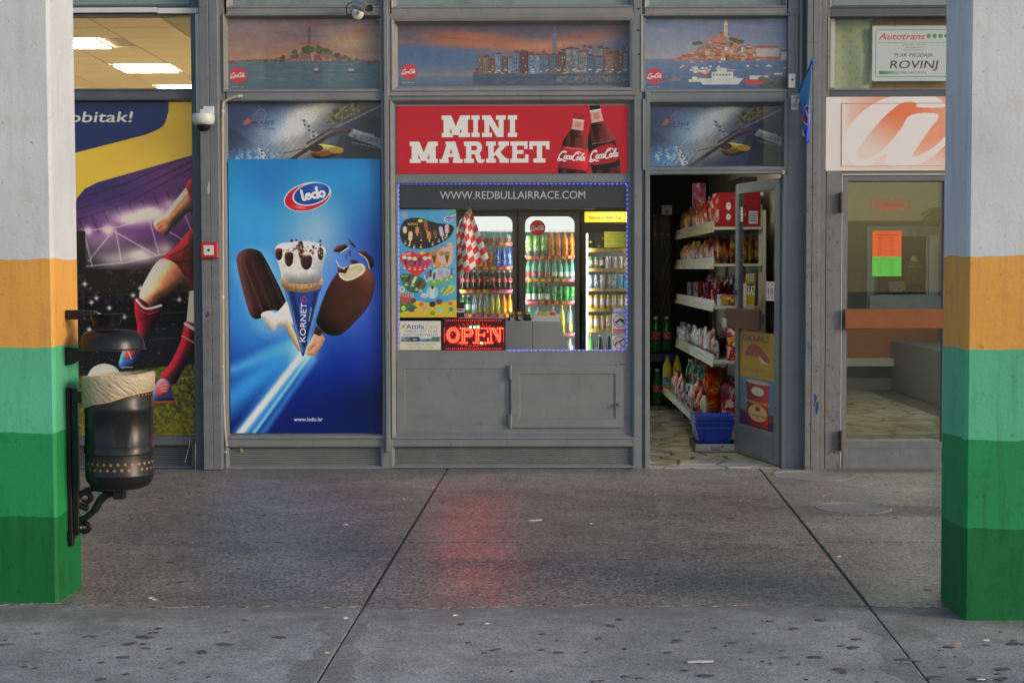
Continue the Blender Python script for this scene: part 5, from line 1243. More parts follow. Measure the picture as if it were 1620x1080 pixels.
letters('script_sticker', 'Autotrans', (1382, 318, 1436, 327.5), 0.0335, M['stick_or'], 'orange script lettering in a thin frame high on the closed door', 'sticker', .12, .03, fr_)

# ------------------------------------------------------------------ window dressing of the market
sheet('ice_cream_board', (630, 331.5, 722, 502), 0.10, art_board(), 'colourful ice cream price board in the shop window corner', 'price board', th=0.006, gain=1.9)
sheet('taxi_sign', (632.5, 507.5, 697.5, 553.5), 0.085, art_taxi(), 'pale green card sign reading Attila Taxi in the window corner', 'sign', th=0.004, gain=1.9)
im = art_url(); sheet('window_banner', (630, 291, 993, 328.5), 0.0712, im, 'dark see-through banner with web address across the window top', 'banner', th=0.0012, alpha=0.86, gain=1.6)
# open sign with lit dots
t = thing('open_sign', 'black box sign reading OPEN in glowing red dots', 'light sign', bp(749.5, 554.5, 0.10))
mb = MB(); mb.pbox(699.5, 503.5, 800, 555, 0.085, 0.115); mb.build('housing', M['blackp'], t, bevel=0.003)
cv = Cv(699, 503, 800, 555, 4, (58, 16, 22))
for (x0, y0, x1, y1) in ((702, 506, 798, 506.7), (702, 551.4, 798, 552), (702, 506, 702.6, 552), (797.4, 506, 798, 552)): cv.rect(x0, y0, x1, y1, (110, 20, 26))
sheet('face', (701, 505, 798.6, 553.6), 0.0835, cv, None, None, th=0.001, parent=t, gain=0.9, rough=0.6)
M['led_r'] = emat('red_led', (1.0, 0.0075, 0.003), 85.0); M['led_g'] = emat('green_led', (0.05, 1.0, 0.25), 16.0); M['led_d'] = emat('dim_led', (1.0, 0.03, 0.02), 2.0)
def dots(pts, r, name, m, Y=0.0815):
    mb = MB()
    for x, y in pts:
        p = bp(x, y, Y); q = r * mpp(Y)
        mb.lathe([(q, 0), (q * .7, q * .6), (0, q * .8)], p, 6, R=Matrix.Rotation(rad(90), 3, 'X'))
    o = mb.build(name, m, t); return stuff(o)
def along(pts, step):
    out = []; acc = 0
    for (ax, ay), (bx, by) in zip(pts[:-1], pts[1:]):
        L = math.hypot(bx - ax, by - ay)
        while acc <= L: out.append((ax + (bx - ax) * acc / L, ay + (by - ay) * acc / L)); acc += step
        acc -= L
    return out
red = []
A = lambda x, y, rx, ry, a0, a1: [(x + rx * math.cos(rad(a0 + (a1 - a0) * i / 40)), y + ry * math.sin(rad(a0 + (a1 - a0) * i / 40))) for i in range(41)]
for st in (A(716.8, 530, 9.6, 11.2, 0, 352), A(716.8, 530, 6.6, 8.2, 0, 350),
           [(731.5, 519.5), (731.5, 541)], [(734.8, 519.5), (734.8, 541)], [(728.5, 519.3), (742, 519.3)] + A(741.5, 525.6, 6.5, 6.4, -88, 88) + [(736, 532)], [(737.5, 522), (741.5, 522)] + A(741.5, 525.6, 3.6, 3.6, -80, 80) + [(737, 529)], [(728, 542), (740, 542)],
           [(753.5, 519.5), (753.5, 541)], [(756.8, 519.5), (756.8, 541)], [(750.5, 519.3), (771.5, 519.3)], [(771.5, 522), (771.5, 525.5)], [(758.5, 529.6), (765, 529.6)], [(766, 526.6), (766, 532.6)], [(749, 542), (771, 542)], [(772, 535.5), (772, 541)],
           [(776.8, 519.5), (776.8, 541)], [(774, 519.3), (780, 519.3)], [(773.6, 542), (780, 542)], [(779.5, 520.5), (790, 541.5)], [(782.4, 520), (791, 537)], [(791, 519.5), (791, 541)], [(787, 519.3), (796, 519.3)]):
    red += along(st, 2.75)
dots(red, 0.85, 'red_lights', M['led_r']); dots([(744.6, 517), (750.4, 517), (756.2, 516.6), (761.4, 542.6)], 1.5, 'green_lights', M['led_g'])
dim = along(A(749, 529, 40, 18.5, 180, 540), 6.2) + along(A(749, 529, 34, 15.5, 183, 357), 6.2) + along(A(749, 530, 34, 16.5, 40, 140), 6.2) + along([(703, 519), (703, 541)], 3) + along([(796.5, 519), (796.5, 541)], 3) + along([(706, 506.8), (794, 506.8)], 3.2) + along([(706, 551.4), (794, 551.4)], 3.2)
dots(dim, 0.75, 'dim_lights', M['led_d'])
# blue led strip round the pane
t = thing('led_strip', 'string of blue lights round the edge of the shop window', 'light strip', bp(811, 554, 0.075))
mb = MB()
for (x0, y0, x1, y1) in ((630, 289.8, 993, 291.6), (630, 291.6, 631.6, 554), (991.6, 291.6, 993, 554), (800, 553.2, 991.6, 554.8)): mb.pbox(x0, y0, x1, y1, 0.0695, 0.0705)
mb.build('tape', M['white_pl'], t)
dd = [(x, 290.9) for x in np.arange(631, 993, 6.9)] + [(630.9, y) for y in np.arange(294, 552, 7.2)] + [(992.2, y) for y in np.arange(294, 552, 7.2)] + [(x, 553.9) for x in np.arange(806, 992, 6.9)]
M['led_b'] = emat('blue_led', (0.045, 0.035, 1.0), 11.0)
dots(dd, 0.8, 'blue_lights', M['led_b'], 0.069)
# checkered flag
c = Cv(0, 0, 50, 90, 4, (206, 204, 202))
for i in range(5):
    for j in range(9):
        if (i + j) % 2: c.rect(i * 10, j * 10, i * 10 + 10, j * 10 + 10, (196, 40, 40))
im_ = c.image('checks', 2.3); mt = print_mat('check_cloth', im_, 0.7)
t = thing('checkered_flag', 'red and white checkered flag hung slanting in the shop window', 'flag', bp(745, 437, 0.2))
mb = MB(); v, f, uv = [], [], []
q4 = [(744, 328), (773, 408), (724, 440), (722.5, 362)]          # top, right, bottom, left
for j in range(13):
    for i in range(9):
        u, s_ = i / 8, j / 12
        x = (1 - s_) * ((1 - u) * q4[3][0] + u * q4[0][0]) + s_ * ((1 - u) * q4[2][0] + u * q4[1][0]); y = (1 - s_) * ((1 - u) * q4[3][1] + u * q4[0][1]) + s_ * ((1 - u) * q4[2][1] + u * q4[1][1])
        v.append(bp(x, y, 0.20 + 0.018 * math.sin(u * 9 + s_ * 2)))
for j in range(12):
    for i in range(8):
        k = j * 9 + i; f.append((k + 9, k + 10, k + 1, k)); uv.append([(i / 8, 1 - (j + 1) / 12), ((i + 1) / 8, 1 - (j + 1) / 12), ((i + 1) / 8, 1 - j / 12), (i / 8, 1 - j / 12)])
mb.add(v, f, 0, uv); o = mb.build('cloth', mt, t, smooth=True, fix=False); so = o.modifiers.new('s', 'SOLIDIFY'); so.thickness = 0.002
mb = MB(); mb.tube([bp(721, 364, 0.205), bp(745, 326, 0.205)], 0.006, 8); mb.build('stick', M['white_pl'], t, smooth=True)
# stickers low on the pane, yellow notice
def nosign(label, R, what, cap=False):
    x0, y0, x1, y1 = R; cx, cy, r = (x0 + x1) / 2, y0 + (x1 - x0) * .5, (x1 - x0) * .42
    c = Cv(x0, y0, x1, y1, 8, (214, 206, 214))
    if what == 'dog': c.line(sm([(cx - 7, cy + 5), (cx - 5, cy), (cx - 1, cy - 1), (cx + 4, cy - 4), (cx + 7, cy - 5)], 5, False), 2.4, (70, 66, 74)); c.line([(cx + 1, cy), (cx + 3, cy + 6)], 1.3, (70, 66, 74)); c.line([(cx - 4, cy), (cx - 7, cy + 6)], 1.3, (70, 66, 74))
    elif what == 'skate': c.line([(cx - 5, cy + 2), (cx + 1, cy - 3), (cx + 6, cy - 1)], 3, (40, 38, 44)); c.line([(cx + 3, cy), (cx + 7, cy + 3)], 2, (40, 38, 44)); c.line([(cx - 8, cy + 5), (cx - 1, cy + 5)], 1, (60, 56, 60)); c.ell(cx - 6, cy + 1, 1.4, 1.4, (40, 38, 44))
    c.ell(cx, cy, r, r, (206, 70, 80), 1, 0, .14)
    if what == 'dog': c.line([(cx - r * .6, cy - r * .6), (cx + r * .6, cy + r * .6)], 1.2, (206, 90, 96), .9)
    if cap: c.rect(x0 + 1.5, y1 - 7, x1 - 1.5, y1 - 1, (200, 70, 90)); c.text('BEZ ULAZA', x0 + 3, y1 - 2.5, 2.6, (220, 200, 206), w=x1 - x0 - 6)
    sheet('sticker', R, 0.0698, c, label, 'sticker', th=0.0008, gain=1.6)
nosign('white sticker with red ring and dark skater, above the dog sticker', (968, 496, 992, 527.5), 'skate', True)
nosign('white sticker with crossed out dog at the window corner', (968, 530, 992, 553.5), 'dog')
c = Cv(970, 486, 992, 496, 6, (150, 150, 200)); c.rect(972, 488, 991, 494, (190, 190, 214)); sheet('sticker', (970, 486.5, 991, 495), 0.0698, c, 'small blank pale blue sticker above the two red ring stickers', 'sticker', th=0.0008, gain=1.5)
c = Cv(956, 366.5, 992, 391, 6, (176, 154, 44))
for i, s_ in enumerate(('Prodajemo cigarete', 'Vendiamo sigarette', 'Selling cigarettes', 'Zigaretten verkaufen')): c.text(s_, 959, 371.5 + i * 5.8, 2.7, (110, 104, 60), w=(30, 30, 26, 31)[i])
sheet('cigarette_notice', (956, 366.5, 992, 391), 0.0765, c, 'yellow notice about selling cigarettes in the shop window', 'notice', th=0.001, gain=2.8)
c = Cv(720, 470, 736, 503, 4, (60, 30, 26)); c.rect(720, 484, 736, 492, (206, 200, 196)); c.rect(720, 486, 734, 489, (60, 60, 140)); sheet('wafer_display', (718, 478, 735, 502), 0.16, c, 'narrow brown display card between price board and cooler', 'display card', th=0.01, gain=1.3)

# ------------------------------------------------------------------ things on the facade
t = thing('dome_camera', 'white dome security camera with smoked bubble on the left post', 'camera', bp(322, 208, -0.13))
mb = MB(); mb.pbox(321, 168, 338.5, 181, -0.112, -0.101); mb.pbox(316, 173, 334, 182, -0.20, -0.112); mb.build('bracket', M['white_pl'], t, bevel=0.004)
cc = bp(322, 190, -0.20); mb = MB(); mb.lathe([(0.0, .050), (0.078, .046), (0.084, .038), (0.084, 0.0), (0.080, -.02), (0.066, -.036), (0.058, -.038)], cc, 24); mb.build('body', M['white_pl'], t, smooth=True)
mb = MB(); mb.lathe([(0.056, -.036), (0.053, -.056), (0.042, -.074), (0.024, -.086), (0.0, -.090)], cc, 20); mb.build('bubble', mat('smoked_dome', (0.012, 0.012, 0.015), 0.06), t, smooth=True)
t = thing('bullet_camera', 'silver bullet security camera over the left bay', 'camera', bp(566, 22, -0.02))
p0, p1 = bp(566, 22, -0.001), bp(567, 16, -0.10)
mb = MB(); mb.lathe([(0.046, 0), (0.046, .008), (0.040, .014), (0.015, .018), (0, .018)], p0, 20, R=Matrix.Rotation(rad(90), 3, 'X')); mb.tube([p0, p0 + Vector((0.01, -.06, .0)), p1], 0.012, 10); mb.build('mount', M['white_pl'], t, smooth=True)
d = (bp(590, 20, -0.30) - bp(560, 8, -0.10)); ax = d.normalized(); o_ = bp(562, 6, -0.10)
R_ = ax.to_track_quat('Z', 'Y').to_matrix()
mb = MB(); mb.lathe([(0.030, 0), (0.036, .006), (0.036, .185), (0.031, .19), (0.029, .175), (0.0, .175)], o_, 20, R=R_); mb.build('barrel', M['chrome'], t, smooth=True)
mb = MB(); mb.lathe([(0.029, .176), (0.0, .1762)], o_, 16, R=R_); mb.build('lens', M['blackp'], t, smooth=True)
mb = MB(); mb.lathe([(0.040, 0.01), (0.040, .20), (0.038, .20), (0.038, .01)], o_, 20, R=R_); mb.v = [v_ for v_ in mb.v]; mb.build('sunshield', M['chrome'], t, smooth=True)
mb = MB(); mb.tube(sm([o_, bp(553, 5, -0.07), bp(548, 12, -0.03), bp(549, 22, -0.008), bp(556, 24, -0.004)], 5, False), 0.004, 6); mb.build('cable', M['blackp'], t, smooth=True)
t = thing('cable_trunking', 'white plastic cable trunking along the top of the left bay', 'trunking', bp(313, 176, -0.02))
mb = MB(); mb.pbox(-60, 12.5, 248, 20.5, -0.028, -0.0125); mb.pbox(248.6, 12.8, 314, 21.5, -0.029, -0.0125); mb.build('level_run', M['white_pl'], t, bevel=0.002)
mb = MB(); mb.pbox(309.5, 22.5, 316.8, 178, -0.032, -0.0125); mb.build('drop_run', M['white_pl'], t, bevel=0.002)
t = thing('alarm_call_point', 'small red fire alarm call point on the left column', 'alarm button', bp(330, 409, -0.13))
mb = MB(); mb.pbox(317.5, 383, 344.5, 408.5, -0.135, -0.101); mb.build('case', M['red'], t, bevel=0.006)
mb = MB(); mb.pbox(322, 388, 338, 403.5, -0.1375, -0.134); mb.build('pane', M['white_pl'], t, bevel=0.001)
mb = MB(); mb.lathe([(0.011, 0), (0.009, .003), (0, .004)], bp(330, 395.5, -0.137), 12, R=Matrix.Rotation(rad(90), 3, 'X')); mb.build('button', M['blackp'], t)
t = thing('cable', 'cream cable pipe running down beside the blue ice cream poster', 'pipe', bp(357, 706, -0.01))
mb = MB(); mb.tube(sm([bp(382, 152.5, -0.012), bp(368, 154.5, -0.012), bp(357, 160, -0.012), bp(352.3, 172, -0.012), bp(352, 260, -0.012), bp(352.6, 420, -0.011), bp(353.2, 560, -0.011), bp(354.5, 640, -0.011), bp(356, 680, -0.011), bp(358.5, 705, -0.010)], 5, False), 0.010, 8); mb.build('pipe', M['cable'], t, smooth=True)
mb = MB(); mb.tube([bp(377, 153, -0.012), bp(383, 152, -0.012)], 0.013, 8)
for y in (176, 470, 580): mb.tube([bp(352.5, y - 2, -0.0115), bp(352.5, y + 2, -0.0115)], 0.0125, 8)
mb.build('sleeve', M['white_pl'], t, smooth=True)
mb = MB(); mb.tube([bp(348, 715, -0.02), bp(358, 715, -0.02)], 0.008, 8); mb.lathe([(0.014, 0), (0.014, 0.01), (0, 0.016)], bp(356.5, 715, -0.008), 10, R=Matrix.Rotation(rad(90), 3, 'X')); tag(mb.build('valve', M['chrome'], smooth=True), 'small metal bolt under the cream cable pipe', 'bolt')
mb = MB(); mb.pbox(1247.5, 117, 1258.5, 139.5, -0.034, -0.011); o = mb.build('switch_box', M['white_pl'], bevel=0.003); tag(o, 'small white box on the corner of the harbour panorama window', 'box')
mb = MB(); mb.lathe([(0.008, 0), (0.008, .004), (0, .006)], bp(1254, 126, -0.034), 10, R=Matrix.Rotation(rad(90), 3, 'X')); mb.build('knob', M['rusthinge'], o)
# hanging blue flag
t = thing('blue_pennant', 'blue advertising pennant hanging from a white wall bracket', 'flag', bp(1262, 173, -0.02))
mb = MB(); mb.pbox(1251.5, 151, 1263, 174, -0.008, -0.001); mb.tube([bp(1258, 168, -0.006), bp(1264, 150, -0.14)], 0.014, 10); mb.tube([bp(1258, 154, -0.006), bp(1264, 152, -0.12)], 0.008, 8); mb.build('bracket', M['white_pl'], t, smooth=True)
pA, pB = bp(1263, 147, -0.12), bp(1285, 98, -0.62)
mb = MB(); mb.tube([pA, pB], 0.008, 8); mb.lathe([(0, -.018), (0.013, -.013), (0.018, 0), (0.013, .013), (0, .018)], pB, 12); mb.build('pole', mat('blue_plastic', (0.02, 0.12, 0.50), 0.3), t, smooth=True)
c = Cv(0, 0, 40, 100, 5, (36, 110, 176)); c.vgrad([(0, (60, 140, 196)), (50, (40, 110, 180)), (80, (20, 50, 150)), (100, (30, 60, 160))]); c.line([(5, 90), (35, 20)], 3, (150, 190, 220), .5, 6); c.line([(12, 95), (40, 30)], 2, (200, 215, 230), .5, 4)
c.ell(22, 62, 9, 16, (190, 192, 200)); c.ell(22, 62, 7.6, 14, (170, 30, 46)); c.ell(23, 60, 5, 10, (30, 60, 140)); c.line([(21, 54), (24, 66)], 2, (210, 210, 214)); c.poly([(4, 92), (14, 86), (18, 98), (6, 100)], (190, 200, 214))
mt = print_mat('pennant_cloth', c.image('pennant', 1.5), 0.5)
mb = MB(); v, f, uv = [], [], []
for j in range(15):
    for i in range(11):
        u, s_ = i / 10, j / 14
        top = pA.lerp(pB, u); L = 0.30 + 0.30 * u
        v.append((top.x + 0.020 * math.sin(u * 10 + s_ * 1.5) * s_ + 0.03 * s_ * (1 - u), top.y * (1 - s_ * .35) - .10 * s_ + 0.02 * math.sin(u * 7 + 1), top.z - L * s_ - 0.0))
for j in range(14):
    for i in range(10):
        k = j * 11 + i; f.append((k + 11, k + 12, k + 1, k)); uv.append([(i / 10, 1 - (j + 1) / 14), ((i + 1) / 10, 1 - (j + 1) / 14), ((i + 1) / 10, 1 - j / 14), (i / 10, 1 - j / 14)])
mb.add(v, f, 0, uv); o = mb.build('cloth', mt, t, smooth=True, fix=False); so = o.modifiers.new('s', 'SOLIDIFY'); so.thickness = 0.002

# ------------------------------------------------------------------ litter bin and ashtray on the left pillar
YB = PY0 + 0.20
Cb = bp(187.5, 600, YB); k = mpp(YB); zof = lambda py: bp(187, py, YB).z; xof = lambda px: bp(px, 690, YB).x
t = thing('litter_bin', 'black metal litter bin with curled bracket on the striped pillar', 'litter bin', (Cb.x, YB, zof(772)))
R0 = 53.5 * k; cz = lambda py: zof(py)
mb = MB()
prof = [(0, cz(772)), (R0 * .6, cz(772)), (R0 * .86, cz(767)), (R0 * .97, cz(757)), (R0, cz(750)), (R0 * 1.012, cz(748.5)), (R0, cz(747)), (R0, cz(716)), (R0 * 1.03, cz(714.5)), (R0 * 1.03, cz(704)), (R0, cz(702)), (R0 * .992, cz(652)), (R0 * 1.01, cz(650)), (R0 * 1.01, cz(640)), (R0 * .99, cz(638)), (R0 * .995, cz(602)), (R0 * 1.02, cz(600)), (R0 * .96, cz(598)), (R0 * .95, cz(640)), (R0 * .93, cz(745)), (0, cz(760))]
prof = [(r, z) for r, z in prof]
n = 40; mb.lathe(prof, (Cb.x, YB, 0), n)
for i, p in enumerate(mb.v):                          # the dent in its side
    a = math.atan2(p[1] - YB, p[0] - Cb.x); dz = (p[2] - cz(680)) / 0.08
    dd = math.exp(-((a + 1.25) / .28) ** 2 - dz * dz) * 0.016
    if dd > .001: mb.v[i] = (p[0] - math.cos(a) * dd, p[1] - math.sin(a) * dd, p[2])
mb.build('bucket', M['black'], t, smooth=True)
M['hole'] = mat('bag_in_hole', (0.30, 0.16, 0.06), 0.5, noise=0.4, nscale=60)
mb = MB()
for j, py in enumerate((729, 738)):
    for i in range(-16, 17):
        a = -math.pi / 2 + (i + (j * .5)) * (2 * math.pi / 30); s_ = 3.2 * k; rr = R0 * 1.003
        pt = lambda da, dz: (Cb.x + rr * math.cos(a + da / rr), YB + rr * math.sin(a + da / rr), cz(py) + dz)
        o8 = [(0, -s_), (s_ * .45, -s_ * .45), (s_, 0), (s_ * .45, s_ * .45), (0, s_), (-s_ * .45, s_ * .45), (-s_, 0), (-s_ * .45, -s_ * .45)]
        mb.add([pt(x, z) for x, z in o8], [tuple(range(8))])
stuff(mb.build('pierced_holes', M['hole'], t))
mb = MB()
for i in range(26):
    a = -math.pi / 2 + (i - 13) * (2 * math.pi / 44); s_ = 1.7 * k; rr = R0 * 1.002; z = cz(622)
    mb.add([(Cb.x + rr * math.cos(a + s_ * math.cos(b) / rr), YB + rr * math.sin(a + s_ * math.cos(b) / rr), z + s_ * math.sin(b)) for b in [q * math.pi / 3 for q in range(6)]], [tuple(range(6))])
stuff(mb.build('pierced_holes', M['hole'], t))
# back rail on the pillar and arm to the bucket
xr = PX
mb = MB(); mb.box(xr + 0.002, xr + 0.022, YB - 0.035, YB + 0.005, zof(862), zof(612)); mb.box(xr + 0.022, xr + 0.05, YB - 0.022, YB - 0.008, zof(845), zof(614)); mb.build('back_rail', M['black'], t, bevel=0.002)
mb = MB(); mb.box(xr + 0.002, xr + 0.028, YB - 0.05, YB + 0.02, zof(852), zof(838)); mb.build('clamp', M['black'], t, bevel=0.002)
mb = MB(); mb.box(xr + 0.03, Cb.x - R0 * .9, YB - 0.04, YB + 0.02, zof(636), zof(618)); mb.build('bucket_arm', M['black'], t, bevel=0.002)
def spiral(cx, cz_, r0, r1, a0, a1, n=26): return [(cx + (r0 + (r1 - r0) * i / n) * math.cos(rad(a0 + (a1 - a0) * i / n)), YB, cz_ + (r0 + (r1 - r0) * i / n) * math.sin(rad(a0 + (a1 - a0) * i / n))) for i in range(n + 1)]
mb = MB()
mb.tube(spiral(xof(135), zof(788), .008, 15 * k, 200, 640), [.011 + .006 * i / 26 for i in range(27)], 8)
mb.tube(spiral(xof(133), zof(832), .008, 12 * k, 160, -280), [.011 + .005 * i / 26 for i in range(27)], 8)
mb.tube(sm([(xof(132), YB, zof(776)), (xof(146), YB, zof(773)), (xof(166), YB, zof(775)), (xof(190), YB, zof(776))], 5, False), .012, 8)
mb.tube(sm([(xof(122), YB, zof(822)), (xof(134), YB, zof(818)), (xof(148), YB, zof(806)), (xof(158), YB, zof(790)), (xof(172), YB, zof(780)), (xof(194), YB, zof(780))], 5, False), [.015] * 10 + [.019] * 16, 8)
mb.box(xof(180), xof(196), YB - .03, YB + .03, zof(788), zof(769))
mb.build('scroll_bracket', M['black'], t, smooth=True)
# hood over the bin
hx = xof(179); hr = 52 * k
mb = MB(); mb.lathe([(hr * 1.03, cz(553)), (hr * 1.03, cz(551.5)), (hr * .99, cz(550)), (hr * .965, cz(541)), (hr * .90, cz(531)), (hr * .78, cz(525)), (hr * .5, cz(521.5)), (0, cz(521))], (hx, YB, 0), 32); mb.build('hood', M['black'], t, smooth=True)
mb = MB(); mb.prism([(xr + .002, cz(577)), (xr + .03, cz(576)), (hx - hr * .35, cz(553)), (xr + .002, cz(548))], YB - .04, YB - .01); mb.build('hood_bracket', M['black'], t, bevel=.002)
# liner
M['liner'] = None
m = bpy.data.materials.new('bag_film'); m.use_nodes = True; nt_ = m.node_tree; b = nt_.nodes['Principled BSDF']
b.inputs['Base Color'].default_value = (0.60, 0.50, 0.34, 1); b.inputs['Roughness'].default_value = 0.2; b.inputs['Alpha'].default_value = 0.72; b.inputs['Subsurface Weight'].default_value = 0.0
nz_ = nt_.nodes.new('ShaderNodeTexNoise'); nz_.inputs['Scale'].default_value = 14; nz_.inputs['Detail'].default_value = 5
m0 = nt_.nodes.new('ShaderNodeMapping'); m0.inputs['Rotation'].default_value = (0, 0.95, 0)
mp = nt_.nodes.new('ShaderNodeMapping'); mp.inputs['Scale'].default_value = (5.5, 2.5, 1.3)
gg = nt_.nodes.new('ShaderNodeNewGeometry'); nt_.links.new(gg.outputs['Position'], m0.inputs[0]); nt_.links.new(m0.outputs[0], mp.inputs[0]); nt_.links.new(mp.outputs[0], nz_.inputs['Vector'])
bu = nt_.nodes.new('ShaderNodeBump'); bu.inputs['Strength'].default_value = 0.9; bu.inputs['Distance'].default_value = 0.012
nt_.links.new(nz_.outputs[0], bu.inputs['Height']); nt_.links.new(bu.outputs[0], b.inputs['Normal'])
mb = MB(); v, f = [], []; n = 72; rg = random.Random(6)
wob = [rg.uniform(-1, 1) for _ in range(n)]
for i in range(n):
    a = 2 * math.pi * i / n; ca, sa = math.cos(a), math.sin(a)
    left = (1 - ca) / 2                                    # hem hangs lower on the pillar side
    ztop = cz(593) + 0.010 * ca + .003 * math.sin(a * 3 + 1)
    zh = cz(616) - (cz(616) - cz(644)) * left + 0.003 * math.sin(a * 5)
    flare = R0 * (1.06 + .02 * math.sin(a * 5))
    for r, z in ((R0 * .90, cz(640)), (R0 * .93, ztop - .01), (R0 * 1.0, ztop + .006), (flare, ztop - .004), (R0 * 1.075 + .002 * math.sin(a * 9 + 2), ztop * .6 + zh * .4), (R0 * 1.05 + .002 * math.sin(a * 11), zh + .006), (R0 * 1.03, zh)):
        v.append((Cb.x + r * ca, YB + r * sa, z))
for i in range(n):
    for q in range(6):
        a, b_ = i * 7 + q, ((i + 1) % n) * 7 + q; f.append((a, b_, b_ + 1, a + 1))
mb.add(v, f); hem = [Vector(v[i * 7 + 6]) for i in range(n)]; o = mb.build('bin_liner', m, smooth=True); hm = MB(); hm.tube(hem + [hem[0]], .0028, 6, cap=False); hm.build('hem', mat('liner_hem', (.55, .33, .15), .35), o, smooth=True); tag(o, 'crumpled yellowish bag folded over the rim of the litter bin', 'bin bag')
# ashtray
t = thing('ashtray', 'small black metal ashtray bowl on the pillar above the bin', 'ashtray', (xof(172), YB, cz(517)))
ax_, ar_ = xof(173), 27 * k
mb = MB(); mb.lathe([(0, cz(516)), (ar_ * .74, cz(515)), (ar_ * .97, cz(498)), (ar_ * 1.03, cz(497)), (ar_ * 1.0, cz(495.5)), (ar_ * .93, cz(498)), (ar_ * .7, cz(511)), (0, cz(512))], (ax_, YB - .02, 0), 24); mb.build('bowl', M['black'], t, smooth=True)
mb = MB(); mb.box(xr + .004, xr + .09, YB - .03, YB + .0, cz(505), cz(490)); mb.tube([(xr + .003, YB - .01, cz(499)), (xr + .03, YB - .015, cz(498))], .016, 8); mb.box(xr + .08, ax_ - ar_ * .6, YB - .05, YB + .015, cz(500), cz(491)); mb.build('arm', M['black'], t, bevel=.002)
mb = MB(); mb.lathe([(0, 0), (.008, .002), (.006, .008), (0, .011)], (xof(163), YB - .04, cz(497.5)), 8); mb.build('screw', M['chrome'], t, smooth=True)

# ------------------------------------------------------------------ litter and covers on the paving
def butt(px, py, L=0.024, two=True, i=0):
    p = bg(px, py, 0.004); a = rg.uniform(-.4, .4); d = Vector((math.cos(a), math.sin(a), 0)) * L / 2
    mb = MB(); mb.tube([p - d, p + d * (.3 if two else 1)], 0.0042, 7); return p, d, mb
M['paper'] = mat('white_paper', (0.66, 0.65, 0.62), 0.7); M['filter'] = mat('tan_filter', (0.55, 0.28, 0.12), 0.7)
spots = [(640, 789, 'cigarette end on the dark joint near the shopfront'), (547, 829.5, 'small pale crumb of paper left of the long joint'), (686, 771, 'cigarette end touching the joint under the cupboard'), (846, 822.5, 'flattened white paper strip in mid pavement'), (936, 828, 'cigarette end with orange filter right of the paper strip'), (548, 977, 'white cigarette end lying across the repaired joint'), (721, 972.5, 'short cigarette end near the edge of the asphalt'), (772, 986, 'orange cigarette end on the pale concrete'), (519, 1032, 'cigarette end beside the repaired joint near the bottom edge'), (240, 945, 'white cigarette end right of the striped pillar foot'), (246, 948, 'tan cigarette end touching a white one near the pillar'), (1306, 886, 'tan leaf scrap beside the right hand joint'), (1327, 880, 'tiny white scrap right of the right hand joint'), (1442, 951, 'white scrap near the foot of the right pillar'), (937, 911, 'brown twig scrap on the dark asphalt'), (1170, 792, 'orange crumb in front of the open door'), (1302, 784, 'orange crumb left of the round cover'), (1516, 1017, 'yellow scrap on the concrete under the right pillar'), (1108, 1046, 'white squashed paper scrap on the pale concrete'), (1552, 1074, 'pale paper scrap at the lower right edge'), (1560, 1012, 'grey pebble on the concrete beside the right pillar')]
for i, (px, py, lab) in enumerate(spots):
    if 'cigarette' in lab:
        p, d, mb = butt(px, py); mb.m = [0] * len(mb.f)
        s0 = len(mb.f); mb.tube([p + d * .3, p + d], 0.0043, 7, 1)
        tag(mb.build('cigarette_end', [M['paper'], M['filter']], smooth=True), lab, 'cigarette end', 'litter on the pavement')
    else:
        p = bg(px, py, 0.002); s_ = 0.045 if 'strip' in lab or 'squashed' in lab else 0.014
        mb = MB(); mb.slab(blob(p.x, p.y, s_, s_ * .35, 9, .4, .2), 0.001, 0.005)
        tag(mb.build('scrap', M['filter'] if any(w_ in lab for w_ in ('tan', 'orange', 'brown', 'yellow')) else M['paper']), lab, 'scrap', 'litter on the pavement')
for (px, py, rx, lab) in ((1350, 803, 0.245, 'round worn utility cover in the asphalt before the glass door'), (1287, 752, 0.30, 'round patched cover at the foot of the right column')):
    p = bg(px, py); mb = MB()
    mb.lathe([(rx, -.012), (rx, .003), (rx * .965, .0045), (rx * .95, .002), (0, .002)], (p.x, p.y, 0), 40); o = mb.build('utility_cover', M['patch']); tag(o, lab, 'cover')

# paint splashes, rust and scraps on the front
def vblob(pts, Y, m, name, parent=None, label=None, cat=None):
    mb = MB()
    for (px, py, rx, ry) in pts:
        p = bp(px, py, Y); k_ = mpp(Y)
        q = blob(0, 0, rx * k_, ry * k_, 14, .35)
        mb.add([(p.x + x, Y, p.z + z) for x, z in q] + [(p.x + x, Y + .002, p.z + z) for x, z in q], [tuple(range(14))] + [(i, 14 + i, 14 + (i + 1) % 14, (i + 1) % 14) for i in range(14)])
    o = mb.build(name, m, parent)
    return stuff(o) if parent else tag(o, label, cat)
sp_b, sp_t, sp_r, sp_d = mat('blue_splash', (.012, .045, .16), .5), mat('teal_splash', (.05, .17, .26), .5), mat('red_splash', (.30, .05, .03), .5), mat('dark_chip', (.03, .03, .035), .6)
rust = mat('rust_stain', (.115, .07, .045), .7)
vblob([(1290, 630, 2.6, 6), (1292.5, 645, 2.4, 9), (1288, 640, 1.2, 2), (329, 497, 2.5, 3.5), (327, 500, 1.4, 2)], -.1012, sp_b, 'paint_splash', bld)
vblob([(1281 + rg.uniform(-3, 4), 553 + rg.gauss(0, 12), rg.uniform(.5, 1.2), rg.uniform(.5, 2.2)) for _ in range(26)], -.1012, sp_t, 'paint_splash', bld)
vblob([(336, 497, 1.8, 2.4)] + [(332 + rg.uniform(-6, 6), 540 + rg.gauss(0, 14), .6, 1.2) for _ in range(14)], -.1012, sp_r, 'paint_splash', bld)
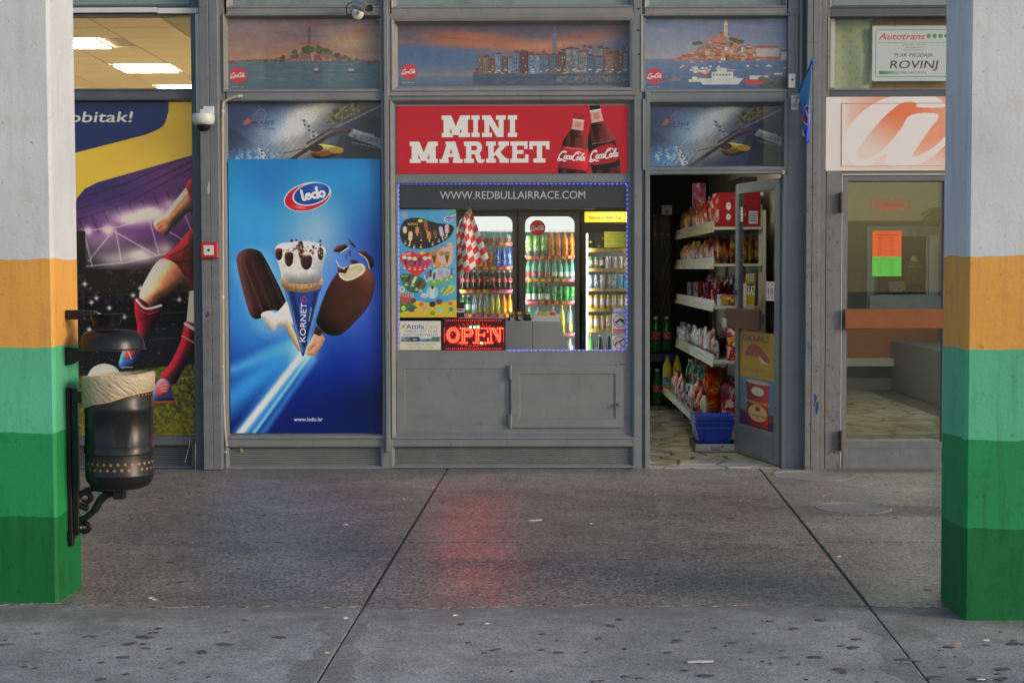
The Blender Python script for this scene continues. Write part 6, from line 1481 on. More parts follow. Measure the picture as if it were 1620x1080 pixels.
vblob([(rg.uniform(320, 345), rg.uniform(380, 735), rg.uniform(.4, .9), rg.uniform(.4, 1.1)) for _ in range(46)] + [(rg.choice((rg.uniform(1277, 1283), rg.uniform(1286, 1295))), rg.uniform(300, 738), rg.uniform(.4, .9), rg.uniform(.4, 1.3)) for _ in range(60)], -.1012, sp_d, 'paint_chips', bld)
vblob([(1310 + rg.uniform(-2, 18), rg.uniform(620, 738), rg.uniform(.4, 1.0), rg.uniform(.6, 2.4)) for _ in range(26)] + [(1310 + rg.uniform(0, 18), rg.uniform(330, 600), rg.uniform(.3, .8), rg.uniform(.8, 4)) for _ in range(16)], -.0045, rust, 'rust_stain', bld)
vblob([(985, 576.5, 5, 1.2), (975, 577, 3, .8), (965, 577.2, 2, .6)], .0225, rust, 'rust_stain', bld)
vblob([(330, 298, 1.9, 10)], -.1012, mat('cream_scrap', (.45, .41, .33), .7), 'paper_scrap', None, 'narrow cream paper scrap stuck on the left column', 'scrap')
vblob([(382.5, 712, 2.4, 4)], .012, mat('tan_knot', (.34, .25, .16), .8), 'dried_blob', None, 'small tan blob stuck on the ridged panel under the blue poster', 'blob')
mb = MB(); mb.tube(sm([bp(300.5, 694, -.010), bp(299, 706, -.012), bp(296, 718, -.012), bp(292.5, 731, -.014)], 4, False), .0035, 6); tag(mb.build('straw', mat('dry_straw', (.42, .33, .18), .8), smooth=True), 'dry straw leaning on the ridged panel right of the bin', 'straw')
# ------------------------------------------------------------------ open door leaf
LE, LW, LH = Vector((1.725, 1.02, 0)), 1.02, bp(1238, 277, 0.05).z - 0.02
hx_ = bp(1237, 500, 0.06)
ang = math.atan2(1.02 - 0.06, hx_.x - 1.725)
LM = Matrix.Translation(LE) @ Matrix(((math.cos(ang), math.sin(ang), 0, 0), (-math.sin(ang), math.cos(ang), 0, 0), (0, 0, 1, 0), (0, 0, 0, 1)))
LW = math.hypot(1.02 - 0.06, hx_.x - 1.725)
mb = MB(LM)
for (a, b, c, d) in ((0, .075, .012, LH), (LW - .11, LW, .012, LH), (.075, LW - .11, LH - .085, LH), (.075, LW - .11, .012, .255)): mb.box(a, b, -.022, .022, c, d)
leaf = mb.build('door', M['paint'], bld, bevel=.003); leaf['label'] = 'open glazed door leaf standing inwards'
MB(LM).box(.07, LW - .105, -.003, .003, .25, LH - .08).build('pane', M['pane'], leaf)
mb = MB(LM); mb.box(.085, LW - .12, -.0235, -.0225, .03, .20); mb.build('kick_plate', M['paint'], leaf, bevel=.001)
mb = MB(LM); mb.box(-.035, LW - .28, -.085, -.055, 1.055, 1.215); bar = mb.build('push_bar', M['wood2'], leaf, bevel=.003)
for a_ in (.02, LW - .34): MB(LM).box(a_, a_ + .04, -.055, -.022, 1.09, 1.18).build('bar_fixing', M['brass'], bar)
mb = MB(LM); mb.box(-.02, .06, -.028, -.0225, 1.325, 1.365); mb.build('lock_plate', mat('dark_blue_steel', (.03, .05, .10), .4, metal=.5), leaf, bevel=.001)
mb = MB(); mb.box(hx_.x + .002, hx_.x + .02, 0.02, 0.05, 0.1, 0.45); mb.box(hx_.x + .002, hx_.x + .02, 0.02, 0.05, 1.7, 1.85); mb.build('hinge', M['blackp'], leaf)
# advert on the leaf: crisp can on yellow and blue, lettering kept, face left out
c = Cv(0, 0, 56, 148, 5, (176, 138, 34)); c.rect(0, 72, 56, 130, (86, 122, 156)); c.rect(0, 124, 56, 148, (112, 62, 44)); c.poly([(0, 128), (56, 138), (56, 148), (0, 148)], (70, 44, 96))
c.text('GOAL!', 4, 14, 9, (120, 34, 50), w=42, shear=-.1, bold=.05); c.poly(sm([(8, 34), (20, 18), (36, 26), (48, 44), (40, 44), (28, 38), (12, 38)], 4), (150, 50, 46)); c.poly([(30, 36), (46, 48), (34, 48)], (190, 176, 170)); c.text('O-O-O-O-IN', 4, 62, 5, (110, 84, 30), w=34)
c.puff([(10, 78), (47, 78), (45, 147), (12, 147)], (150, 44, 40), 14, (.6, -.1), .4); c.ell(28.5, 78, 18.5, 3, (176, 166, 156)); c.ell(29, 92, 10, 7, (196, 188, 180)); c.text('Pringoooals', 11, 112, 6, (206, 176, 50), w=36, bold=.04); c.ell(29, 126, 15, 13, (200, 170, 110)); c.text('Original', 15, 132, 5, (150, 50, 50), w=28, shear=.2, bold=.03); c.ell(29, 119, 4, 4, (150, 50, 46))
sheet('crisp_advert', (.085, LW - .12, .262, 1.03), 0, c, 'yellow and blue crisp can advert on the open door glass', 'advert', th=.001, M=LM @ Matrix.Translation((0, -.0055, 0)), gain=1.25, rough=.35)
c = Cv(0, 0, 30, 24, 8, (206, 200, 200))
for x in (8, 21): c.ell(x, 12, 5.5, 10, (196, 60, 70), 1, 0, .18); c.line([(x - 3, 4), (x + 3, 20)], 1.2, (196, 60, 70)); c.ell(x, 12, 2.4, 4, (60, 56, 60))
sheet('sticker', (LW - .32, LW - .14, 1.29, 1.44), 0, c, 'white sticker with two red ringed signs on the open door', 'sticker', th=.001, M=LM @ Matrix.Translation((0, -.0058, 0)), gain=1.2)
c = Cv(0, 0, 10, 26, 8, (196, 190, 186)); c.ell(5, 9, 4, 7, (190, 80, 80), 1, 0, .2); c.rect(1, 18, 9, 25, (206, 150, 140))
sheet('sticker', (.15, .21, 1.23, 1.42), 0, c, 'narrow white sticker with one red ring beside the lock of the open door', 'sticker', th=.001, M=LM @ Matrix.Translation((0, -.0058, 0)), gain=1.2)
c = Cv(0, 0, 10, 22, 8, (206, 206, 204))
for j in range(4): c.rect(2, 3 + j * 5, 8, 4.4 + j * 5, (120, 120, 120))
sheet('sticker', (.085, .13, 1.93, 2.05), 0, c, 'white strip sticker high on the open door edge', 'sticker', th=.001, M=LM @ Matrix.Translation((0, -.0058, 0)), gain=1.2)
V, T = text_tris('ULAZ', .03); mn, mx = V.min(0), V.max(0)
mb = MB(LM @ Matrix.Translation((0, -.0058, 0))); P = [(.22 + (x - mn[0]) / (mx[0] - mn[0]) * .20, 0, 1.33 + (y - mn[1]) / (mx[1] - mn[1]) * .075) for x, y in V]
mb.add(P, T); mb.add([(x, .001, z) for x, y, z in P], [tr[::-1] for tr in T]); tag(mb.build('door_lettering', M['white_pl'], fix=False), 'white letters ULAZ on the open door glass', 'lettering')

# ------------------------------------------------------------------ kinds of goods
def vase(name, prof, m, n=12): return MB().lathe(prof, (0, 0, 0), n).mesh(name, m, True)
def bottle(key, r, h, body, cap, lab, zl=(.22, .5), neck=.36, sh=(.56, .70, .84)):
    k = [(key, vase(key, [(r * .88, 0), (r, h * .03), (r, h * sh[0]), (r * .82, h * sh[1]), (r * neck * 1.15, h * sh[2]), (r * neck, h * .90), (r * neck, h * .94)], body))]
    k.append(('cap', vase('cap', [(r * neck * 1.18, h * .925), (r * neck * 1.18, h * .995), (0, h)], cap, 10)))
    if lab: k.append(('label', vase('label', [(r * 1.015, h * zl[0]), (r * 1.015, h * zl[1])], lab)))
    return k
def can(key, r, h, body, lab=None):
    k = [(key, vase(key, [(r * .8, 0), (r, h * .05), (r, h * .92), (r * .85, h * .985), (r * .82, h * .985)], body)), ('lid', vase('lid', [(r * .86, h * .98), (r * .86, h), (r * .78, h * .995), (0, h * .99)], M['steel']))]
    if lab: k.append(('label', vase('label', [(r * 1.01, h * .22), (r * 1.01, h * .74)], lab)))
    return k
def col(name, c, rough=.3, **kw): return mat(name, lin(c), rough, **kw)
pet = {}
for nm, c, a in (('teal_pet', (110, 190, 165), .62), ('green_pet', (40, 120, 60), .8), ('clear_pet', (205, 215, 215), .45), ('pale_pet', (225, 215, 120), .75)):
    pet[nm] = mat(nm, lin(c), .12, alpha=a, coat=.3)
cola = col('cola', (26, 12, 12), .12, coat=.5); capr = col('red_cap', (190, 30, 36)); capw = col('white_cap', (215, 215, 210)); capg = col('green_cap', (50, 160, 60)); capo = col('orange_cap', (240, 120, 30)); capy = col('yellow_cap', (230, 200, 30)); capb = col('blue_cap', (30, 50, 190))
labr = pack('red_label', lin((190, 34, 40)), lin((150, 20, 28)), lin((230, 220, 220)), 60); labw = pack('white_label', lin((220, 222, 216)), lin((200, 210, 196)), lin((120, 160, 110)), 60); laby = pack('yellow_label', lin((230, 200, 40)), lin((60, 60, 50)), lin((40, 150, 150)), 50)
labk = pack('dark_label', lin((40, 36, 34)), lin((60, 120, 60)), lin((220, 220, 210)), 50)
orange = col('orange_drink', (235, 140, 30), .15, coat=.4); yellowd = col('lemon_drink', (225, 215, 90), .15, coat=.4); blued = col('blue_drink', (40, 90, 200), .15, coat=.4)
beer = col('beer_glass', (20, 40, 26), .1, coat=.5); beerg = col('green_beer_glass', (70, 130, 50), .1, coat=.5); gold = col('gold_foil', (200, 160, 60), .3, metal=.5)

# ------------------------------------------------------------------ coolers
YF = 5.2
def cooler(pl_, pr_, ptop, label, shell, doorm, strips, header, opening, side_lit=True, radius=12):
    x0, x1 = bp(pl_, 450, YF).x, bp(pr_, 450, YF).x; zt = bp((pl_ + pr_) / 2, ptop, YF).z
    t = thing('drink_cooler', label, 'cooler', ((x0 + x1) / 2, YF + .3, 0))
    D = .62
    mb = MB(); mb.box(x0, x0 + .03, YF + .02, YF + D, .0, zt); mb.box(x1 - .03, x1, YF + .02, YF + D, .0, zt); mb.box(x0 + .03, x1 - .03, YF + .02, YF + D, zt - .05, zt); mb.box(x0 + .03, x1 - .03, YF + .02, YF + D, 0, .12)
    mb.build('cabinet', M[shell], t)
    wi = MB(); wi.box(x0 + .031, x1 - .031, YF + D - .04, YF + D - .02, .12, zt - .05); wi.box(x0 + .031, x0 + .036, YF + .06, YF + D - .04, .12, zt - .05); wi.box(x1 - .036, x1 - .031, YF + .06, YF + D - .04, .12, zt - .05); wi.build('lining', M['liner_w'], t)
    a, b, c, d = rc(*opening, YF); z0 = .14
    R = radius * mpp(YF); arc = [(a + R - R * math.cos(rad(q)), d - R + R * math.sin(rad(q))) for q in range(0, 91, 15)]; arc2 = [(b - R + R * math.sin(rad(q)), d - R + R * math.cos(rad(q))) for q in range(0, 91, 15)]
    inner = [(a, z0)] + arc + arc2 + [(b, z0)]
    dm = MB()
    pts_o = [(x0 + .004, .06)] + [(x0 + .004 if q < 4 else a + (x0 + .004 - a) * 0 + (arc[q][0] - a) * 1.0, zt - .01) for q in range(7)] + [(arc2[q][0] if q < 3 else x1 - .004, zt - .01) for q in range(7)] + [(x1 - .004, .06)]
    n = len(inner); v = [(x, YF - .02, z) for x, z in pts_o] + [(x, YF - .02, z) for x, z in inner] + [(x, YF + .018, z) for x, z in inner] + [(x, YF + .018, z) for x, z in pts_o]
    f = []
    for i in range(n):
        j = (i + 1) % n
        f += [(i, j, n + j, n + i), (n + i, n + j, 2 * n + j, 2 * n + i), (3 * n + i, 3 * n + j, j, i), (2 * n + i, 2 * n + j, 3 * n + j, 3 * n + i)]
    dm.add(v, f); dm.build('door_frame', M[doorm], t)
    MB().box(a - .01, b + .01, YF + .002, YF + .006, z0, d).build('pane', M['pane'], t)
    if header:
        h = MB(); h.pbox(opening[0] - 1, opening[1] - 1, opening[2] + 1, header, YF + .03, YF + .05); h.build('lit_header', M['hdr'], t)
    lm = MB()
    for x in ((a - .016, b + .004) if header else (a + .004, b - .016)): lm.box(x, x + .012, YF + .024, YF + .05, z0, d - (.0 if not header else .18))
    lm.build('light_tube', M['tube'], t)
    if len(strips):
        for q, (s0, s1) in enumerate(strips):
            zs = bp((pl_ + pr_) / 2, s0, YF + .06).z
            MB().box(x0 + .04, x1 - .04, YF + .075, YF + D - .05, zs - .012, zs - .001).build('shelf', M['liner_w'], t)
            cs = Cv(0, 0, 80, 6, 6, strip_c[shell]); rr = random.Random(q + int(pl_))
            for u in range(7):
                if rr.random() < .62: cs.rect(u * 11.5 + rr.uniform(0, 3), .6, u * 11.5 + rr.uniform(6, 10), 5.4, strip_d[shell][0])
                elif shell == 'cool_grey': coke(cs, u * 11.5 + 5, 3, 9, (226, 180, 190), 0, .06)
                else: cs.rect(u * 11.5 + 1, 1.4, u * 11.5 + 7, 4.6, strip_d[shell][1])
            A, B, C_, D_ = rc(opening[0] + 1, s0, opening[2] - 1, s1, YF + .06)
            sheet('price_strip', (A, B, C_, D_), 0, cs, None, None, th=.004, parent=t, M=Matrix.Translation((0, YF + .062, 0)), gain=1.1)
    return t
M['cool_grey'] = mat('cooler_black', (.012, .012, .014), .35); M['cool_blk'] = mat('cooler_black_gloss', (.010, .010, .012), .25)
M['cool_door'] = mat('cooler_grey_door', (.20, .20, .21), .4); M['cool_door_k'] = mat('cooler_dark_door', (.02, .018, .02), .3)
M['liner_w'] = mat('white_lining', (.72, .74, .74), .5); M['hdr'] = emat('lit_header', (.93, 1.0, .95), 0.75); M['tube'] = emat('light_tube', (.90, 1.0, .94), 15.0)
strip_c = {'cool_grey': (206, 60, 84), 'cool_blk': (206, 176, 70)}; strip_d = {'cool_grey': ((226, 206, 60), (230, 150, 170)), 'cool_blk': ((190, 150, 110), (150, 140, 190))}
cooler(719, 818, 334, 'left drinks cooler, half hidden by the checkered flag', 'cool_grey', 'cool_door', [(383.5, 389), (421, 427), (458, 464), (496, 502), (534, 540)], 366, (727, 342.5, 811, 600), 1)
cooler(820.5, 917, 334, 'middle drinks cooler with round red badge on its lit header', 'cool_grey', 'cool_door', [(404.5, 410), (440, 446), (475.5, 481.5), (526.5, 532), (566.5, 572)], 367, (831, 342.5, 909, 600), 2)
cooler(921, 1019, 334, 'right black beer cooler under a glowing yellow sign', 'cool_blk', 'cool_door_k', [(392.5, 398.5), (424.5, 429.5), (456, 460.5), (487.5, 493), (520, 525.5), (566.5, 572)], None, (927.5, 369, 1013, 600), 1, 3)
# lit sign of the beer cooler
c = Cv(925, 335, 1015, 352, 6, (240, 186, 30)); c.glow(965, 343, 34, 9, (255, 236, 110), .9); c.text('Najbolja je hladna Zuja.', 931, 346.5, 5, (60, 60, 20), w=53, bold=.02)
c.line([(973.4, 339.2), (974.6, 340.2), (975.8, 339.2)], .8, (60, 60, 20))
sheet('cooler_sign', (925, 335, 1015, 351.5), YF - .032, c, 'glowing yellow sign with dark lettering atop the beer cooler', 'light sign', th=.01, emit=1.0, gain=1.2)
c = Cv(970, 352, 992, 355, 8, (14, 13, 15)); c.text('Tako je dobro', 971, 354.4, 2, (230, 200, 80), w=20); sheet('slogan_strip', (970, 352, 992, 355), YF - .0225, c, 'tiny yellow slogan under the glowing yellow cooler sign', 'slogan', th=.001)
mb = MB(); mb.lathe([(12.2 * mpp(YF), 0), (12.2 * mpp(YF), .004), (0, .0042)], bp(850.5, 360.5, YF - .001), 32, R=Matrix.Rotation(rad(90), 3, 'X'))
c = Cv(838, 348, 863, 373, 8, (200, 30, 36)); coke(c, 850.5, 361, 21, (232, 214, 214), 0, .05)
p = bp(850.5, 360.5, YF - .006); q = 12.3 * mpp(YF); m_ = print_mat('badge', c.image('badge', 1.2), .4, emit=.15)
mb = MB(); v = [(p.x + q * math.cos(2 * math.pi * i / 40), p.y, p.z + q * math.sin(2 * math.pi * i / 40)) for i in range(40)]; uvc = [((x - p.x) / (2 * q * 1.016) + .5, (z - p.z) / (2 * q * 1.016) + .5) for x, y, z in v]
mb.add(v, [tuple(range(40))], 0, [uvc]); mb.add([(x, y + .004, z) for x, y, z in v], [tuple(range(39, -1, -1))], 0, [uvc[::-1]])
for i in range(40): pass
mb.add(v + [(x, y + .004, z) for x, y, z in v], [(i, 40 + i, 40 + (i + 1) % 40, (i + 1) % 40) for i in range(40)], 0)
tag(mb.build('badge', m_, fix=False), 'round red badge with white script on the middle cooler', 'badge')
for px0, t_ in ((868, 'middle'), (775, 'left')):
    c = Cv(px0, 362, px0 + 38, 367, 8, (238, 250, 244)); c.text('ICE COLD', px0 + 2, 366, 1.9, (200, 120, 116), w=33); sheet('header_lettering', (px0, 362.5, px0 + 36, 366.5), YF + .028, c, 'faint red ICE COLD letters on the %s cooler header' % t_, 'lettering', th=.001, emit=.75, gain=1.0)

m1 = mpp(YF + .13); GRP = 'bottles and cans in the coolers'
def row(kind, name, ybot, ytop, xs, hkind, label, cat, strip=None):
    for i, px in enumerate(xs):
        p = bp(px, ybot, YF + .13); h = (ybot - ytop) * m1
        zs = p.z
        spawn(kind, name, (p.x, YF + .13 + rg.uniform(-.01, .01), zs + .002), label if len(xs) == 1 else '%s, %s from left' % (label, ('first', 'second', 'third', 'fourth', 'fifth', 'sixth', 'seventh', 'eighth', 'ninth')[i]), cat, GRP, rz=rg.uniform(0, 6), sc=(1, 1, h / hkind))
def B(key, wpx, *a, **k): return bottle(key, wpx / 2 * m1, .25, *a, **k)
water = B('bottle', 9.6, pet['teal_pet'], capr, labr, (.12, .36)); water2 = B('bottle', 9.6, pet['teal_pet'], capw, labw, (.12, .36)); wgreen = B('bottle', 9.6, pet['green_pet'], capg, labw, (.04, .38))
cokeb = B('bottle', 8.6, cola, capw, labr, (.40, .60), neck=.42); spriteb = B('bottle', 8.6, pet['green_pet'], capw, labw); clearb = B('bottle', 8.6, pet['clear_pet'], capw, labw); ytonic = B('bottle', 8.6, pet['clear_pet'], capy, laby, (.1, .30)); lemon = B('bottle', 8.6, yellowd, capy, laby, (.1, .28)); orang = B('bottle', 8.6, orange, capy, laby, (.1, .28)); ojuice = B('bottle', 10, orange, capo, pack('juice_label', lin((220, 110, 30)), lin((50, 40, 40)), lin((240, 190, 90)), 40), (.06, .46))
bluel = B('bottle', 8.4, blued, capb, pack('blue_label', lin((30, 50, 150)), lin((170, 200, 230)), lin((20, 26, 60)), 50), (.1, .62)); cappy = B('bottle', 11.6, pack('green_white_juice', lin((90, 190, 50)), lin((230, 225, 210)), lin((220, 130, 40)), 30), capg, labk, (.0, .24), neck=.62, sh=(.70, .84, .93))
jug = B('bottle', 13.5, pet['teal_pet'], capr, labw, (.1, .3), neck=.28)
row(water, 'water_bottle', 383.5, 366.5, (768.5, 779, 791, 803.5), .25, 'stubby teal water bottle on the top shelf of the left cooler', 'bottle')
row(ojuice, 'juice_bottle', 421, 396, (765, 775.5), .25, 'orange juice bottle beside blue bottles in the left cooler', 'bottle')
row(bluel, 'sports_drink', 421, 391, (786.5, 796.5, 806), .25, 'blue sports drink bottle on the second shelf of the left cooler', 'bottle')
row(cokeb, 'cola_bottle', 458.5, 428.5, (733, 742, 751.3, 760.6, 769.8, 779, 788.3, 797.5, 806.7), .25, 'dark cola bottle with red label in the left cooler', 'bottle')
row(spriteb, 'lemonade_bottle', 496.5, 467, (733, 741.5), .25, 'green lemonade bottle on the fourth shelf of the left cooler', 'bottle'); row(clearb, 'soda_bottle', 496.5, 467, (751,), .25, 'clear soda bottle with white cap in the left cooler', 'bottle'); row(ytonic, 'tonic_bottle', 496.5, 466.5, (760.5, 769.7), .25, 'clear tonic bottle with yellow cap in the left cooler', 'bottle'); row(lemon, 'lemon_drink', 496.5, 466.5, (779, 788), .25, 'pale yellow drink bottle with yellow cap in the left cooler', 'bottle'); row(orang, 'orange_drink', 496.5, 466.5, (797.5, 806.5), .25, 'orange drink bottle with yellow cap in the left cooler', 'bottle')
row(cappy, 'juice_bottle', 404.5, 372.5, (837, 849, 861), .25, 'green and white juice bottle on the top shelf of the middle cooler', 'bottle'); row(ojuice, 'juice_bottle', 404.5, 368, (872.5, 883.5, 894, 904.5), .25, 'orange juice bottle with orange cap in the middle cooler', 'bottle')
row(water, 'water_bottle', 440.5, 411, (836, 845.5, 855.5, 866), .25, 'teal bottle with dark red label in the middle cooler', 'bottle'); row(water2, 'water_bottle', 440.5, 411.5, (877, 886, 895.5, 905), .25, 'teal bottle with pale label in the middle cooler', 'bottle')
row(wgreen, 'water_bottle', 475.5, 447, (836.5, 846, 855.5, 865), .25, 'green bottle with white label on the third shelf of the middle cooler', 'bottle')
gcan = can('can', 8.8 / 2 * m1, .2, pack('green_can', lin((60, 170, 60)), lin((20, 90, 40)), lin((220, 230, 220)), 30)); row(gcan, 'beer_can', 475.5, 454, (877, 886.5, 896, 905), .2, 'tall green can on the third shelf of the middle cooler', 'can')
row(jug, 'water_jug', 526.5, 482.5, (838, 851.5, 864.5), .25, 'large teal water jug behind the grey counter', 'bottle'); row(ytonic, 'tonic_bottle', 526.5, 483, (875.5,), .25, 'clear bottle with yellow cap behind the red counter box', 'bottle'); row(lemon, 'lemon_drink', 526.5, 482.5, (889.5,), .25, 'pale yellow bottle standing right of the grey counter', 'bottle'); row(ytonic, 'tonic_bottle', 526.5, 483, (902,), .25, 'clear bottle with yellow label in the lower right of the middle cooler', 'bottle')
row(ytonic, 'tonic_bottle', 566, 535, (902,), .25, 'clear bottle on the lowest visible shelf of the middle cooler', 'bottle')
def C2(key, b_, lab): return can(key, 8.2 / 2 * m1, .16, b_, lab)
whitec = col('white_can', (215, 215, 215), .3, metal=.2); silverc = col('silver_can', (150, 155, 165), .3, metal=.5); yelc = col('yellow_can', (205, 165, 40), .3); blkc = col('dark_can', (40, 44, 44), .3); bluec = col('sky_blue_can', (60, 160, 200), .3); greenc = col('grass_can', (50, 130, 60), .3)
oval = pack('white_oval', lin((225, 220, 215)), lin((200, 190, 190)), lin((190, 70, 70)), 40); tl_ = pack('dark_text_label', lin((190, 195, 200)), lin((60, 60, 66)), lin((210, 210, 214)), 55); rl_ = pack('red_white_label', lin((215, 212, 212)), lin((180, 60, 60)), lin((220, 220, 220)), 45)
xs = [934, 943.5, 953, 962.5, 971.5, 981, 990, 999.5, 1008]
k1 = C2('can', greenc, rl_); k2 = C2('can', blkc, rl_); k3 = C2('can', whitec, rl_); k4 = C2('can', yelc, rl_)
row(k1, 'beer_can', 424.5, 407, xs[:2], .16, 'green and white can on the second shelf of the beer cooler', 'can'); row(k2, 'beer_can', 424.5, 407, xs[2:3], .16, 'dark can among pale cans in the beer cooler', 'can'); row(k3, 'beer_can', 424.5, 406.5, xs[3:6], .16, 'white can with red oval in the beer cooler', 'can'); row(k4, 'beer_can', 424.5, 409, xs[6:8], .16, 'short golden can at the right of the second beer cooler shelf', 'can')
k5 = C2('can', silverc, tl_); k6 = C2('can', bluec, None); row(k5, 'beer_can', 456, 435, xs[:5], .16, 'silver can with dark lettering in the beer cooler', 'can'); row(k6, 'beer_can', 456, 435, xs[5:8], .16, 'sky blue can in the beer cooler', 'can')
k7 = C2('can', yelc, oval); row(k7, 'beer_can', 487.5, 467, xs[:9], .16, 'yellow can with white oval on the fourth shelf of the beer cooler', 'can'); row(k7, 'beer_can', 520, 499, xs[:9], .16, 'yellow can with white oval on the fifth shelf of the beer cooler', 'can')
bb1 = B('bottle', 10.5, beerg, gold, labw, (.1, .3), neck=.38); bb2 = B('bottle', 10, beer, gold, labk, (.1, .3), neck=.40)
row(bb1, 'beer_bottle', 566, 528, (934.5,), .25, 'green beer bottle with pale neck at the left of the beer cooler floor', 'bottle'); row(bb2, 'beer_bottle', 566, 529, (949, 963.5, 978), .25, 'dark beer bottle with gold neck on the beer cooler floor', 'bottle')
for i, (px, py) in enumerate(((934.5, 383), (947.5, 389.5), (953.5, 376.5), (965, 384))):
    p = bp(px, py, YF + .10); mb = MB(); mb.lathe([(.014, 0), (.014, .006), (0, .008)], p, 10, R=Matrix.Rotation(rad(90), 3, 'X')); tag(mb.build('gold_disc', gold), '%s gold disc on the dark top shelf of the beer cooler' % ('leftmost', 'second', 'third', 'rightmost')[i], 'disc', 'gold discs in the beer cooler')
mb = MB(); mb.pbox(928.5, 370, 1012, 391.5, YF + .12, YF + .5); tag(mb.build('crate', M['cool_blk']), 'dark crate filling the top shelf of the beer cooler', 'crate')
# bulkhead above the coolers, lamp, dark stuff behind
o = MB().pbox(700, 296, 943, 330.5, YF - .25, YF + .5).build('bulkhead', mat('blue_grey_board', (.10, .13, .17), .6)); tag(o, 'long blue grey board over the two left coolers', 'bulkhead')
M['fluo'] = emat('fluorescent', (.97, 1.0, .88), 36.0)
t = thing('ceiling_lamp', 'fluorescent ceiling lamp inside the market', 'ceiling lamp', (.8, .9, 3.4))
MB().box(.1, 1.5, .8, 1.0, 3.44, 3.5).build('housing', M['white_pl'], t); MB().box(.12, 1.48, .83, .97, 3.42, 3.438).build('tube', M['fluo'], t)
# counter with till
YC = .62
t = thing('counter', 'grey metal counter box with slanted end behind the shop window', 'counter', bp(850, 575, YC))
def zc(py): return bp(850, py, YC).z
def xc(px): return bp(px, 530, YC).x
M['cgrey'] = mat('counter_grey', (.32, .33, .34), .4, noise=.05)
mb = MB(); mb.prism([(xc(740), 0.005), (xc(842.2), .005), (xc(842.2), zc(509)), (xc(740), zc(509))], YC, YC + .6); mb.build('side_panel', M['cgrey'], t)
mb = MB(); mb.prism([(xc(842.8), .005), (xc(912), .005), (xc(900), zc(556)), (xc(886), zc(509)), (xc(842.8), zc(509))], YC, YC + .6); mb.build('side_panel', M['cgrey'], t)
mb = MB(); mb.prism([(xc(840), zc(508.6)), (xc(886), zc(508.6)), (xc(885), zc(499.5)), (xc(845), zc(499.5))], YC + .01, YC + .5); mb.prism([(xc(845), zc(504)), (xc(886.5), zc(504)), (xc(886.3), zc(503)), (xc(845), zc(503))], YC + .007, YC + .02); mb.build('top_tray', M['white_pl'], t)
mb = MB()
for x, y in ((805, 512), (839, 512), (846, 512), (839, 550), (817, 550), (850, 550), (868, 550)): mb.lathe([(.004, 0), (0, .002)], bp(x, y, YC - .0005), 6, R=Matrix.Rotation(rad(90), 3, 'X'))
stuff(mb.build('screw', M['steel'], t))
for px in (807, 811, 819.5, 823, 833, 837):
    p = bp(px, 510, YC + .25 + (.1 if px in (811, 823, 837) else 0)); spawn(bottle('bottle', .034, .31, beer, gold, labk), 'wine_bottle', (p.x, p.y, p.z - .22), 'dark bottle neck, %s from the left, rising behind the grey counter' % {807: 'first', 811: 'second', 819.5: 'third', 823: 'fourth', 833: 'fifth', 837: 'sixth'}[px], 'bottle', 'dark bottles behind the counter') if px == 807 else None
    if px == 807: kn = [(o.name.split('.')[0], o.data) for o in [COL.objects[-3], COL.objects[-2], COL.objects[-1]]]
    else: spawn(kn, 'wine_bottle', (p.x, p.y, p.z - .22), 'dark bottle neck, %s from the left, rising behind the grey counter' % {807: 'first', 811: 'second', 819.5: 'third', 823: 'fourth', 833: 'fifth', 837: 'sixth'}[px], 'bottle', 'dark bottles behind the counter')
for px, c_, lb in ((854, (206, 160, 30), 'yellow gum box left on the counter top'), (864, (200, 150, 30), 'yellow gum box beside the red one on the counter'), (875, (206, 70, 36), 'red gum box on the right of the counter top')):
    mb = MB(); mb.pbox(px - 4.7, 493.5, px + 4.7, 499, YC + .06, YC + .16); o = mb.build('gum_box', pack('gum_print', lin(c_), lin([k_ * .6 for k_ in c_]), lin((220, 210, 160)), 60), bevel=.002); tag(o, lb, 'box')

# ------------------------------------------------------------------ shelf rack right of the doorway
XF, YN, YE, XBk = 1.60, 1.62, 5.25, 2.02
t = thing('shelf_rack', 'cream metal shelf rack full of snacks along the right wall', 'shelf rack', ((XF + XBk) / 2, (YN + YE) / 2, 0))
M['rack'] = mat('rack_cream', (.58, .55, .46), .45, noise=.05); M['rail_w'] = mat('price_rail', (.50, .48, .42), .35)
SH = [('A', 1.905, XF), ('B', 1.585, XF), ('C', 1.215, XF), ('D', .735, XF), ('E', .225, XF - .14)]
MB().box(XBk, XBk + .03, YN, YE, .08, 2.05).build('back_panel', M['rack'], t)
for k_ in range(4):
    y = YN + .02 + k_ * (YE - YN - .06) / 3
    MB().box(XBk - .03, XBk - .002, y, y + .03, .0, 2.1).build('upright', M['rack'], t)
    MB().box(XF - .04, XBk - .04, y, y + .05, .05, .18).build('foot_beam', M['rack'], t)
    MB().lathe([(.022, .004), (.022, .012), (.008, .016), (.008, .06)], (XF - .02, y + .025, 0), 10).build('foot', M['blackp'], t)
sets = 3
prm = (('A', ((206, 200, 190), (190, 160, 60))), ('E', ((200, 170, 40), (206, 200, 190))))
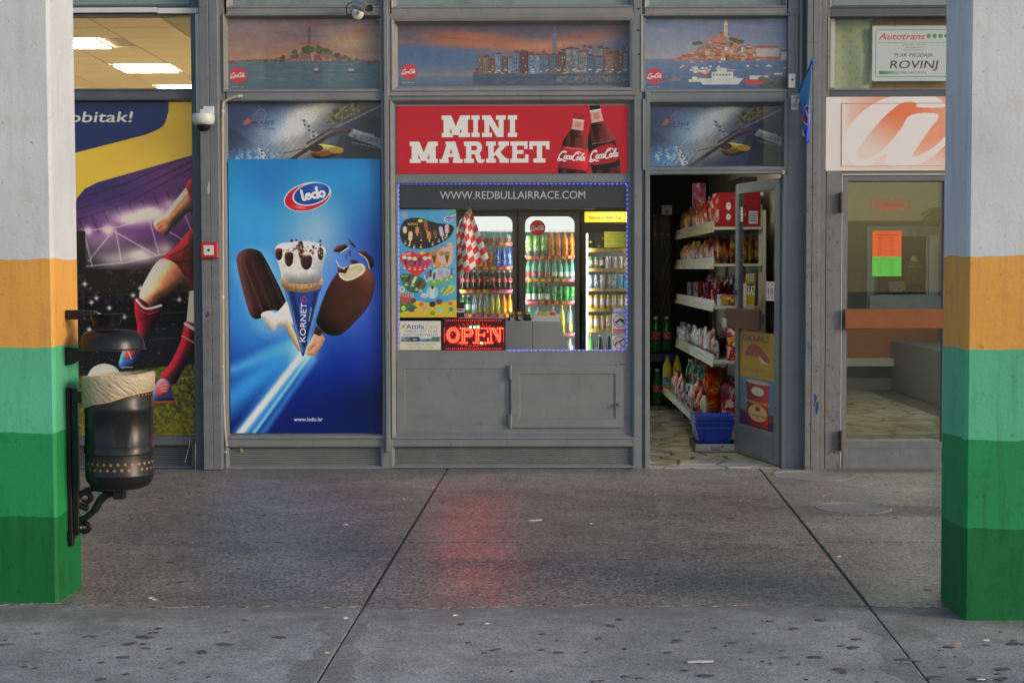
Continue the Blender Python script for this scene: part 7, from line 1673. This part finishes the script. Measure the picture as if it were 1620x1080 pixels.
for nm, z, xf in SH:
    MB().box(xf, XBk - .002, YN, YE, z - .022, z).build('shelf_board', M['rack'], t)
    cs = Cv(0, 0, 160, 5, 5, (212, 204, 186)); rr = random.Random(ord(nm))
    for u in range(40): cs.rect(u * 4 + rr.uniform(0, 1), .6, u * 4 + rr.uniform(2, 3.8), 4.4, rr.choice([(206, 176, 50), (224, 222, 216), (190, 184, 170), (206, 176, 50)] if nm != 'A' else [(216, 212, 204), (200, 190, 170), (206, 176, 50)]))
    im_ = cs.image('tags', .8); pm_ = print_mat('price_tags', im_, .35)
    mb = MB(); x = xf - .006; a_, b_ = (YE, YN)
    mb.add([(x - .012, a_, z - .045), (x - .012, b_, z - .045), (x, b_, z + .004), (x, a_, z + .004), (x + .004, a_, z - .045), (x + .004, b_, z - .045), (x + .004, b_, z + .004), (x + .004, a_, z + .004)],
           [(0, 1, 2, 3), (7, 6, 5, 4), (0, 4, 5, 1), (3, 2, 6, 7), (1, 5, 6, 2), (0, 3, 7, 4)], 0, [[(0, 0), (1, 0), (1, 1), (0, 1)], None, None, None, None, None])
    mb.build('price_rail', pm_, t, fix=False)
    MB().box(xf - .003, xf + .001, YN + .003, YE - .003, z + .005, z + (.055 if nm != 'E' else .03)).build('front_lip', M['rail_w'], t)
def bag(name, w_, h, d, m):
    nx, nz = 6, 9; v, f = [], []
    for side in (-1, 1):
        for j in range(nz + 1):
            for i in range(nx + 1):
                u, q = i / nx, j / nz
                th = d / 2 * (max(0, math.sin(math.pi * u)) ** .6) * (max(0, math.sin(math.pi * min(max((q - .04) / .90, 0), 1))) ** .55)
                wob = .006 * math.sin(u * 12 + q * 9 + side) * (q > .6)
                v.append(((u - .5) * w_ * (1 - .06 * math.sin(math.pi * q)), side * (th + .001) + wob, q * h))
    n = (nx + 1) * (nz + 1); q_ = lambda s_, i, j: s_ * n + j * (nx + 1) + i
    for s_ in (0, 1):
        for j in range(nz):
            for i in range(nx):
                a = (q_(s_, i, j), q_(s_, i + 1, j), q_(s_, i + 1, j + 1), q_(s_, i, j + 1)); f.append(a if s_ == 0 else a[::-1])
    for j in range(nz): f += [(q_(0, 0, j + 1), q_(1, 0, j + 1), q_(1, 0, j), q_(0, 0, j)), (q_(0, nx, j), q_(1, nx, j), q_(1, nx, j + 1), q_(0, nx, j + 1))]
    for i in range(nx): f += [(q_(0, i, nz), q_(0, i + 1, nz), q_(1, i + 1, nz), q_(1, i, nz)), (q_(0, i + 1, 0), q_(0, i, 0), q_(1, i, 0), q_(1, i + 1, 0))]
    return [(name, MB().add(v, f).mesh(name, m, True))]
def boxk(name, w_, d, h, m): 
    return [(name, MB().box(-w_ / 2, w_ / 2, -d / 2, d / 2, 0, h).mesh(name, m))]
P_ = lambda n, a, b, c, s_=14: pack(n, lin(a), lin(b), lin(c), s_, .28)
K = {'or': bag('snack_bag', .20, .27, .09, P_('orange_bag', (224, 84, 24), (190, 40, 20), (240, 190, 60))), 'rd': bag('snack_bag', .18, .25, .09, P_('red_bag', (190, 26, 26), (130, 14, 20), (225, 205, 190))), 'rw': bag('snack_bag', .20, .30, .10, P_('red_white_bag', (190, 30, 30), (215, 205, 196), (220, 170, 50))),
     'gd': bag('snack_bag', .17, .22, .06, P_('gold_bag', (150, 100, 34), (90, 24, 22), (214, 180, 90))), 'wh': bag('snack_bag', .15, .20, .07, P_('white_bag', (205, 198, 180), (160, 40, 36), (200, 170, 80))), 'gr': bag('snack_bag', .17, .22, .07, P_('green_bag', (70, 140, 50), (200, 190, 160), (210, 60, 50))), 'pu': bag('snack_bag', .18, .24, .07, P_('purple_bag', (130, 50, 130), (210, 200, 210), (90, 160, 70))),
     'ye': bag('snack_bag', .17, .22, .07, P_('yellow_bag', (206, 170, 50), (160, 60, 40), (220, 210, 190))), 'sv': bag('snack_bag', .14, .17, .06, P_('silver_bag', (190, 190, 196), (150, 40, 44), (110, 110, 130))),
     'cr': boxk('carton', .12, .06, .22, P_('cream_box', (206, 200, 190), (60, 90, 150), (196, 90, 50))), 'cb': boxk('carton', .13, .06, .20, P_('blue_box', (40, 60, 130), (200, 200, 206), (220, 140, 60))), 'cd': boxk('carton', .12, .05, .17, P_('brown_box', (70, 34, 26), (200, 180, 150), (150, 40, 40))), 'ck': boxk('carton', .14, .06, .22, P_('dark_blue_box', (26, 30, 70), (90, 90, 120), (200, 60, 60))),
     'ch': boxk('chocolate_bar', .10, .014, .20, P_('chocolate_wrap', (150, 26, 34), (206, 200, 200), (70, 20, 26))), 'cp': boxk('chocolate_bar', .10, .014, .19, P_('lilac_wrap', (110, 70, 150), (206, 200, 210), (70, 40, 100))), 'cwh': boxk('chocolate_bar', .10, .014, .18, P_('pale_wrap', (200, 200, 196), (60, 120, 140), (160, 60, 60))),
     'tin': can('tin', .055, .11, P_('tin_print', (200, 198, 192), (190, 60, 50), (60, 90, 140), 20)), 'tub': can('tub', .07, .17, P_('tub_print', (205, 205, 200), (60, 140, 150), (70, 90, 160), 16)),
     'oil': bottle('bottle', .045, .33, mat('oil', lin((206, 190, 60)), .1, alpha=.85, coat=.4), capb, pack('oil_label', lin((60, 130, 180)), lin((80, 150, 60)), lin((220, 190, 60)), 24), (.08, .36)), 'sod': bottle('bottle', .04, .27, pet['green_pet'], capw, None), 'sod2': bottle('bottle', .042, .30, pet['teal_pet'], capr, labr, (.5, .62)), 'jar': can('jar', .04, .12, col('brown_jar', (80, 40, 30), .2))}
GS = 'goods on the doorway shelf rack'
names = {'or': ('orange crisp bag', 'bag'), 'rd': ('red crisp bag', 'bag'), 'rw': ('red and white crisp bag', 'bag'), 'gd': ('gold and dark red snack bag', 'bag'), 'wh': ('white snack bag', 'bag'), 'gr': ('green snack bag', 'bag'), 'pu': ('purple snack bag', 'bag'), 'ye': ('yellow snack bag', 'bag'), 'sv': ('silver snack bag', 'bag'), 'cr': ('cream carton', 'carton'), 'cb': ('blue carton', 'carton'), 'cd': ('brown carton', 'carton'), 'ck': ('navy carton', 'carton'),
         'ch': ('dark red chocolate bar', 'chocolate bar'), 'cp': ('lilac chocolate bar', 'chocolate bar'), 'cwh': ('pale chocolate bar', 'chocolate bar'), 'tin': ('white printed tin', 'tin'), 'tub': ('white tub with lid', 'tub'), 'oil': ('yellow oil bottle with blue cap', 'bottle'), 'sod': ('green soda bottle', 'bottle'), 'sod2': ('teal bottle with red cap', 'bottle'), 'jar': ('brown jar', 'jar')}
kindname = {'bag': 'snack_bag', 'carton': 'carton', 'chocolate bar': 'chocolate_bar', 'tin': 'tin', 'tub': 'tub', 'bottle': 'bottle', 'jar': 'jar'}
shn = {'A': 'top shelf', 'B': 'second shelf', 'C': 'third shelf', 'D': 'fourth shelf', 'E': 'bottom shelf'}
zsh = {nm: z for nm, z, xf in SH}; xsh = {nm: xf for nm, z, xf in SH}
ORD = ('nearest', 'second', 'third', 'fourth', 'fifth', 'sixth', 'seventh', 'eighth', 'ninth', 'tenth', 'eleventh', 'twelfth') + tuple('%dth' % q for q in range(13, 60))
count = {}
def fill(sh, seq, y0=None, x=None, rz=math.pi / 2, step=None, lean=0.0, back=0.0, sc=1.0, dy=None, tilt=0.0):
    y = y0
    for i, kx in enumerate(seq):
        if kx == '_': y += step or .1; continue
        xx = (x if x is not None else xsh[sh] + .07) + back + rg.uniform(-.006, .006)
        spawn(K[kx], kindname[names[kx][1]], (xx, y, zsh[sh] + .003), '%s, %s from the near end, rack %s' % (names[kx][0], ORD[count.setdefault((sh, kx), 0)], shn[sh]), names[kx][1], GS, rz=rz + rg.uniform(-.18, .18), sc=(sc, sc, sc * rg.uniform(.94, 1.05)), rx=lean)
        count[(sh, kx)] += 1; y += step or .2
# goods seen along the front (near to far) and at the near end
fill('A', ['rw', 'rd', 'rw', 'rd', 'ye', 'rd', 'rw', 'or', 'rd', 'rd', 'or', 'rw', 'rd', 'or', 'or', 'rd', 'or', 'ye', 'rd', 'wh', 'ye', 'gr', 'rd', 'ye'], YN + .16, step=.142)
fill('A', ['rw', 'rd', 'rw', 'rd', 'or', 'rd', 'or', 'rd', 'ye', 'rd'], YN + .5, step=.33, back=.14, sc=1.06)
fill('B', ['rd', 'ye', 'sv', 'rd', 'gr', 'rd', 'wh', 'rd', 'sv', 'wh', 'ye', 'rd', 'sv', 'rd', 'ye', 'wh', 'rd', 'sv', 'ye', 'wh', 'rd', 'sv', 'wh', 'ye', 'wh', 'wh'], YN + .42, step=.124, sc=.94)
fill('B', ['gd'] * 7, YN + .10, x=XF + .09, rz=.55, step=.0); 
gds = [o for o in COL.objects if str(o.get('label')).startswith('gold and dark red snack bag')]
for i, o in enumerate(gds): o.location.x = XF + .07 + i * .055; o.location.y = YN + .10 + (i % 2) * .015; o.rotation_euler = (0, 0, 1.15)
fill('B', ['pu', 'gr', 'pu'], YN + .36, step=.07, x=XF + .13, rz=.9)
fill('C', ['ch'] * 12 + ['cp'] * 4 + ['ch'] * 6 + ['cwh'] * 6 + ['cp'] * 4 + ['cwh'] * 4, YN + .26, step=.075, rz=.95, x=XF + .085, tilt=.2)
fill('C', ['rd', 'pu', 'rd', 'ye', 'rd', 'wh', 'rd'], YN + .4, step=.4, back=.2, sc=1.05)
fill('D', ['sv', 'wh', 'rd', 'cr', 'cb', 'cr', 'sv', 'rd', 'wh', 'cr', 'cb', 'sv', 'sv', 'wh', 'pu', 'sv', 'cb', 'cr', 'sv', 'tub', 'cb', 'tub', 'cr', 'tub'], YN + .36, step=.138)
fill('D', ['rw', 'wh', 'rd', 'rw', 'wh'], YN + .08, step=.07, x=XF + .22, rz=.35)
fill('D', ['jar'] * 7, YN + .5, step=.12, back=.16, sc=1.5); fill('D', ['cd', 'cd', 'cd', 'ck', 'ck'], YN + .7, step=.16, back=.22, sc=1.5)
fill('E', ['wh', 'rd', 'wh', 'rw', 'rd', 'cd', 'cr', 'wh', 'tin', 'tin', 'cb', 'tin', 'tin', 'gr', 'tin', 'rd', 'tin', 'tin', 'rd', 'gr', 'rd', 'wh'], YN + .16, step=.135, sc=1.02)
fill('E', ['rd', 'rd', 'rd', 'rd'], YN + .14, step=.09, x=XF + .19, rz=.3, sc=1.2); 
fill('E', ['or', 'or'], YN + .62, step=.26, x=XF + .10, rz=.9, sc=1.55); fill('E', ['ck', 'ck', 'ck'], YN + .5, step=.5, back=.3, sc=1.5)
fill('E', ['sod2', 'sod2', 'sod2', 'sod', 'sod2', 'sod2', 'sod', 'sod'], YN + 1.3, step=.24, back=.16, sc=1.3); fill('E', ['oil'], YE - .12, x=1.50, sc=1.15); fill('E', ['oil'], YE - .12, x=1.605, sc=1.15)
# big carton at the near end of the top shelf
def img_box(name, R, cv, label, cat):
    x0, x1, y0, y1, z0, z1 = R; m_ = print_mat(name, cv.image(name, 1.2), .45)
    mb = MB(); v = [(x0, y0, z0), (x1, y0, z0), (x1, y1, z0), (x0, y1, z0), (x0, y0, z1), (x1, y0, z1), (x1, y1, z1), (x0, y1, z1)]
    full = [(0, 0), (1, 0), (1, 1), (0, 1)]; pl_ = [(.02, .5)] * 4
    mb.add(v, [(0, 1, 5, 4), (3, 0, 4, 7), (1, 2, 6, 5), (2, 3, 7, 6), (0, 3, 2, 1)], 0, [full, pl_, pl_, pl_, pl_]); return tag(mb.build(name, m_, fix=False), label, cat)
c = Cv(0, 0, 100, 70, 5, (140, 20, 30)); c.rect(28, 8, 42, 12, (100, 80, 80)); c.ell(22, 28, 6, 8, (205, 200, 196)); c.ell(22, 50, 5.6, 6.5, (205, 200, 196)); c.ell(22, 26, 1.4, 1.4, (40, 20, 20)); c.ell(22, 49, 1.4, 1.4, (40, 20, 20)); c.rect(50, 26, 66, 32, (70, 14, 18)); c.text('Bumi?', 42, 48, 7, (205, 196, 190), w=24); c.rect(72, 38, 94, 64, (190, 190, 196)); 
for j in range(4): c.rect(74, 42 + j * 5, 92, 44 + j * 5, (90, 90, 110))
img_box('snack_carton', (XF + .045, XF + .40, YN + .01, YN + .10, zsh['A'] + .002, zsh['A'] + .30), c, 'big red carton at the near end of the top rack shelf', 'carton')
c = Cv(0, 0, 40, 16, 6, (110, 84, 160)); c.rect(0, 0, 13, 16, (200, 198, 206)); c.text('milda', 16, 8, 5, (206, 200, 214), w=20); c.rect(2, 3, 9, 6, (120, 100, 160)); c.ell(32, 11, 4, 3, (216, 212, 220))
img_box('biscuit_box', (XF + .05, XF + .25, YN + .12, YN + .22, zsh['C'] + .003, zsh['C'] + .10), c, 'lilac and white biscuit box at the near end of the third shelf', 'box')
for i in range(7):
    spawn(K['ye'], 'snack_bag', (XF + .09 + i * .042, YN + .07, zsh['C'] + .003), 'small yellow sachet, %s from the left, at the near end of the third shelf' % (('first',) + ORD[1:])[i], 'bag', GS, rz=.9, sc=(.5, .5, .42))
# tall pink tin on the top shelf, far end
mb = MB(); p = bp(1085.5, 315, YE - .6); mb.lathe([(.07, 0), (.07, .23), (.066, .235), (0, .235)], (XF + .12, YE - 1.25, zsh['A'] + .27), 16)
o = mb.build('pink_tub', pack('pink_print', lin((206, 110, 140)), lin((190, 60, 100)), lin((225, 215, 215)), 16)); tag(o, 'tall pink cylinder standing above the crisp bags', 'tub')
mb = MB(); mb.box(XF + .03, XF + .22, YE - 1.36, YE - 1.14, zsh['A'] + .003, zsh['A'] + .268); tag(mb.build('carton', K['ck'][0][1].materials[0]), 'navy carton under the tall pink cylinder', 'carton')
# leaflet column and crates at the near end, beside the open door
c = Cv(0, 0, 14, 140, 4, (196, 150, 40))
rr = random.Random(8)
for j in range(16): c.rect(1, j * 9, 13, j * 9 + 7, rr.choice([(206, 70, 40), (190, 180, 160), (60, 90, 60), (206, 170, 50), (40, 40, 60), (196, 60, 50)]))
img_box('leaflet_stand', (XF + .265, XF + .335, YN - .14, YN - .06, .12, 1.50), c, 'narrow yellow display column beside the open door', 'display')
# wall shelf top right and parcel
o = MB().box(XF + .22, XBk + .05, YN + .3, YN + 1.2, 2.19, 2.22).build('wall_shelf', M['white_pl']); tag(o, 'white wall shelf above the snack rack', 'shelf')
o = MB().box(XF + .27, XBk, YN + .35, YN + 1.1, 2.222, 2.36).build('monitor_box', M['blackp'], bevel=.006); tag(o, 'black device box on the white wall shelf', 'device')
# baskets in their tray
bx, by = bp(1131, 690, 1.05).x, 1.28
def ring(mb, w0, d0, w1, d1, z0, z1, th):
    for (a, b, c_, d_) in ((-1, 1, -1, -1), (-1, 1, 1, 1)): pass
    o_ = [(-w0, -d0, z0), (w0, -d0, z0), (w0, d0, z0), (-w0, d0, z0), (-w1, -d1, z1), (w1, -d1, z1), (w1, d1, z1), (-w1, d1, z1)]
    i_ = [(math.copysign(abs(x) - th, x), math.copysign(abs(y) - th, y), z + (th if z == z0 else 0)) for x, y, z in o_]
    v = [(bx + x, by + y, z) for x, y, z in o_ + i_]
    f = [(0, 1, 5, 4), (1, 2, 6, 5), (2, 3, 7, 6), (3, 0, 4, 7), (8, 12, 13, 9), (9, 13, 14, 10), (10, 14, 15, 11), (11, 15, 12, 8), (4, 5, 13, 12), (5, 6, 14, 13), (6, 7, 15, 14), (7, 4, 12, 15), (0, 3, 2, 1), (8, 9, 10, 11)]
    return mb.add(v, f)
M['bask'] = mat('blue_plastic_basket', (.014, .055, .50), .35)
for i, (lab) in enumerate(('blue shopping basket at the bottom of the stack in the tray', 'blue shopping basket second from the top of the stack', 'blue shopping basket on top of the stack by the open door')):
    z = .035 + i * .03
    t = thing('shopping_basket', lab, 'basket', (bx, by, z), 'blue shopping baskets')
    mb = MB(); ring(mb, .128, .19, .155, .23, z, z + .20, .004); mb.build('basket_body', M['bask'], t)
    mb = MB()
    for s0, s1 in ((.16, .164), (.196, .204)):
        w_, d_ = .150 + (s0 - .16) * .2, .224
        mb.box(bx - w_ - .008, bx + w_ + .008, by - d_ - .008, by - d_ + .004, z + s0, z + s1 + .014); mb.box(bx - w_ - .008, bx - w_ + .002, by - d_ + .004, by + d_, z + s0, z + s1 + .014); mb.box(bx + w_ - .002, bx + w_ + .008, by - d_ + .004, by + d_, z + s0, z + s1 + .014)
    mb.build('rim', M['bask'], t, bevel=.002)
    if i == 0:
        mb = MB()
        for x in (-.09, .09):
            for q in range(8): mb.box(bx + x - .003, bx + x + .003, by - .222 + .0, by - .205, z + .02 + q * .018, z + .03 + q * .018)
        stuff(mb.build('slots', M['blackp'], t))
c = Cv(0, 0, 60, 14, 6, (186, 180, 176)); c.rect(0, 12, 60, 14, (120, 80, 60)); c.text('Grandi', 24, 8, 4, (60, 50, 46), w=14, bold=.03); c.ell(41, 5, 2, 2, (180, 60, 50)); c.line([(25, 10), (38, 10)], 1.5, (60, 50, 46))
m_ = print_mat('tray_print', c.image('tray', 1.1), .7)
mb = MB(); X0, X1, Y0, Y1 = bx - .165, bx + .165, by - .245, by + .245
mb.box(X0, X1, Y0, Y1, .004, .008); mb.box(X0, X0 + .004, Y0, Y1, .008, .075); mb.box(X1 - .004, X1, Y0, Y1, .008, .075); mb.box(X0 + .004, X1 - .004, Y1 - .004, Y1, .008, .075)
mb.add([(X0, Y0 - .003, .004), (X1, Y0 - .003, .004), (X1, Y0 - .003, .075), (X0, Y0 - .003, .075), (X0, Y0 + .001, .004), (X1, Y0 + .001, .004), (X1, Y0 + .001, .075), (X0, Y0 + .001, .075)], [(0, 1, 2, 3), (7, 6, 5, 4), (3, 2, 6, 7), (0, 3, 7, 4), (1, 5, 6, 2)], 0, [[(0, 0), (1, 0), (1, 1), (0, 1)], None, None, None, None])
tag(mb.build('cardboard_tray', m_, fix=False), 'low white cardboard tray holding the blue baskets', 'tray')
# dark back of the shop: notice, bottles on the floor
c = Cv(0, 0, 16, 16, 8, (205, 200, 196)); c.text('PRIVAT', 2, 4.4, 2.6, (50, 46, 46), w=12, bold=.03); c.ell(8, 10, 5, 5, (180, 50, 50), 1, 0, .2); c.ell(8, 10, 2.4, 3, (60, 40, 40)); c.line([(5, 7), (11, 13)], .9, (180, 50, 50))
sheet('private_notice', (1047, 325, 1063, 341), 6.88, c, 'small white PRIVAT sign on the dark back wall', 'notice', th=.004, gain=5.5)
mb = MB(); v = []
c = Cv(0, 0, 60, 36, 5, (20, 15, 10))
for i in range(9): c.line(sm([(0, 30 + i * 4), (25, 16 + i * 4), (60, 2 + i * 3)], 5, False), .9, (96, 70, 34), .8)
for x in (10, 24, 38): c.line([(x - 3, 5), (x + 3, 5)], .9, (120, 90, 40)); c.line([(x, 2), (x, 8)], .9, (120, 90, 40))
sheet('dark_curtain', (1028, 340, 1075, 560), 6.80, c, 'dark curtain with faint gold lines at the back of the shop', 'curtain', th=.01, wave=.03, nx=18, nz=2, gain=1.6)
gb = bottle('bottle', .06, .40, pet['green_pet'], capw, labr, (.35, .55))
for i, (px, py) in enumerate(((1074, 578), (1086, 572), (1081, 505), (1070, 500))):
    p = bg(px, 655); spawn(gb, 'large_bottle', (1.42 + .13 * (i % 2), 5.55 + .12 * i, .02 if i < 2 else .6), ('lower left', 'lower right', 'upper left', 'upper right')[i] + ' large dim green bottle at the far end of the rack', 'bottle', 'dim green bottles behind the rack')
o = MB().box(1.34, 1.75, 5.5, 5.95, .5, .585).build('pallet_crate', M['blackp']); tag(o, 'dark crate carrying bottles at the far end of the rack', 'crate')
o = MB().box(1.34, 1.75, 5.5, 5.95, .005, .018).build('floor_tray', M['blackp']); tag(o, 'dark floor tray under the dim green bottles', 'tray')

# ------------------------------------------------------------------ hall behind the closed glass door
YH = 7.6
def hp(px, py, Y=YH): return bp(px, py, Y)
def hb(px0, py0, px1, py1, Yf, Yb, name, m, label=None, cat=None, st=False, bev=0):
    o = MB().pbox(px0, py0, px1, py1, Yf, Yb).build(name, m, bevel=bev)
    if st: struct(o)
    elif label: tag(o, label, cat)
    return o
ow = mat('orange_wall_reflection', (.44, .17, .06), .7, noise=.06); bw = mat('blue_grey_frame', (.32, .41, .54), .6, noise=.12, nscale=5)
hb(1290, 200, 1700, 349, YH + .4, YH + .5, 'wall', M['p_beige'], st=True)
hb(1290, 349, 1700, 361, YH + .38, YH + .5, 'wall', mat('brown_band', (.10, .038, .018), .6), st=True)
hb(1290, 361, 1388, 520, YH + .39, YH + .5, 'wall', mat('slate_wall', (.085, .09, .095), .7, noise=.08), st=True)
hb(1388, 361, 1700, 500, YH + .47, YH + .5, 'wall', M['darkroom'], st=True)
hb(1290, 520, 1700, 566, YH + .4, YH + .5, 'wall', ow, st=True); hb(1388, 500, 1700, 520, YH + .41, YH + .5, 'wall', ow, st=True)  # right part of this orange is a street reflection, built as wall
hb(1290, 566, 1700, 660, YH + .39, YH + .5, 'wall', mat('lower_wall', (.20, .205, .21), .7, noise=.08), st=True)
hb(1290, 567, 1700, 579, YH + .2, YH + .385, 'ledge', M['white_pl'], 'pale ledge along the foot of the hall wall', 'ledge')
t = thing('display_window', 'blue grey framed display window deep inside the hall', 'window', hp(1440, 492))
mb = MB(); mb.frame((1372, 358, 1560, 492), (1374, 360, 1558, 490), (1387, 374, 1468, 466), YH + .30, YH + .31, YH + .40); mb.build('frame', bw, t)
hb(1376, 468, 1560, 490, YH + .22, YH + .295, 'sill', bw).parent = None
o = [x for x in COL.objects if x.name.startswith('sill') and x.parent is None][-1]; tag(o, 'rough blue grey sill under the display window in the hall', 'sill')
mb = MB(); mb.pbox(1470, 372, 1478, 468, YH + .26, YH + .298); mb.build('post', bw, t)
bust = thing('mannequin_bust', 'pale mannequin bust with necklaces in the hall display window', 'mannequin', hp(1446, 440, YH + .36))
q = hp(1446, 420, YH + .36); s_ = mpp(YH) 
mb = MB(); mb.lathe([(0, -30 * s_), (15 * s_, -29 * s_), (17 * s_, -8 * s_), (15.5 * s_, 2 * s_), (9 * s_, 6 * s_), (4.6 * s_, 8 * s_), (4.2 * s_, 14 * s_), (0, 15 * s_)], (q.x, q.y, q.z), 20, sy=.18); mb.build('torso', mat('dark_dress', (.045, .05, .045), .7, noise=.8, nscale=60), bust, smooth=True)
mb = MB(); mb.lathe([(8.6 * s_, 5.6 * s_), (4.7 * s_, 8.2 * s_), (4.3 * s_, 14.5 * s_), (0, 15.4 * s_)], (q.x, q.y, q.z), 16, sy=.25); mb.build('neck', mat('bust_skin', (.42, .40, .30), .5), bust, smooth=True)
mb = MB()
for r_, z_ in ((7, 3), (9, -1), (11, -6)): mb.tube([(q.x + r_ * s_ * math.sin(a), q.y - 4.2 * s_, q.z + z_ * s_ + (5 - r_ * .6) * s_ * (1 - math.cos(a)) * -1 + 4 * s_) for a in np.linspace(-1.2, 1.2, 13)], .010, 6)
mb.build('necklace', mat('beads', (.34, .30, .28), .3, metal=.3, noise=.8, nscale=80), bust)
mb = MB(); v0 = [(1405, 446), (1431, 444), (1433, 456), (1427, 462), (1409, 463), (1405, 456)]
mb.prism([(bp(x, y, YH + .36).x, bp(x, y, YH + .36).z) for x, y in v0], YH + .33, YH + .38); o = mb.build('handbag', mat('grey_bag', (.14, .15, .15), .5, noise=.5, nscale=40), bevel=.006); tag(o, 'grey beaded handbag in the hall display window', 'handbag')
hb(1388, 466.5, 1470, 469, YH + .305, YH + .46, 'display_shelf', bw, 'narrow shelf inside the hall display window', 'shelf')
t = thing('hall_fill_lamp', 'warm ceiling lamp inside the hall behind the glass door', 'ceiling lamp', (4.3, 4.2, 3.4))  # lamp added out of view to brighten the hall
MB().box(3.7, 4.9, 4.05, 4.25, 3.44, 3.5).build('housing', M['white_pl'], t); MB().box(3.72, 4.88, 4.08, 4.22, 3.42, 3.438).build('tube', emat('hall_fill_tube', (1, .95, .84), 85.0), t)
# low white counter front on the right of the hall
mb = MB(); a, b = bg(1402, 613), bg(1470, 637); b2 = a + (b - a) * 2.4
zt = .62
mb.add([(a.x, a.y, 0), (b2.x, b2.y, 0), (b2.x + 1.2, b2.y + .6, 0), (a.x + 1.2, a.y + .6, 0), (a.x, a.y, zt), (b2.x, b2.y, zt), (b2.x + 1.2, b2.y + .6, zt), (a.x + 1.2, a.y + .6, zt)], [(0, 1, 5, 4), (1, 2, 6, 5), (2, 3, 7, 6), (3, 0, 4, 7), (4, 5, 6, 7)])
o = mb.build('hall_counter', mat('pale_counter', (.24, .24, .24), .5)); tag(o, 'low pale counter inside the hall on the right', 'counter')
# hanging plant fronds near the hall window
mb = MB(); rr = random.Random(12)
for i in range(26):
    b0 = hp(1496 + rr.uniform(-4, 8), 336 + rr.uniform(-6, 6), YH + .1); L = rr.uniform(.15, .42); a = rr.uniform(2.6, 3.6)
    pts = [b0 + Vector((L * u * math.cos(a), -.05 * u, L * .25 * u - L * .75 * u * u + .12 * u * math.sin(a * 3))) for u in (0, .33, .66, 1)]
    for k_ in range(3):
        p_, q_ = pts[k_], pts[k_ + 1]; w_ = .012
        mb.add([p_ + Vector((0, 0, w_)), p_ - Vector((0, 0, w_)), q_ - Vector((0, 0, w_ * .7)), q_ + Vector((0, 0, w_ * .7))], [(0, 1, 2, 3)])
tag(mb.build('hanging_plant', mat('dry_leaf', (.16, .15, .05), .6), fix=False), 'dry green fronds of a hanging plant beside the hall window', 'plant')
